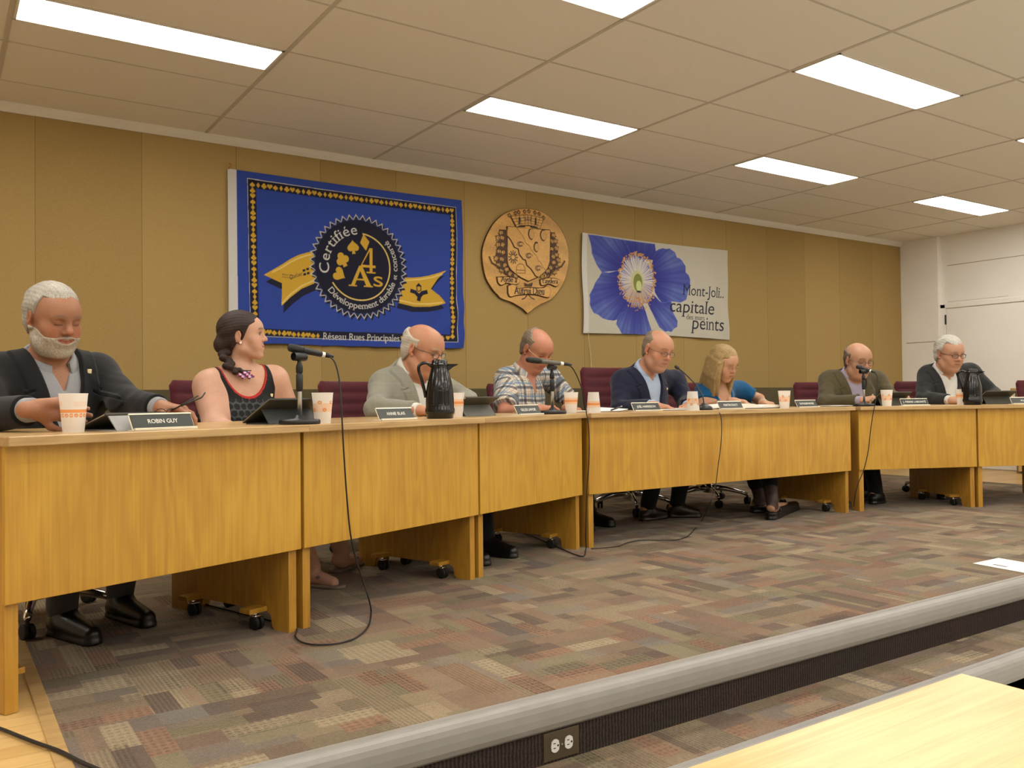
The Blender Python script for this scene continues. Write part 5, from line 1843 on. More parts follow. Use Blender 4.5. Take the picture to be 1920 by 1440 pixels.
# ---------------------------------------------------------------- heads
def head_ops(c, Rm, s, female=False, jaw=1.0, nose=1.0, jowl=0.0, smile=0.0):
    def T(p):
        return np.asarray(c) + Rm @ (np.asarray(p) * s)
    def E(p, r, k, rot=None):
        RR = Rm if rot is None else Rm @ rot
        return U(ell(T(p), np.array(r) * s, RR), k * s)
    def Cn(a, b, ra, rb, k):
        return U(cone(T(a), T(b), ra * s, rb * s), k * s)
    o = [E((0, -0.014, 0.046), (0.0765, 0.098, 0.080), 0.01), E((0, 0.028, -0.018), (0.062 * jaw, 0.066, 0.088), 0.05), E((0, 0.045, 0.045), (0.060, 0.055, 0.052), 0.04)]
    o.append(Cn((-0.050 * jaw, 0.0, -0.060), (-0.022, 0.064, -0.098), 0.024, 0.020, 0.03))
    o.append(Cn((0.050 * jaw, 0.0, -0.060), (0.022, 0.064, -0.098), 0.024, 0.020, 0.03))
    o.append(E((0, 0.074, -0.101), (0.021, 0.017, 0.017), 0.025))
    for x in (-1, 1):
        o.append(E((x * 0.046, 0.060, -0.022), (0.024, 0.022, 0.020), 0.03))
        o.append(E((x * 0.036, 0.070, -0.052), (0.024, 0.020, 0.026), 0.03))
        if jowl:
            o.append(E((x * 0.044, 0.030, -0.088), (0.028, 0.034, 0.026 + jowl), 0.03))
    if jowl:
        o.append(E((0, 0.035, -0.112), (0.045, 0.045, 0.022 + jowl), 0.03))
    bw = 0.008 if female else 0.011
    o.append(Cn((-0.040, 0.079, 0.030), (0.040, 0.079, 0.030), bw, bw, 0.02))
    o.append(E((0, 0.088, 0.022), (0.012, 0.010, 0.014), 0.014))
    for x in (-1, 1):
        o.append(SUB((lambda f: f)(ell(T((x * 0.033, 0.104, 0.008)), np.array((0.021, 0.017, 0.013)) * s, Rm)), 0.014 * s))
    for x in (-1, 1):
        o.append(E((x * 0.033, 0.078, 0.009), (0.0155, 0.0145, 0.0125), 0.004))
        o.append(Cn((x * 0.019, 0.089, 0.0155), (x * 0.047, 0.083, 0.0150), 0.0036, 0.0036, 0.006))
        o.append(Cn((x * 0.020, 0.088, -0.002), (x * 0.044, 0.084, 0.000), 0.0034, 0.0034, 0.006))
    n = nose
    o.append(Cn((0, 0.090, 0.020), (0, 0.108 * 1.0 + 0.006 * (n - 1), -0.016), 0.0080, 0.0115 * n, 0.012))
    o.append(E((0, 0.1115 + 0.012 * (n - 1), -0.0215), (0.0130 * n, 0.0125 * n, 0.0115 * n), 0.008))
    for x in (-1, 1):
        o.append(E((x * 0.0125 * n, 0.1005, -0.0255), (0.0085 * n, 0.0105, 0.0080), 0.006))
        o.append(SUB(ell(T((x * 0.0065, 0.109, -0.0345)), np.array((0.0042, 0.006, 0.0035)) * s, Rm), 0.003 * s))
    o.append(E((0, 0.086, -0.062), (0.030, 0.015, 0.022), 0.014))
    up = 0.006 * smile
    for x in (-1, 1):
        o.append(Cn((0, 0.0985, -0.0545), (x * (0.020 + 0.006 * smile), 0.088, -0.0575 + up), 0.0048, 0.0026, 0.005))
        o.append(Cn((0, 0.0965, -0.0655), (x * (0.018 + 0.006 * smile), 0.088, -0.0615 + up), 0.0056, 0.0026, 0.005))
    for x in (-1, 1):
        o.append(SUB(cone(T((0, 0.1035, -0.0603)), T((x * (0.023 + 0.006 * smile), 0.090, -0.0600 + up * 1.2)), 0.0016 * s, 0.0014 * s), 0.003 * s))
    # ears
    for x in (-1, 1):
        er = np.array(Euler((rad(-12), 0, rad(-x * 24))).to_matrix())
        o.append(E((x * 0.0790, -0.014, 0.002), (0.0085, 0.020, 0.033), 0.008, er))
        o.append(SUB(ell(T((x * 0.0905, -0.008, 0.006)), np.array((0.007, 0.011, 0.019)) * s, Rm @ er), 0.004 * s))
        o.append(E((x * 0.0785, -0.002, -0.028), (0.006, 0.009, 0.010), 0.006, er))
    return o

def face_cols(c, Rm, s, skin, brow, lips, ruddy=0.5, stubble=None, lid=True, smile=0.0, eyes=None):
    skin, brow, lips = (np.array(q[:3]) for q in (skin, brow, lips))
    red = skin * np.array((1.04, 0.66, 0.58))
    def g(q, p, r):
        return np.exp(-(((q - np.array(p)) / np.array(r)) ** 2).sum(1))
    def f(V):
        q = ((V - np.asarray(c)) @ Rm) / s
        col = np.tile(skin, (len(V), 1))
        def lay(m, cc):
            nonlocal col
            m = np.clip(m, 0, 1)[:, None]
            col = col * (1 - m) + np.asarray(cc) * m
        var = wob(q.astype(F32), 60.0)
        col *= (1 + 0.05 * var)[:, None]
        near = (np.abs(q[:, 2]) < 0.2) & (np.abs(q[:, 0]) < 0.12) & (np.abs(q[:, 1]) < 0.16)
        w = near.astype(float)
        for x in (-1, 1):
            lay(w * ruddy * 0.75 * g(q, (x * 0.046, 0.085, -0.022), (0.022, 0.04, 0.022)), red)
            lay(w * ruddy * 0.8 * g(q, (x * 0.085, -0.012, 0.0), (0.016, 0.025, 0.034)), red)
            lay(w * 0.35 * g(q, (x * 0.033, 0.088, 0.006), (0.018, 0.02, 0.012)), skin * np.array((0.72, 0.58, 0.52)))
        lay(w * ruddy * 0.8 * g(q, (0, 0.118, -0.022), (0.015, 0.02, 0.014)), red)
        if stubble is not None:
            m = np.clip((-0.030 - q[:, 2] - 0.0 * q[:, 1]) / 0.015, 0, 1) * np.clip((q[:, 1] + 0.01) / 0.02, 0, 1) * np.clip((0.14 + q[:, 2]) / 0.02, 0, 1)
            lay(w * 0.30 * m, stubble[:3])
        zc = -0.060 + (0.10 + 0.5 * smile) * np.abs(q[:, 0]) ** 1.3
        m = np.exp(-((q[:, 2] - zc) / 0.0075) ** 4) * (np.abs(q[:, 0]) < 0.024 + 0.006 * smile) * (q[:, 1] > 0.08)
        lay(w * 0.75 * m, lips)
        m = np.exp(-((q[:, 2] - zc) / 0.0022) ** 2) * (np.abs(q[:, 0]) < 0.026 + 0.006 * smile) * (q[:, 1] > 0.08)
        lay(w * 0.75 * m, lips * 0.3)
        ax = np.abs(q[:, 0])
        zb = 0.0325 + 0.004 * np.sin((ax - 0.012) / 0.04 * PI)
        m = np.exp(-((q[:, 2] - zb) / 0.0048) ** 2) * (ax > 0.011) * (ax < 0.053) * (q[:, 1] > 0.06)
        lay(w * 0.8 * m, brow)
        if lid:
            zl = 0.0005 + 0.0030 * ((ax - 0.033) / 0.016) ** 2
            m = np.exp(-((q[:, 2] - zl) / 0.0024) ** 2) * (ax > 0.016) * (ax < 0.050) * (q[:, 1] > 0.07)
            lay(w * 0.85 * m, np.array(S(52, 34, 28)[:3]))
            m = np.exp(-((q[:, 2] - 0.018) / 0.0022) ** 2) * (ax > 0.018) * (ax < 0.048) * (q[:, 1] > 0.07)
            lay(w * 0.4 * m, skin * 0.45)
        else:
            for x in (-1, 1):
                lay(w * (np.abs(q[:, 2] - 0.008) < 0.006) * (np.abs(q[:, 0] - x * 0.033) < 0.013) * (q[:, 1] > 0.085), np.array(S(150, 126, 112)[:3]))
                lay(w * (np.hypot(q[:, 2] - 0.008, q[:, 0] - x * 0.034) < 0.0078) * (q[:, 1] > 0.083), np.array(eyes[:3]))
            m = np.exp(-((q[:, 2] - 0.0148) / 0.0022) ** 2) * (ax > 0.017) * (ax < 0.050) * (q[:, 1] > 0.075)
            lay(w * 0.9 * m, np.array(S(30, 20, 18)[:3]))
        return col
    return f

def hair_ops(c, Rm, s, style, t=0.012, seed=0.0):
    def L(P):
        return ((P - np.asarray(c, F32)) @ Rm.astype(F32)) / s
    def T(p):
        return np.asarray(c) + Rm @ (np.asarray(p) * s)
    o = [U(ell(T((0, -0.016, 0.046)), (np.array((0.0765, 0.098, 0.080)) + t) * s, Rm), 0.01), U(ell(T((0, -0.045, -0.012)), (np.array((0.066, 0.060, 0.075)) + t * 0.7) * s, Rm), 0.03 * s)]
    if style in ('short', 'wavy'):
        def keep(P):
            q = L(P)
            x, y, z = q[:, 0], q[:, 1], q[:, 2]
            top = np.minimum(z - (0.070 + 0.35 * np.abs(x) * (y > 0)), 0.078 - y + 0.02 * np.sin(x * 40 + 1))
            side = np.minimum(0.018 - y - 0.25 * (0.05 - z), z + 0.012 + np.clip(-y - 0.01, 0, 0.06) * 1.1)
            return -np.maximum(top, side) * s
    elif style == 'fringe':
        def keep(P):
            q = L(P)
            x, y, z = q[:, 0], q[:, 1], q[:, 2]
            side = np.minimum(np.minimum(0.020 - y - 0.2 * (0.05 - z), z + 0.012 + np.clip(-y - 0.01, 0, 0.06) * 1.1), 0.055 + 0.40 * np.clip(-y - 0.02, 0, 0.1) - z)
            return -side * s
    elif style == 'thin':
        def keep(P):
            q = L(P)
            x, y, z = q[:, 0], q[:, 1], q[:, 2]
            side = np.minimum(np.minimum(0.026 - y - 0.2 * (0.05 - z), z + 0.012 + np.clip(-y - 0.01, 0, 0.06) * 1.1), 0.075 + 0.60 * np.clip(-y + 0.01, 0, 0.1) - z)
            return -side * s
    elif style == 'swept':
        def keep(P):
            q = L(P)
            x, y, z = q[:, 0], q[:, 1], q[:, 2]
            top = np.minimum(z - 0.045 - 0.5 * np.clip(y - 0.03, 0, 1), 0.080 - y)
            side = np.minimum(0.030 + 0.55 * (z - 0.02) - y, z + 0.020 + np.clip(-y - 0.012, 0, 0.08) * 1.2)
            return -np.maximum(top, side) * s
    else:
        def keep(P):
            q = L(P)
            x, y, z = q[:, 0], q[:, 1], q[:, 2]
            top = np.minimum(z - 0.062 - 0.2 * np.clip(y - 0.04, 0, 1), 0.086 - y)
            side = np.minimum(0.034 + 0.3 * (z - 0.03) - y, z + 0.2)
            front = np.minimum(np.minimum(np.abs(x) - 0.054, 0.05 - z), z + 0.25)
            return -np.maximum(np.maximum(top, side), front) * s
    am = 0.0009 if style != 'wavy' else 0.0016
    def strands(P):
        q = L(P)
        a = np.arctan2(q[:, 0], q[:, 2] - 0.02)
        return (np.sin(a * 40 + 1.2 * np.sin(q[:, 1] * 30 + seed) + seed) * am * 0.7 + np.sin(a * 9 + q[:, 1] * 38 + seed) * am * 1.6) * s
    o.append(DSP(strands))
    for x in (-1, 1):
        o.append(SUB(ell(T((x * 0.096, -0.006, -0.002)), np.array((0.026, 0.024, 0.034)) * s, Rm), 0.006 * s))
    if style == 'long':
        for x in (-1, 1):
            for k in range(6):
                y0 = -0.085 + 0.022 * k
                r = 0.020 if k < 5 else 0.016
                o.append(U(cone(T((x * (0.060 + 0.004 * k), y0, 0.02)), T((x * (0.072 + 0.004 * k), y0 + 0.012, -0.10)), 0.026 * s, r * s), 0.012))
                o.append(U(cone(T((x * (0.072 + 0.004 * k), y0 + 0.012, -0.10)), T((x * (0.066 + 0.003 * k), y0 + 0.03, -0.215 - 0.006 * (k % 3))), r * s, 0.013 * s), 0.008))
        for x in (-1, 1):
            for k in range(2):
                o.append(U(cone(T((x * (0.070 + 0.004 * k), 0.022 + 0.016 * k, 0.045)), T((x * (0.084 + 0.002 * k), 0.036 + 0.018 * k, -0.085)), 0.016 * s, 0.017 * s), 0.010))
                o.append(U(cone(T((x * (0.084 + 0.002 * k), 0.036 + 0.018 * k, -0.085)), T((x * 0.070, 0.062 + 0.018 * k, -0.215)), 0.017 * s, 0.010 * s), 0.008))
        for k in range(5):
            o.append(U(cone(T((-0.05 + 0.025 * k, -0.095, 0.0)), T((-0.055 + 0.0275 * k, -0.10, -0.20)), 0.026 * s, 0.018 * s), 0.012))
        def st2(P):
            q = L(P)
            return np.where(q[:, 2] < 0.03, np.sin(q[:, 0] * 420 + 6 * np.sin(q[:, 2] * 18) + q[:, 1] * 240) * 0.0016, 0) * s
        o.append(INT(keep, 0.01 * s))
        o.append(DSP(st2))
        return o
    o.append(INT(keep, 0.008 * s))
    return o

def hair_mat(name, dark, lite, rough=0.55):
    t = NT(name)
    a = t.noise(t.xyz(scale=(1, 1, 0.16)), 330, 3, 0.65)
    b = t.noise(t.xyz(), 22, 3)
    t.set(col=t.ramp(t.math('ADD', t.math('MULTIPLY', a, 0.65), t.math('MULTIPLY', b, 0.35)), [(0.34, dark), (0.66, lite)]), rough=rough, spec=0.35)
    t.bump(a, 0.5, 0.003)
    return t.m

def beard_ops(hops, c, Rm, s):
    def L(P):
        return ((P - np.asarray(c, F32)) @ Rm.astype(F32)) / s
    def keep(P):
        q = L(P)
        x, y, z = q[:, 0], q[:, 1], q[:, 2]
        ax = np.abs(x)
        line = -0.022 - 0.35 * np.clip(y, 0, 0.07) - z
        cheek = np.minimum(line, y + 0.012)
        must = np.minimum(np.minimum(-0.0375 - 0.22 * ax - z, z + 0.075), 0.042 - ax)
        k = np.maximum(cheek, np.minimum(must, y - 0.06))
        mouth = np.sqrt((x / 0.029) ** 2 + ((z + 0.0595 - 0.16 * ax) / 0.0078) ** 2) - 1
        k = np.where(y > 0.07, np.minimum(k, mouth * 0.008), k)
        k = np.minimum(k, 0.010 + (z + 0.125) * 4)
        return -k * s
    return list(hops) + [DSP(lambda P: -0.0022 * s + 0.0006 * np.sin(P[:, 0] * 420 + 5 * np.sin(P[:, 2] * 130)) * np.sin(P[:, 1] * 350)), INT(keep, 0.006 * s)]

def glasses(root, c, Rm, s, col, drop=0.0, rx=0.0235, rz=0.016, name='eyeglasses', thick=0.0014):
    off = np.array(root.location)
    def T(p):
        return Vector(np.asarray(c) + Rm @ (np.asarray(p) * s) - off)
    b = BM()
    y, z = 0.1085 + drop * 0.3, 0.008 - drop
    for x in (-1, 1):
        ring = []
        for k in range(29):
            a = 2 * PI * k / 28
            ca, sa = math.cos(a), math.sin(a)
            px = x * 0.033 + rx * np.sign(ca) * abs(ca) ** 0.75
            pz = z + rz * np.sign(sa) * abs(sa) ** 0.8
            ring.append(T((px, y - 0.18 * max(0, abs(px) - 0.03), pz)))
        tube(b, ring, thick * s * 1.1, 6, False)
        tube(b, [T((x * 0.0565, y - 0.004, z + 0.006)), T((x * 0.071, y - 0.022, z + 0.008)), T((x * 0.081, 0.035, 0.012 - drop * 0.5)), T((x * 0.0835, -0.004, 0.016)), T((x * 0.082, -0.022, 0.006))], thick * s * 1.2, 6)
    tube(b, [T((-0.0105, y, z + 0.003)), T((0, y + 0.002, z + 0.006)), T((0.0105, y, z + 0.003))], thick * s, 6)
    o = obj(name, b, col, root, True)
    for x in (-1, 1):
        b = BM()
        vs = [b.verts.new(T((x * 0.033 + rx * 0.97 * np.sign(math.cos(a)) * abs(math.cos(a)) ** 0.75, y - 0.001, z + rz * 0.97 * np.sign(math.sin(a)) * abs(math.sin(a)) ** 0.8))) for a in np.linspace(0, 2 * PI, 24, endpoint=False)]
        b.faces.new(vs if x < 0 else vs[::-1])
        obj('lens', b, M['lens'], o)
    return o

t = NT('lens')
gl = t.n('ShaderNodeBsdfGlossy')
gl.inputs['Roughness'].default_value = 0.05
tr = t.n('ShaderNodeBsdfTransparent')
mx = t.n('ShaderNodeMixShader')
mx.inputs[0].default_value = 0.07
t.l(tr.outputs[0], mx.inputs[1])
t.l(gl.outputs[0], mx.inputs[2])
t.l(mx.outputs[0], t.out.inputs[0])
M['lens'] = t.m
M['skin'] = vcol('skin', 0.5, 0.35, 0.12, 300, 0.06)
M['plaid'] = vcol('plaid cotton', 0.85, 0.2, 0, 500, 0.08, sheen=0.1)
M['dress'] = vcol('black patterned dress', 0.75, 0.3, 0, 400, 0.1)
M['shoe'] = plain('black shoe leather', S(22, 19, 18), 0.35, var=0.2)
M['trouser'] = fabric('dark trousers', S(26, 26, 30), 700, 0.15)
M['pin'] = plain('pin enamel', S(236, 222, 176), 0.35, 0.2)

# ---------------------------------------------------------------- bodies
class Person:
    def __init__(s, label, J, yaw_head, pitch, roll=0.0, hs=1.08, female=False, belly=0.03, broad=1.0, neck_r=None, face=None, arm_k=None):
        s.arm_k = arm_k or (0.86 if female else 1.0)
        s.J = {k: np.array(v, float) for k, v in J.items()}
        J = s.J
        s.female = female
        s.R = rotm(yaw_head, pitch, roll)
        s.hs = hs
        s.hc = J['head']
        s.N = J['neck']
        s.rt = nrm(J['shR'] - J['shL'])
        s.hip = J['hip']
        up = nrm(s.N - s.hip)
        s.rt = nrm(s.rt - up * np.dot(s.rt, up))
        s.up = up
        s.fw = np.cross(up, s.rt)
        s.B = np.stack([s.rt, s.fw, s.up], 1)
        s.nr = neck_r or (0.047 if female else 0.058)
        s.belly, s.broad = belly, broad
        s.root = thing('person', label, 'person', (s.hip[0], s.hip[1], 0.0), 0, 'people seated behind the desks')
        s.face = dict(face or {})
    def bl(s, P):
        return ((P - s.N.astype(F32)) @ s.B.astype(F32))
    def bw(s, p):
        return s.N + s.B @ np.asarray(p, float)
    def torso(s, off=0.0, k=0.06):
        J, B = s.J, s.B
        L = np.linalg.norm(s.N - s.hip)
        def at(f, y=0.0):
            return s.hip + (s.N - s.hip) * f + s.fw * y
        w = s.broad
        o = [U(ell(at(0.02, 0.0), np.array((0.185 * w, 0.135, 0.13)) + off, B), k), U(ell(at(0.28, s.belly * 0.8), np.array((0.165 * w, 0.115 + s.belly, 0.17)) + off, B), k),
             U(ell(at(0.66, 0.010), np.array((0.172 * w, 0.112, 0.19)) + off, B), k)]
        a, b = J['shR'], J['shL']
        mid = (a + b) / 2
        o.append(U(cone(a + (mid - a) * 0.12, b + (mid - b) * 0.12, 0.056 + off, 0.056 + off), 0.07))
        nk = s.N + s.up * 0.015 - s.fw * 0.012
        for q in (a, b):
            o.append(U(cone(nk, q + (mid - q) * 0.05 + s.up * 0.004, 0.046 + off, 0.046 + off), 0.05))
        if s.female:
            for x in (-1, 1):
                o.append(U(ell(at(0.60, 0.095) + s.rt * 0.075 * x, np.array((0.068, 0.062, 0.070)) + off, B), 0.05))
        return o
    def arm(s, sd, off=0.0, end=1.0, start=0.0, scale=1.0):
        J = s.J
        S_, E_, W_ = J['sh' + sd], J['el' + sd], J['wr' + sd]
        g = s.arm_k * scale
        o = [U(cone(S_, E_, 0.057 * g + off, 0.043 * g + off), 0.05)]
        if end > 0.0:
            o.append(U(cone(E_, E_ + (W_ - E_) * end, 0.043 * g + off, (0.043 + (0.029 - 0.043) * end) * g + off), 0.02))
        return o
    def legs(s, off=0.0, upto=1.0, foot=False):
        J = s.J
        o = []
        for sd in ('R', 'L'):
            h = s.hip + s.rt * (0.085 if sd == 'R' else -0.085) - s.up * 0.01
            kn, an = J['kn' + sd], J['an' + sd]
            o.append(U(cone(h, kn, 0.088 + off, 0.058 + off), 0.05))
            e = kn + (an - kn) * upto
            o.append(U(cone(kn, e, 0.058 + off, 0.058 - 0.020 * upto + off), 0.03))
            if foot:
                to = J['to' + sd]
                o.append(U(cone(an - np.array((0, 0, 0.04)), to, 0.034, 0.024), 0.02))
                o.append(U(cone(an - np.array((0, 0, 0.045)), an - np.array((0, 0, 0.045)) - nrm(to - an) * 0.035, 0.034, 0.03), 0.02))
        return o
    def body(s, h, hands, skin):
        f = s.face
        s.hops = head_ops(s.hc, s.R, s.hs, s.female, f.get('jaw', 1.0), f.get('nose', 1.0), f.get('jowl', 0.0), f.get('smile', 0.0))
        o = list(s.hops)
        nt = s.hc + s.R @ (np.array((0, -0.022, -0.045)) * s.hs)
        s.nt = nt
        o.append(U(cone(nt, s.N + s.up * 0.01, s.nr, s.nr * 1.06), 0.03))
        o += s.torso() + s.arm('R') + s.arm('L') + s.legs(foot=True)
        s.hands = {}
        for sd, hd in hands.items():
            ho = hand_ops(s.J['wr' + sd], hd[0], hd[1], sd == 'R', **(hd[2] if len(hd) > 2 else {}))
            o += ho
        cf = face_cols(s.hc, s.R, s.hs, skin, f['brow'], f['lips'], f.get('ruddy', 0.5), f.get('stubble'), f.get('lid', True), f.get('smile', 0.0), f.get('eyes'))
        s.bops = o
        return sdf_obj('body', o, h, M['skin'], s.root, cf)
    def hair(s, style, dark, lite, t=0.012, h=0.0035, extra=None, seed=0.0):
        o = hair_ops(s.hc, s.R, s.hs, style, t, seed)
        if extra:
            o += extra
        return sdf_obj('hair', o, h, hair_mat('hair', dark, lite), s.root)
    def neck_cone(s, r, z0=-0.03, z1=0.2):
        ax = nrm(s.nt - s.N)
        return cone(s.N + ax * z0, s.N + ax * z1, r, r)
    def vcut(s, zb, wtop, w0=0.004, ztop=0.0, deep=-0.03):
        def f(P):
            q = s.bl(P)
            w = w0 + (wtop - w0) * np.clip((q[:, 2] - zb) / (ztop - zb), 0, 1.6)
            return np.maximum(np.maximum(np.abs(q[:, 0]) - w, zb - q[:, 2]), deep - q[:, 1])
        return f
    def cuffcut(s, sd, f_=0.93):
        E_, W_ = s.J['el' + sd], s.J['wr' + sd]
        d = nrm(W_ - E_).astype(F32)
        p = (E_ + (W_ - E_) * f_).astype(F32)
        def f(P):
            return np.maximum(-((P - p) @ d), np.sqrt(((P - p) ** 2).sum(1)) - 0.10)
        return (f, p, 0.11)
    def wrinkle(s, amp):
        El, Er = s.J['elL'].astype(F32), s.J['elR'].astype(F32)
        def f(P):
            near = np.exp(-((P - El) ** 2).sum(1) / 0.02) + np.exp(-((P - Er) ** 2).sum(1) / 0.02)
            return amp * (0.35 + near) * (wob(P, 34.0, 1.0) + 0.6 * wob(P, 62.0, 2.3))
        return DSP(f)
    def shirt(s, m, h=0.006, off=0.008, vz=-0.06, vw=0.030, cuffs=True, name='shirt', tips=True, ch=0.068, gap=22):
        o = s.torso(off)
        if cuffs:
            for sd in ('R', 'L'):
                E_, W_ = s.J['el' + sd], s.J['wr' + sd]
                o.append(U(cone(E_ + (W_ - E_) * 0.6, E_ + (W_ - E_) * 0.99, 0.046, 0.037), 0.02))
        ax = nrm(s.nt - s.N)
        o.append(U(cone(s.N - ax * 0.02, s.N + ax * 0.012, s.nr + 0.014, s.nr + 0.008), 0.012))
        o.append(DSP(lambda P: 0.0022 * wob(P, 40.0, 4.0)))
        o.append(SUB(s.neck_cone(s.nr + 0.0035, 0.0, 0.25), 0.003))
        o.append(SUBF(s.vcut(vz, vw), 0.004))
        if cuffs:
            for sd in ('R', 'L'):
                o.append(SUB(s.cuffcut(sd, 0.98), 0.002))
        s.sops = o
        ob = sdf_obj(name, o, h, m, s.root)
        if tips:
            s.collar(m, ob, ch, gap)
        return ob
    def collar(s, m, parent, top=0.055, gap=26, lo=0.0, colf=None):
        """turned-down collar that follows the neck: stand, fold and two points"""
        ax = nrm(s.nt - s.N)
        fw = nrm(s.fw - ax * np.dot(s.fw, ax))
        rt = np.cross(fw, ax)
        base = [q for q in s.bops]
        rr = np.linspace(0.02, 0.14, 90)
        def rad_at(th, z, ops, eps):
            d = -fw * math.cos(th) + rt * math.sin(th)
            P = (s.N + ax * z + rr[:, None] * d).astype(F32)
            v = sdf(ops, P)
            k = np.argmax(v > eps)
            return min(rr[k], s.nr + 0.035), d
        rows = [[], [], [], []]
        for th in np.linspace(-rad(180 - gap), rad(180 - gap), 41):
            f = abs(th) / rad(180 - gap)
            zt = top * (1 - 0.60 * f ** 2.2) + 0.004
            zb = -0.012
            tip = 0.036 + 0.040 * max(0, (f - 0.62) / 0.38) ** 1.5
            r0, d = rad_at(th, zb, base, 0.006)
            r1, _ = rad_at(th, zt, base, 0.0045)
            r1 = min(r1, s.nr + 0.022)
            r2 = r1 + 0.004
            zf = zt - tip
            r3, _ = rad_at(th, zf, s.sops, 0.004)
            r3 = max(min(r3 + 0.004, 0.12), r2 + 0.012)
            for row, (r, z) in zip(rows, ((r0, zb), (r1, zt - 0.002), (r2 + 0.002, zt), (r3, zf))):
                row.append(s.N + ax * z + d * r - np.array(s.root.location))
        b = BM()
        V = [[b.verts.new(q) for q in row] for row in rows]
        for i in range(3):
            for k in range(40):
                b.faces.new((V[i][k], V[i][k + 1], V[i + 1][k + 1], V[i + 1][k]))
        me_o = obj('collar', b, m, parent, True)
        if colf is not None:
            co = np.empty(len(me_o.data.vertices) * 3)
            me_o.data.vertices.foreach_get('co', co)
            set_col(me_o.data, colf(co.reshape(-1, 3) + np.array(s.root.location)))
        md = me_o.modifiers.new('thick', 'SOLIDIFY')
        md.thickness = 0.0034
        md.offset = 1.0
        return me_o
    def jacket(s, m, h=0.0055, off=0.019, zb=-0.30, wtop=0.085, lap=0.075, wr=0.003, arm_scale=1.0, cuff=0.88):
        o = s.torso(off)
        for sd in ('R', 'L'):
            o += s.arm(sd, off, scale=arm_scale)
        o.append(s.wrinkle(wr))
        ax = nrm(s.nt - s.N)
        o.append(U(cone(s.N - ax * 0.03 - s.fw * 0.004, s.N + ax * 0.022 - s.fw * 0.012, s.nr + 0.032, s.nr + 0.022), 0.02))
        def lapel(P):
            q = s.bl(P)
            w = 0.004 + (wtop - 0.004) * np.clip((q[:, 2] - zb) / (0 - zb), 0, 1.6)
            a = np.abs(q[:, 0]) - w
            lw = lap * np.clip((q[:, 2] - zb) / 0.20, 0, 1)
            notch = np.clip(1 - np.abs(q[:, 2] + 0.075 + 0.5 * (a - lap * 0.6)) / 0.006, 0, 1) * (a > lap * 0.55)
            lw = np.where(q[:, 2] > -0.072, lap * 0.85, lw)
            inn = np.clip((lw - a) / 0.006, 0, 1) * (q[:, 1] > -0.01) * (q[:, 2] > zb)
            return -0.0085 * inn * (1 - notch)
        o.append(DSP(lapel))
        o.append(SUB(s.neck_cone(s.nr + 0.0115, -0.02, 0.25), 0.004))
        o.append(SUBF(s.vcut(zb, wtop), 0.004))
        for sd in ('R', 'L'):
            o.append(SUB(s.cuffcut(sd, cuff), 0.003))
        s.jops = o
        return sdf_obj('jacket', o, h, m, s.root)
    def surf(s, ops, x, z, y0=0.21):
        """front surface point at body coordinates x, z"""
        ys = np.linspace(y0, 0.0, 200)
        P = np.array([s.bw((x, y, z)) for y in ys], F32)
        d = sdf(ops, P)
        k = np.argmax(d < 0)
        return s.bw((x, ys[k], z))
    def stud(s, ops, x, z, name, m, r=(0.008, 0.003, 0.010), child_of=None):
        p = s.surf(ops, x, z)
        o = sdf_obj(name, [U(rbox(p + s.fw * 0.001, r, s.B, 0.002), 0.002)], min(r) * 0.5, m, s.root)
        return o
    def trousers(s, m, h=0.008, off=0.014, upto=1.0):
        o = s.legs(off, upto)
        o.append(U(ell(s.hip + s.up * 0.0, np.array((0.185 * s.broad, 0.14, 0.13)) + off, s.B), 0.05))
        o.append(DSP(lambda P: 0.004 * wob(P, 26.0, 2.0)))
        return sdf_obj('trousers', o, h, m, s.root)
    def shoes(s, m, h=0.005, low=0.0):
        for sd in ('R', 'L'):
            an, to = s.J['an' + sd], s.J['to' + sd]
            d = to - an
            d[2] = 0
            d = nrm(d)
            hl = np.array((an[0], an[1], 0.042)) - d * 0.035
            tp = np.array((to[0], to[1], 0.032))
            o = [U(cone(hl, np.array((an[0], an[1], 0.055)) + d * 0.03, 0.040, 0.044), 0.02), U(cone(np.array((an[0], an[1], 0.05)) + d * 0.03, tp, 0.045, 0.032), 0.02)]
            if low == 0:
                o.append(U(cone(np.array((an[0], an[1], 0.06)), np.array((an[0], an[1], 0.095)), 0.044, 0.046), 0.02))
            fl = 0.002
            o.append(INT(lambda P: fl - P[:, 2], 0.006))
            sole = cone(hl - np.array((0, 0, 0.035)), tp - np.array((0, 0, 0.024)), 0.041, 0.036)
            o.append(U(sole, 0.002))
            o.append(INT(lambda P: fl - P[:, 2], 0.001))
            if low:
                o.append(SUBF(lambda P, a=an, d=d: np.maximum(0.050 - P[:, 2], ((P - np.array((a[0], a[1], 0), F32)) @ d.astype(F32)) - 0.055), 0.004))
            sdf_obj('shoe', o, h, m, s.root)

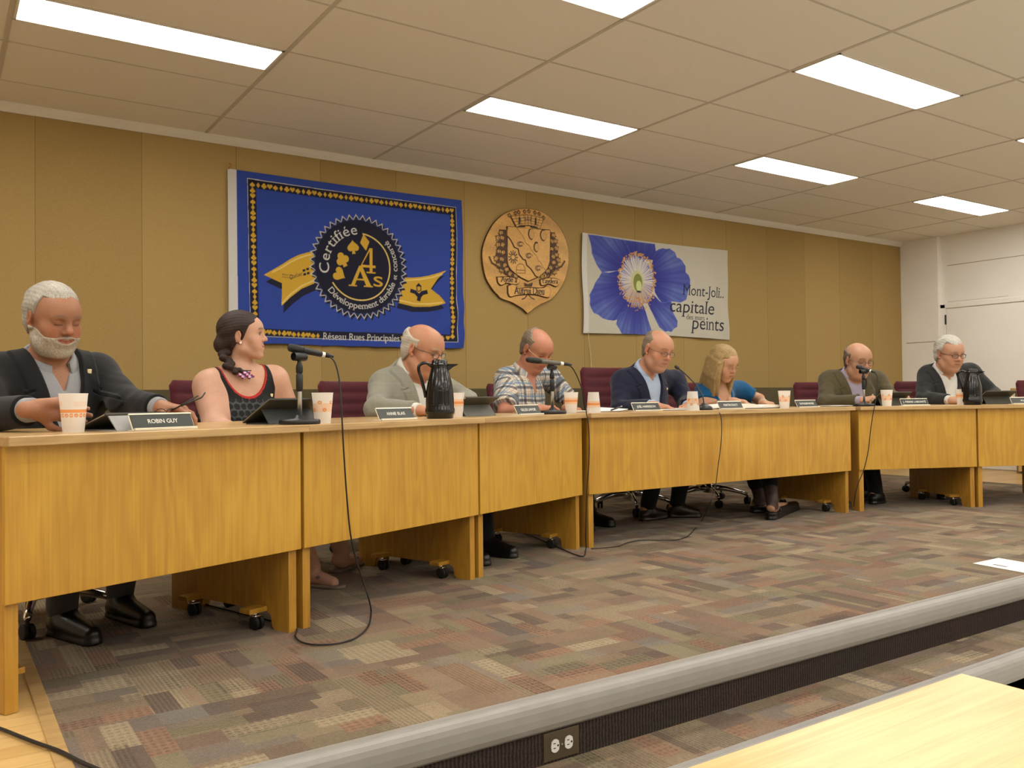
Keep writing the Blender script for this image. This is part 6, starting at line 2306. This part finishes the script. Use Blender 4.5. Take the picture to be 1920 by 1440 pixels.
# ---------------------------------------------------------------- the eight people
def joints(line, f, **J):
    """fill in hips, knees and feet of somebody seated; f is the facing direction of the seat"""
    fd = np.array((math.cos(rad(f)), math.sin(rad(f)), 0))
    rt = np.array((math.sin(rad(f)), -math.cos(rad(f)), 0))
    N = np.array(J['neck'], float)
    hp = J.pop('hipback', 0.06)
    hip = np.array((N[0], N[1], 0)) - fd * hp
    hip[2] = max(0.50, N[2] - 0.50)
    J['hip'] = hip
    for s_, k in (('R', 1), ('L', -1)):
        if 'an' + s_ not in J:
            J['an' + s_] = hip + fd * 0.50 + rt * 0.12 * k + (0, 0, 0.09 - hip[2])
            J['to' + s_] = J['an' + s_] + fd * 0.17 + (0, 0, -0.06)
        an = np.array(J['an' + s_])
        kn = hip + fd * 0.40 + rt * 0.12 * k
        kn[2] = 0.51
        if 'kn' + s_ not in J:
            J['kn' + s_] = kn * 0.75 + np.array((an[0], an[1], 0.51)) * 0.25
    return J

DN = (0, 0, -1)
# colours of cloth
M['suit_black'] = fabric('black jacket cloth', S(24, 24, 26), 800, 0.15)
M['suit_navy'] = fabric('navy jacket cloth', S(26, 30, 50), 800, 0.12)
M['suit_char'] = fabric('charcoal jacket cloth', S(42, 43, 42), 800, 0.15)
M['suit_olive'] = fabric('olive tweed', S(80, 72, 50), 500, 0.25)
M['shirt_grey'] = fabric('grey shirt cotton', S(150, 152, 156), 900, 0.06)
M['shirt_white'] = fabric('white shirt cotton', S(208, 206, 198), 900, 0.04)
M['shirt_blue'] = fabric('pale blue shirt cotton', S(164, 180, 204), 900, 0.05)
M['shirt_lilac'] = fabric('lilac shirt cotton', S(154, 146, 164), 900, 0.05)
M['blouse'] = fabric('blue blouse jersey', S(16, 80, 124), 800, 0.1)
M['button'] = plain('shirt button', S(30, 30, 36), 0.4)
t = NT('light grey check wool')
co = t.xyz(rot=(0, 0, 0.4))
sp = t.n('ShaderNodeSeparateXYZ')
t.l(co, sp.inputs[0])
ln = None
for ax, per in ((0, 0.052), (2, 0.062)):
    fr = t.math('FRACT', t.math('DIVIDE', sp.outputs[ax], per))
    w_ = t.math('LESS_THAN', fr, 0.05)
    ln = w_ if ln is None else t.math('MAXIMUM', ln, w_)
n1 = t.noise(t.xyz(), 700, 2)
t.set(col=t.mix(t.math('MULTIPLY', ln, 0.16), t.ramp(n1, [(0.3, S(122, 120, 108)), (0.7, S(148, 146, 132))]), S(176, 174, 160)), rough=0.9, spec=0.15, sheen=0.2)
t.bump(t.math('ADD', t.math('MULTIPLY', n1, 0.2), t.noise(t.xyz(), 14, 3)), 0.25, 0.01)
M['suit_grey'] = t.m

# ---- bearded man in black at the near end
p = Person('bearded white-haired man in a black jacket and grey shirt, smiling, at the near desk',
           joints('A', -69, head=(0.364, 3.560, 1.151), neck=(0.362, 3.644, 0.977), shR=(0.184, 3.619, 0.939), shL=(0.541, 3.756, 0.953), elR=(0.092, 3.348, 0.799), wrR=(0.262, 3.038, 0.826), elL=(0.612, 3.526, 0.838), wrL=(0.690, 3.320, 0.823),
                  anR=(0.392, 3.536, 0.100), toR=(0.461, 3.348, 0.030), anL=(0.610, 3.697, 0.100), toL=(0.668, 3.486, 0.030)),
           -64, 17, 3, 0.99, belly=0.04, broad=1.05, face=dict(brow=S(128, 104, 84), lips=S(170, 96, 84), ruddy=0.75, jowl=0.004, nose=1.08, smile=1.0))
p.body(0.0040, {'R': (np.array((0.934, 0.358, 0.0)), (0.30, -0.90, -0.25), dict(curl=(0.25, 0.45, 0.35), thumb=(0.1, -0.3))), 'L': (np.array((0.754, 3.259, 0.817)) - np.array((0.690, 3.320, 0.823)), (0.1, -0.1, -1), dict(curl=(0.35, 0.6, 0.45)))}, S(162, 114, 86))
p.hair('short', S(132, 128, 118), S(198, 192, 178), 0.013, 0.0032, seed=0.7)
sdf_obj('beard', beard_ops(p.hops, p.hc, p.R, p.hs), 0.0032, hair_mat('beard', S(142, 130, 112), S(194, 184, 168)), p.root)
p.shirt(M['shirt_grey'], 0.005, vz=-0.075, vw=0.034, ch=0.075)
p.jacket(M['suit_black'], 0.0045, zb=-0.34, wtop=0.078)
p.stud(p.jops, -0.105, -0.005, 'lapel_pin', M['pin'], (0.008, 0.003, 0.011))
for z in (-0.16, -0.215, -0.27):
    p.stud(p.sops, 0.0, z, 'button', M['button'], (0.005, 0.003, 0.005))
p.trousers(fabric('grey trousers', S(70, 70, 74), 700, 0.12), 0.008)
p.shoes(M['shoe'])
P_M1 = p

# ---- woman with the braid
p = Person('dark-haired woman with a side braid in a sleeveless black dress, looking right',
           joints('A', -69, head=(1.226, 4.126, 1.150), neck=(1.213, 4.153, 0.970), shR=(1.071, 4.141, 0.916), shL=(1.396, 4.191, 0.943), elR=(1.056, 3.996, 0.731), wrR=(1.129, 3.853, 0.704), elL=(1.483, 4.203, 0.773), wrL=(1.326, 3.864, 0.726),
                  anR=(1.431, 3.787, 0.090), toR=(1.495, 3.695, 0.025), anL=(1.684, 4.055, 0.090), toL=(1.808, 4.131, 0.025)),
           -27, -4, 2, 0.91, female=True, belly=0.05, broad=1.08, neck_r=0.047, arm_k=1.22, face=dict(brow=S(60, 40, 32), lips=S(186, 104, 100), ruddy=0.35, lid=False, eyes=S(48, 34, 26), smile=0.6, jaw=0.96))
p.body(0.0040, {'R': (np.array((0.5, -0.86, -0.1)), DN, dict(s=0.92)), 'L': (np.array((0.1, -1, -0.1)), DN, dict(s=0.92))}, S(198, 154, 130))
br = [(1.150, 4.140, 1.103), (1.141, 4.126, 1.072), (1.139, 4.104, 1.041), (1.146, 4.085, 1.015), (1.159, 4.068, 0.997), (1.177, 4.054, 0.984), (1.198, 4.051, 0.982)]
ex = [U(ell(p.hc + p.R @ np.array((0.02, -0.095, -0.03)), (0.040, 0.040, 0.045)), 0.02)]
rr_ = (0.032, 0.030, 0.028, 0.026, 0.022, 0.018, 0.014)
for i, q in enumerate(br):
    for sgn in (-1, 1):
        ex.append(U(ell(np.array(q) + np.array((0.010 * sgn, 0, 0.006 * sgn * (1 if i % 2 else -1))), (rr_[i] * 0.8, rr_[i] * 0.8, rr_[i] * 0.62), rotm(20 * sgn, 0, 25 * sgn)), 0.004))
for k in range(4):
    ex.append(U(cone(np.array(br[-1]), np.array(br[-1]) + np.array((0.02 + 0.008 * k, 0.0, -0.018 + 0.008 * k)), 0.008, 0.002), 0.004))
p.hair('swept', S(30, 20, 17), S(62, 44, 36), 0.017, 0.0035, ex, 0.2)
# scoop-necked dress with a red edge
o = p.torso(0.007)
o.append(U(ell(p.hip + p.fw * 0.20 - p.up * 0.02, np.array((0.21, 0.26, 0.10)), p.B), 0.05))
def scoop(P):
    q = p.bl(P)
    e = np.sqrt((q[:, 0] / 0.108) ** 2 + (np.minimum(q[:, 2] - 0.06, 0) / 0.150) ** 2) - 1.0
    return e * 0.09
o.append(INT(lambda P: np.abs(p.bl(P)[:, 0]) - 0.152 + 0.25 * np.clip(-p.bl(P)[:, 2] - 0.16, -0.02, 0) - 0.10 * np.clip((-0.13 - p.bl(P)[:, 2]) / 0.06, 0, 1), 0.004))
o.append(SUBF(scoop, 0.003))
def dress_col(V):
    V = V.astype(F32)
    q = p.bl(V)
    c = np.tile(np.array(S(18, 19, 21)[:3]), (len(V), 1))
    # rows of overlapping discs below the yoke
    a = q[:, 0] / 0.034
    b_ = q[:, 2] / 0.030
    row = np.floor(b_)
    fx = (a + 0.5 * (row % 2)) % 1 - 0.5
    fz = b_ % 1 - 0.5
    d = np.hypot(fx, fz)
    m = (d > 0.44) & (q[:, 2] < -0.10) & (q[:, 1] > 0)
    c[m] = np.array(S(66, 70, 72)[:3])
    m = (np.hypot(fx - 0.1, fz + 0.1) < 0.12) & (q[:, 2] < -0.10) & (q[:, 1] > 0)
    c[m] = np.array(S(34, 36, 38)[:3])
    red = (scoop(V) < 0.0062) & (q[:, 2] < 0.2)
    c[red] = np.array(S(176, 44, 38)[:3])
    return c
sdf_obj('dress', o, 0.0040, M['dress'], p.root, dress_col)
p.dops = o
p.stud(o, -0.130, -0.085, 'brooch_pin', M['pin'], (0.007, 0.003, 0.008))
fb = []
for i, dxz in enumerate(((-0.030, 0.0), (-0.014, -0.008), (0.004, 0.002), (0.018, -0.008), (0.032, -0.002), (-0.006, 0.010), (0.012, 0.012))):
    c_ = np.array((1.212, 4.040, 0.964)) + p.rt * (-dxz[0]) + np.array((0, 0, dxz[1]))
    fb.append(U(ell(c_, (0.011, 0.010, 0.009)), 0.002))
def fcol(V):
    k = (np.floor(V[:, 0] * 90) + np.floor(V[:, 2] * 110)) % 3
    return np.where((k == 0)[:, None], np.array(S(120, 84, 150)[:3]), np.where((k == 1)[:, None], np.array(S(150, 36, 52)[:3]), np.array(S(214, 190, 216)[:3])))
sdf_obj('flower_hair_tie', fb, 0.0028, M['print'], p.root, fcol)
er = p.hc + p.R @ (np.array((0.088, 0.0, -0.034)) * p.hs)
sdf_obj('earring', [U(ell(er, (0.0055, 0.0055, 0.0055)), 0.001)], 0.002, M['letter'], p.root)
for sd in ('R', 'L'):
    an, to = p.J['an' + sd], p.J['to' + sd]
    d_ = nrm((to - an) * (1, 1, 0))
    h0 = np.array((an[0], an[1], 0.010)) - d_ * 0.05
    t0 = np.array((to[0], to[1], 0.010)) + d_ * 0.02
    sd_o = [U(cone(h0, t0, 0.036, 0.038), 0.01), INT(lambda P: P[:, 2] - 0.016, 0.002), INT(lambda P: 0.001 - P[:, 2], 0.001),
            U(cone(np.array((to[0], to[1], 0.05)) - d_ * 0.06 + np.cross(d_, (0, 0, 1)) * 0.036, np.array((to[0], to[1], 0.05)) - d_ * 0.06 - np.cross(d_, (0, 0, 1)) * 0.036, 0.007, 0.007), 0.002)]
    sdf_obj('sandal', sd_o, 0.004, plain('sandal', S(120, 104, 88), 0.5), p.root)
P_W2 = p

# ---- man in light grey behind the carafe
p = Person('balding man with white side hair and glasses in a light grey checked jacket',
           joints('A', -69, head=(2.246, 4.239, 1.114), neck=(2.213, 4.344, 0.990), shR=(2.067, 4.363, 0.919), shL=(2.461, 4.514, 0.946), elR=(1.930, 4.161, 0.792), wrR=(2.055, 3.909, 0.786), elL=(2.631, 4.408, 0.830), wrL=(2.346, 4.031, 0.815)),
           -62, 20, 0, 1.10, belly=0.04, face=dict(brow=S(180, 160, 140), lips=S(180, 100, 86), ruddy=0.6, nose=1.2, jowl=0.006))
p.body(0.0045, {'R': (np.array((0.8, -0.5, -0.08)), DN, dict()), 'L': (np.array((-0.35, -0.9, -0.08)), DN, dict())}, S(184, 132, 102))
p.hair('fringe', S(168, 158, 140), S(208, 200, 184), 0.011, 0.004, seed=1.3)
glasses(p.root, p.hc, p.R, p.hs, plain('dark frame', S(58, 62, 56), 0.35), 0.004, 0.024, 0.015)
p.shirt(M['shirt_white'], 0.006, vz=-0.08, vw=0.036)
p.jacket(M['suit_grey'], 0.0055, zb=-0.34, wtop=0.085, wr=0.004)
p.trousers(M['trouser'])
p.shoes(M['shoe'])

# ---- man in plaid
p = Person('balding man in a blue and white plaid short-sleeved shirt, looking down through glasses',
           joints('A', -72, head=(3.409, 4.793, 1.171), neck=(3.357, 4.880, 0.999), shR=(3.254, 4.937, 0.971), shL=(3.740, 5.080, 0.983), elR=(3.116, 4.744, 0.756), wrR=(3.235, 4.490, 0.772), elL=(3.844, 5.002, 0.818), wrL=(3.527, 4.592, 0.771)),
           -80, 33, 0, 1.10, belly=0.08, broad=1.12, face=dict(brow=S(150, 116, 92), lips=S(178, 96, 84), ruddy=0.8, nose=1.15, jowl=0.012))
p.body(0.0045, {'R': (np.array((3.409, 4.471, 0.783)) - np.array((3.235, 4.490, 0.772)), (0.1, -0.25, -1), dict(curl=(0.45, 0.75, 0.5))), 'L': (np.array((0.15, -1, -0.12)), DN, dict(curl=(0.3, 0.5, 0.4)))}, S(182, 124, 98))
p.hair('thin', S(96, 82, 66), S(146, 130, 108), 0.008, 0.004, seed=2.1)
glasses(p.root, p.hc, p.R, p.hs, plain('gold frame', S(196, 170, 128), 0.3, 0.7), 0.014, 0.022, 0.012)
o = p.torso(0.014)
for sd in ('R', 'L'):
    S_, E_ = p.J['sh' + sd], p.J['el' + sd]
    o.append(U(cone(S_, S_ + (E_ - S_) * 0.98, 0.076, 0.078), 0.05))
ax_ = nrm(p.nt - p.N)
o.append(U(cone(p.N - ax_ * 0.02, p.N + ax_ * 0.012, p.nr + 0.018, p.nr + 0.010), 0.012))
o.append(p.wrinkle(0.004))
o.append(SUB(p.neck_cone(p.nr + 0.006, -0.005, 0.25), 0.003))
o.append(SUBF(p.vcut(-0.12, 0.050), 0.004))
for sd in ('R', 'L'):
    S_, E_ = p.J['sh' + sd].astype(F32), p.J['el' + sd].astype(F32)
    dd = nrm(E_ - S_).astype(F32)
    pp_ = (S_ + (E_ - S_) * 0.86).astype(F32)
    o.append(SUB((lambda P, dd=dd, pp_=pp_: np.maximum(-((P - pp_) @ dd), np.sqrt(((P - pp_) ** 2).sum(1)) - 0.14), pp_, 0.15), 0.004))
def plaid(V):
    q = p.bl(V.astype(F32))
    u, v = q[:, 0].copy(), q[:, 2].copy()
    for sd in ('R', 'L'):
        S_, E_ = p.J['sh' + sd], p.J['el' + sd]
        dd = nrm(E_ - S_)
        tt = (V - S_) @ dd
        rr2 = np.linalg.norm(V - S_ - tt[:, None] * dd, axis=1)
        m = (tt > 0.03) & (rr2 < 0.10) & (np.abs(q[:, 0]) > 0.15)
        v = np.where(m, -tt, v)
        u = np.where(m, ((V - S_) @ p.fw), u)
    white, blue, navy, tan = (np.array(S(*c)[:3]) for c in ((204, 198, 184), (90, 122, 150), (36, 40, 58), (178, 150, 118)))
    def band(t_):
        f = (t_ / 0.085) % 1
        return f
    c = np.tile(white, (len(V), 1))
    for t_ in (u, v):
        f = band(t_)
        for lo_, hi_, cc, al in ((0.04, 0.26, navy, 0.75), (0.40, 0.56, blue, 0.7), (0.63, 0.68, navy, 0.6), (0.80, 0.90, tan, 0.55)):
            m = ((f > lo_) & (f < hi_))[:, None] * al
            c = c * (1 - m) + cc * m
    return c
ps_ = sdf_obj('plaid_shirt', o, 0.0048, M['plaid'], p.root, plaid)
p.sops = o
p.collar(M['plaid'], ps_, 0.06, 30, colf=plaid)
p.trousers(M['trouser'])
p.shoes(M['shoe'])

# ---- man in navy at the middle
p = Person('man with short receding hair in a navy jacket and pale blue shirt, reading aloud',
           joints('B', -90, head=(4.220, 4.468, 1.168), neck=(4.211, 4.598, 1.011), shR=(4.066, 4.668, 0.951), shL=(4.588, 4.668, 0.952), elR=(3.938, 4.548, 0.757), wrR=(3.967, 4.228, 0.786), elL=(4.539, 4.508, 0.794), wrL=(4.333, 4.288, 0.777),
                  anR=(4.058, 4.406, 0.100), toR=(4.197, 4.408, 0.030), anL=(4.317, 4.389, 0.100), toL=(4.416, 4.304, 0.030)),
           -90, 20, -4, 1.09, belly=0.05, broad=1.12, face=dict(brow=S(126, 96, 76), lips=S(178, 100, 88), ruddy=0.7, nose=1.12, jowl=0.004, jaw=1.0, stubble=S(150, 120, 104)))
p.body(0.0045, {'R': (np.array((4.092, 4.118, 0.764)) - np.array((3.967, 4.228, 0.786)), (0.05, -0.1, -1), dict(curl=(0.25, 0.4, 0.3))), 'L': (np.array((4.142, 4.148, 0.766)) - np.array((4.395, 4.288, 0.788)), (-0.25, -0.2, -1), dict(curl=(0.35, 0.55, 0.4)))}, S(184, 134, 105))
p.hair('thin', S(104, 92, 78), S(140, 126, 108), 0.004, 0.004, seed=3.3)
glasses(p.root, p.hc, p.R, p.hs, plain('bronze frame', S(110, 92, 76), 0.35, 0.5), 0.005, 0.023, 0.014)
p.shirt(M['shirt_blue'], 0.006, vz=-0.045, vw=0.028)
p.jacket(M['suit_navy'], 0.0055, zb=-0.36, wtop=0.088, wr=0.004)
p.stud(p.jops, -0.128, -0.10, 'lapel_pin', M['pin'], (0.006, 0.003, 0.008))
for z in (-0.20, -0.28):
    p.stud(p.sops, 0.0, z, 'button', M['letter'], (0.004, 0.003, 0.004))
p.trousers(M['trouser'])
p.shoes(plain('dark brown shoe leather', S(40, 26, 20), 0.35, var=0.2))

# ---- blonde woman
p = Person('blonde long-haired woman in a blue short-sleeved blouse, writing in the binder',
           joints('B', -90, head=(4.886, 4.468, 1.083), neck=(4.921, 4.578, 0.906), shR=(4.868, 4.648, 0.879), shL=(5.248, 4.628, 0.885), elR=(4.749, 4.548, 0.751), wrR=(4.749, 4.248, 0.806), elL=(5.352, 4.528, 0.817), wrL=(5.091, 4.268, 0.786),
                  anR=(4.951, 4.198, 0.100), toR=(5.077, 4.107, 0.030), anL=(4.761, 3.932, 0.120), toL=(5.271, 4.148, 0.030)),
           -84, 24, 4, 1.0, female=True, belly=0.03, broad=0.98, face=dict(brow=S(150, 118, 84), lips=S(180, 106, 98), ruddy=0.45))
p.body(0.0045, {'R': (np.array((4.835, 4.148, 0.793)) - np.array((4.749, 4.248, 0.806)), (0.1, -0.3, -1), dict(s=0.95, curl=(0.45, 0.7, 0.5))), 'L': (np.array((5.056, 4.128, 0.771)) - np.array((5.091, 4.268, 0.786)), (0.1, -0.1, -1), dict(s=0.95))}, S(186, 142, 112))
p.hair('long', S(122, 96, 56), S(184, 156, 106), 0.016, 0.0042, seed=0.9)
glasses(p.root, p.hc, p.R, p.hs, plain('thin gold frame', S(186, 156, 116), 0.3, 0.6), 0.006, 0.022, 0.013, thick=0.0011)
o = p.torso(0.009)
for sd in ('R', 'L'):
    S_, E_ = p.J['sh' + sd], p.J['el' + sd]
    o.append(U(cone(S_, S_ + (E_ - S_) * 0.85, 0.060, 0.060), 0.05))
o.append(p.wrinkle(0.003))
def scoop6(P):
    q = p.bl(P)
    return (np.sqrt((q[:, 0] / 0.085) ** 2 + (np.minimum(q[:, 2] - 0.05, 0) / 0.185) ** 2) - 1.0) * 0.08
o.append(SUBF(scoop6, 0.003))
for sd in ('R', 'L'):
    S_, E_ = p.J['sh' + sd].astype(F32), p.J['el' + sd].astype(F32)
    dd = nrm(E_ - S_).astype(F32)
    pp_ = (S_ + (E_ - S_) * 0.68).astype(F32)
    o.append(SUB((lambda P, dd=dd, pp_=pp_: np.maximum(-((P - pp_) @ dd), np.sqrt(((P - pp_) ** 2).sum(1)) - 0.11), pp_, 0.12), 0.004))
sdf_obj('blouse', o, 0.005, M['blouse'], p.root)
p.trousers(M['trouser'], upto=0.72)
o = p.legs(0.003, foot=True) + [INT(lambda P: P[:, 2] - 0.30, 0.004)]
sdf_obj('stockings', o, 0.006, plain('dark hose', S(66, 48, 44), 0.6), p.root)
p.shoes(M['shoe'], low=1.0)
wr_ = p.J['wrL']
b = BM()
rg = [tuple(wr_ + nrm(p.J['elL'] - wr_) * 0.02 - np.array(p.root.location) + 0.029 * (np.array((0, 0, 1)) * math.cos(a) + nrm(np.cross(p.J['elL'] - wr_, (0, 0, 1))) * math.sin(a))) for a in np.linspace(0, 2 * PI, 25)]
tube(b, rg, 0.003, 8, False)
obj('bracelet', b, M['steel'], p.root, True)

# ---- man in olive
p = Person('balding man with dark side hair and glasses in an olive jacket and lilac shirt',
           joints('C', -114, head=(6.210, 4.248, 1.117), neck=(6.252, 4.339, 0.981), shR=(6.145, 4.475, 0.958), shL=(6.517, 4.287, 0.955), elR=(5.967, 4.379, 0.775), wrR=(5.970, 4.049, 0.795), elL=(6.493, 4.144, 0.812), wrL=(6.273, 3.914, 0.804),
                  anR=(6.036, 3.992, 0.100), toR=(6.098, 3.989, 0.030), anL=(6.167, 4.191, 0.100), toL=(6.207, 4.182, 0.030)),
           -110, 16, 0, 1.10, belly=0.05, broad=1.05, face=dict(brow=S(110, 88, 70), lips=S(176, 104, 90), ruddy=0.55, nose=1.15, jowl=0.008))
p.body(0.0048, {'R': (np.array((-0.1, -1, 0.15)), (0.5, 0.1, -0.8), dict(curl=(0.8, 1.0, 0.6))), 'L': (np.array((-0.4, -0.9, 0.1)), (-0.7, 0.1, -0.6), dict(curl=(0.5, 0.7, 0.5)))}, S(184, 140, 112))
p.hair('fringe', S(76, 66, 54), S(122, 108, 88), 0.009, 0.004, seed=4.0)
glasses(p.root, p.hc, p.R, p.hs, plain('bronze frame', S(110, 92, 76), 0.35, 0.5), 0.004, 0.024, 0.016)
p.shirt(M['shirt_lilac'], 0.006, vz=-0.045, vw=0.028)
p.jacket(M['suit_olive'], 0.0055, zb=-0.36, wtop=0.085, wr=0.004)
p.stud(p.jops, -0.125, -0.13, 'lapel_pin', M['pin'], (0.006, 0.003, 0.008))
p.trousers(M['trouser'])
p.shoes(M['shoe'])

# ---- white-haired man in charcoal
p = Person('white-haired man with glasses in a charcoal jacket, farthest along the desks',
           joints('C', -114, head=(6.964, 3.913, 1.167), neck=(7.011, 4.001, 1.020), shR=(6.974, 4.105, 0.996), shL=(7.319, 3.930, 1.011), elR=(6.765, 4.023, 0.800), wrR=(6.670, 3.737, 0.787), elL=(7.327, 3.751, 0.828), wrL=(7.102, 3.545, 0.785),
                  anR=(6.710, 3.843, 0.100), toR=(6.845, 3.904, 0.030), anL=(7.051, 3.892, 0.100), toL=(7.222, 3.960, 0.030)),
           -112, 14, 0, 1.10, belly=0.05, broad=1.08, face=dict(brow=S(150, 128, 108), lips=S(176, 106, 92), ruddy=0.55, nose=1.1, jowl=0.008, jaw=1.05))
p.body(0.0048, {'R': (np.array((0.15, -1, 0.1)), (0.6, 0.1, -0.7), dict(curl=(0.5, 0.8, 0.5))), 'L': (np.array((-0.4, -0.9, 0.1)), (-0.7, 0.1, -0.6), dict(curl=(0.7, 0.9, 0.6)))}, S(186, 140, 112))
p.hair('wavy', S(150, 145, 134), S(212, 208, 198), 0.017, 0.004, seed=5.0)
glasses(p.root, p.hc, p.R, p.hs, plain('dark red frame', S(72, 40, 38), 0.35), 0.004, 0.024, 0.013, thick=0.0017)
p.shirt(M['shirt_white'], 0.006, vz=-0.055, vw=0.030)
p.jacket(M['suit_char'], 0.0055, zb=-0.36, wtop=0.085, wr=0.004)
p.stud(p.jops, -0.128, -0.10, 'lapel_pin', M['pin'], (0.006, 0.003, 0.008))
for z in (-0.19, -0.27):
    p.stud(p.sops, 0.0, z, 'button', M['button'], (0.005, 0.003, 0.005))
p.trousers(M['trouser'])
p.shoes(M['shoe'])

# ---------------------------------------------------------------- chairs
chair((0.332, 3.847, 0.963)[:2], -69, 'burgundy task chair under the bearded man')
chair((1.292, 4.387, 0.985)[:2], -69, 'burgundy task chair under the woman with the braid')
chair((2.139, 4.562, 0.996)[:2], -69, 'burgundy task chair under the man in the light grey jacket')
chair((3.729, 5.280, 1.028)[:2], -72, 'burgundy task chair under the man in the plaid shirt')
chair((4.249, 4.818, 1.018)[:2], -90, 'taller burgundy task chair under the man in the navy jacket', 1.12)
chair((5.073, 4.818, 1.023)[:2], -90, 'burgundy task chair under the blonde woman')
chair((6.339, 4.552, 1.023)[:2], -108, 'burgundy task chair under the man in the olive jacket')
chair((7.217, 4.161, 1.018)[:2], -108, 'burgundy task chair under the white-haired man')
chair((8.294, 3.649, 1.009)[:2], -110, 'burgundy task chair cut off by the right edge of the picture')

# glasses held by the bearded man
gp_ = np.array((0.750, 3.258, 0.836))
eg = thing('eyeglasses', 'folded dark reading glasses in the bearded man\'s left hand', 'glasses', gp_)
b = BM()
e0 = np.array((0.704, 3.240, 0.814)) - gp_
e1 = np.array((0.811, 3.238, 0.860)) - gp_
e2 = np.array((0.825, 3.244, 0.878)) - gp_
tube(b, [tuple(e0), tuple((e0 + e1) / 2 + (0, 0, 0.001)), tuple(e1), tuple(e2)], 0.0028, 8)
obj('temple', b, M['plastic_black'], eg, True)
b = BM()
e3 = np.array((0.792, 3.210, 0.866)) - gp_
tube(b, [tuple(e0 + (0.0, -0.012, 0.0)), tuple(e3)], 0.0026, 8)
obj('temple', b, M['plastic_black'], eg, True)
b = BM()
cc_ = e0 + np.array((-0.016, -0.004, -0.006))
dirx = nrm(np.array((0.754, 3.259, 0.813)) - np.array((0.724, 3.248, 0.813)))
for k in (-1, 1):
    c2_ = cc_ + dirx * 0.022 * k
    tube(b, [tuple(c2_ + dirx * 0.020 * math.cos(a) + np.array((0, 0, 0.013)) * math.sin(a)) for a in np.linspace(0, 2 * PI, 25)], 0.0017, 6, False)
obj('rims', b, M['plastic_black'], eg, True)
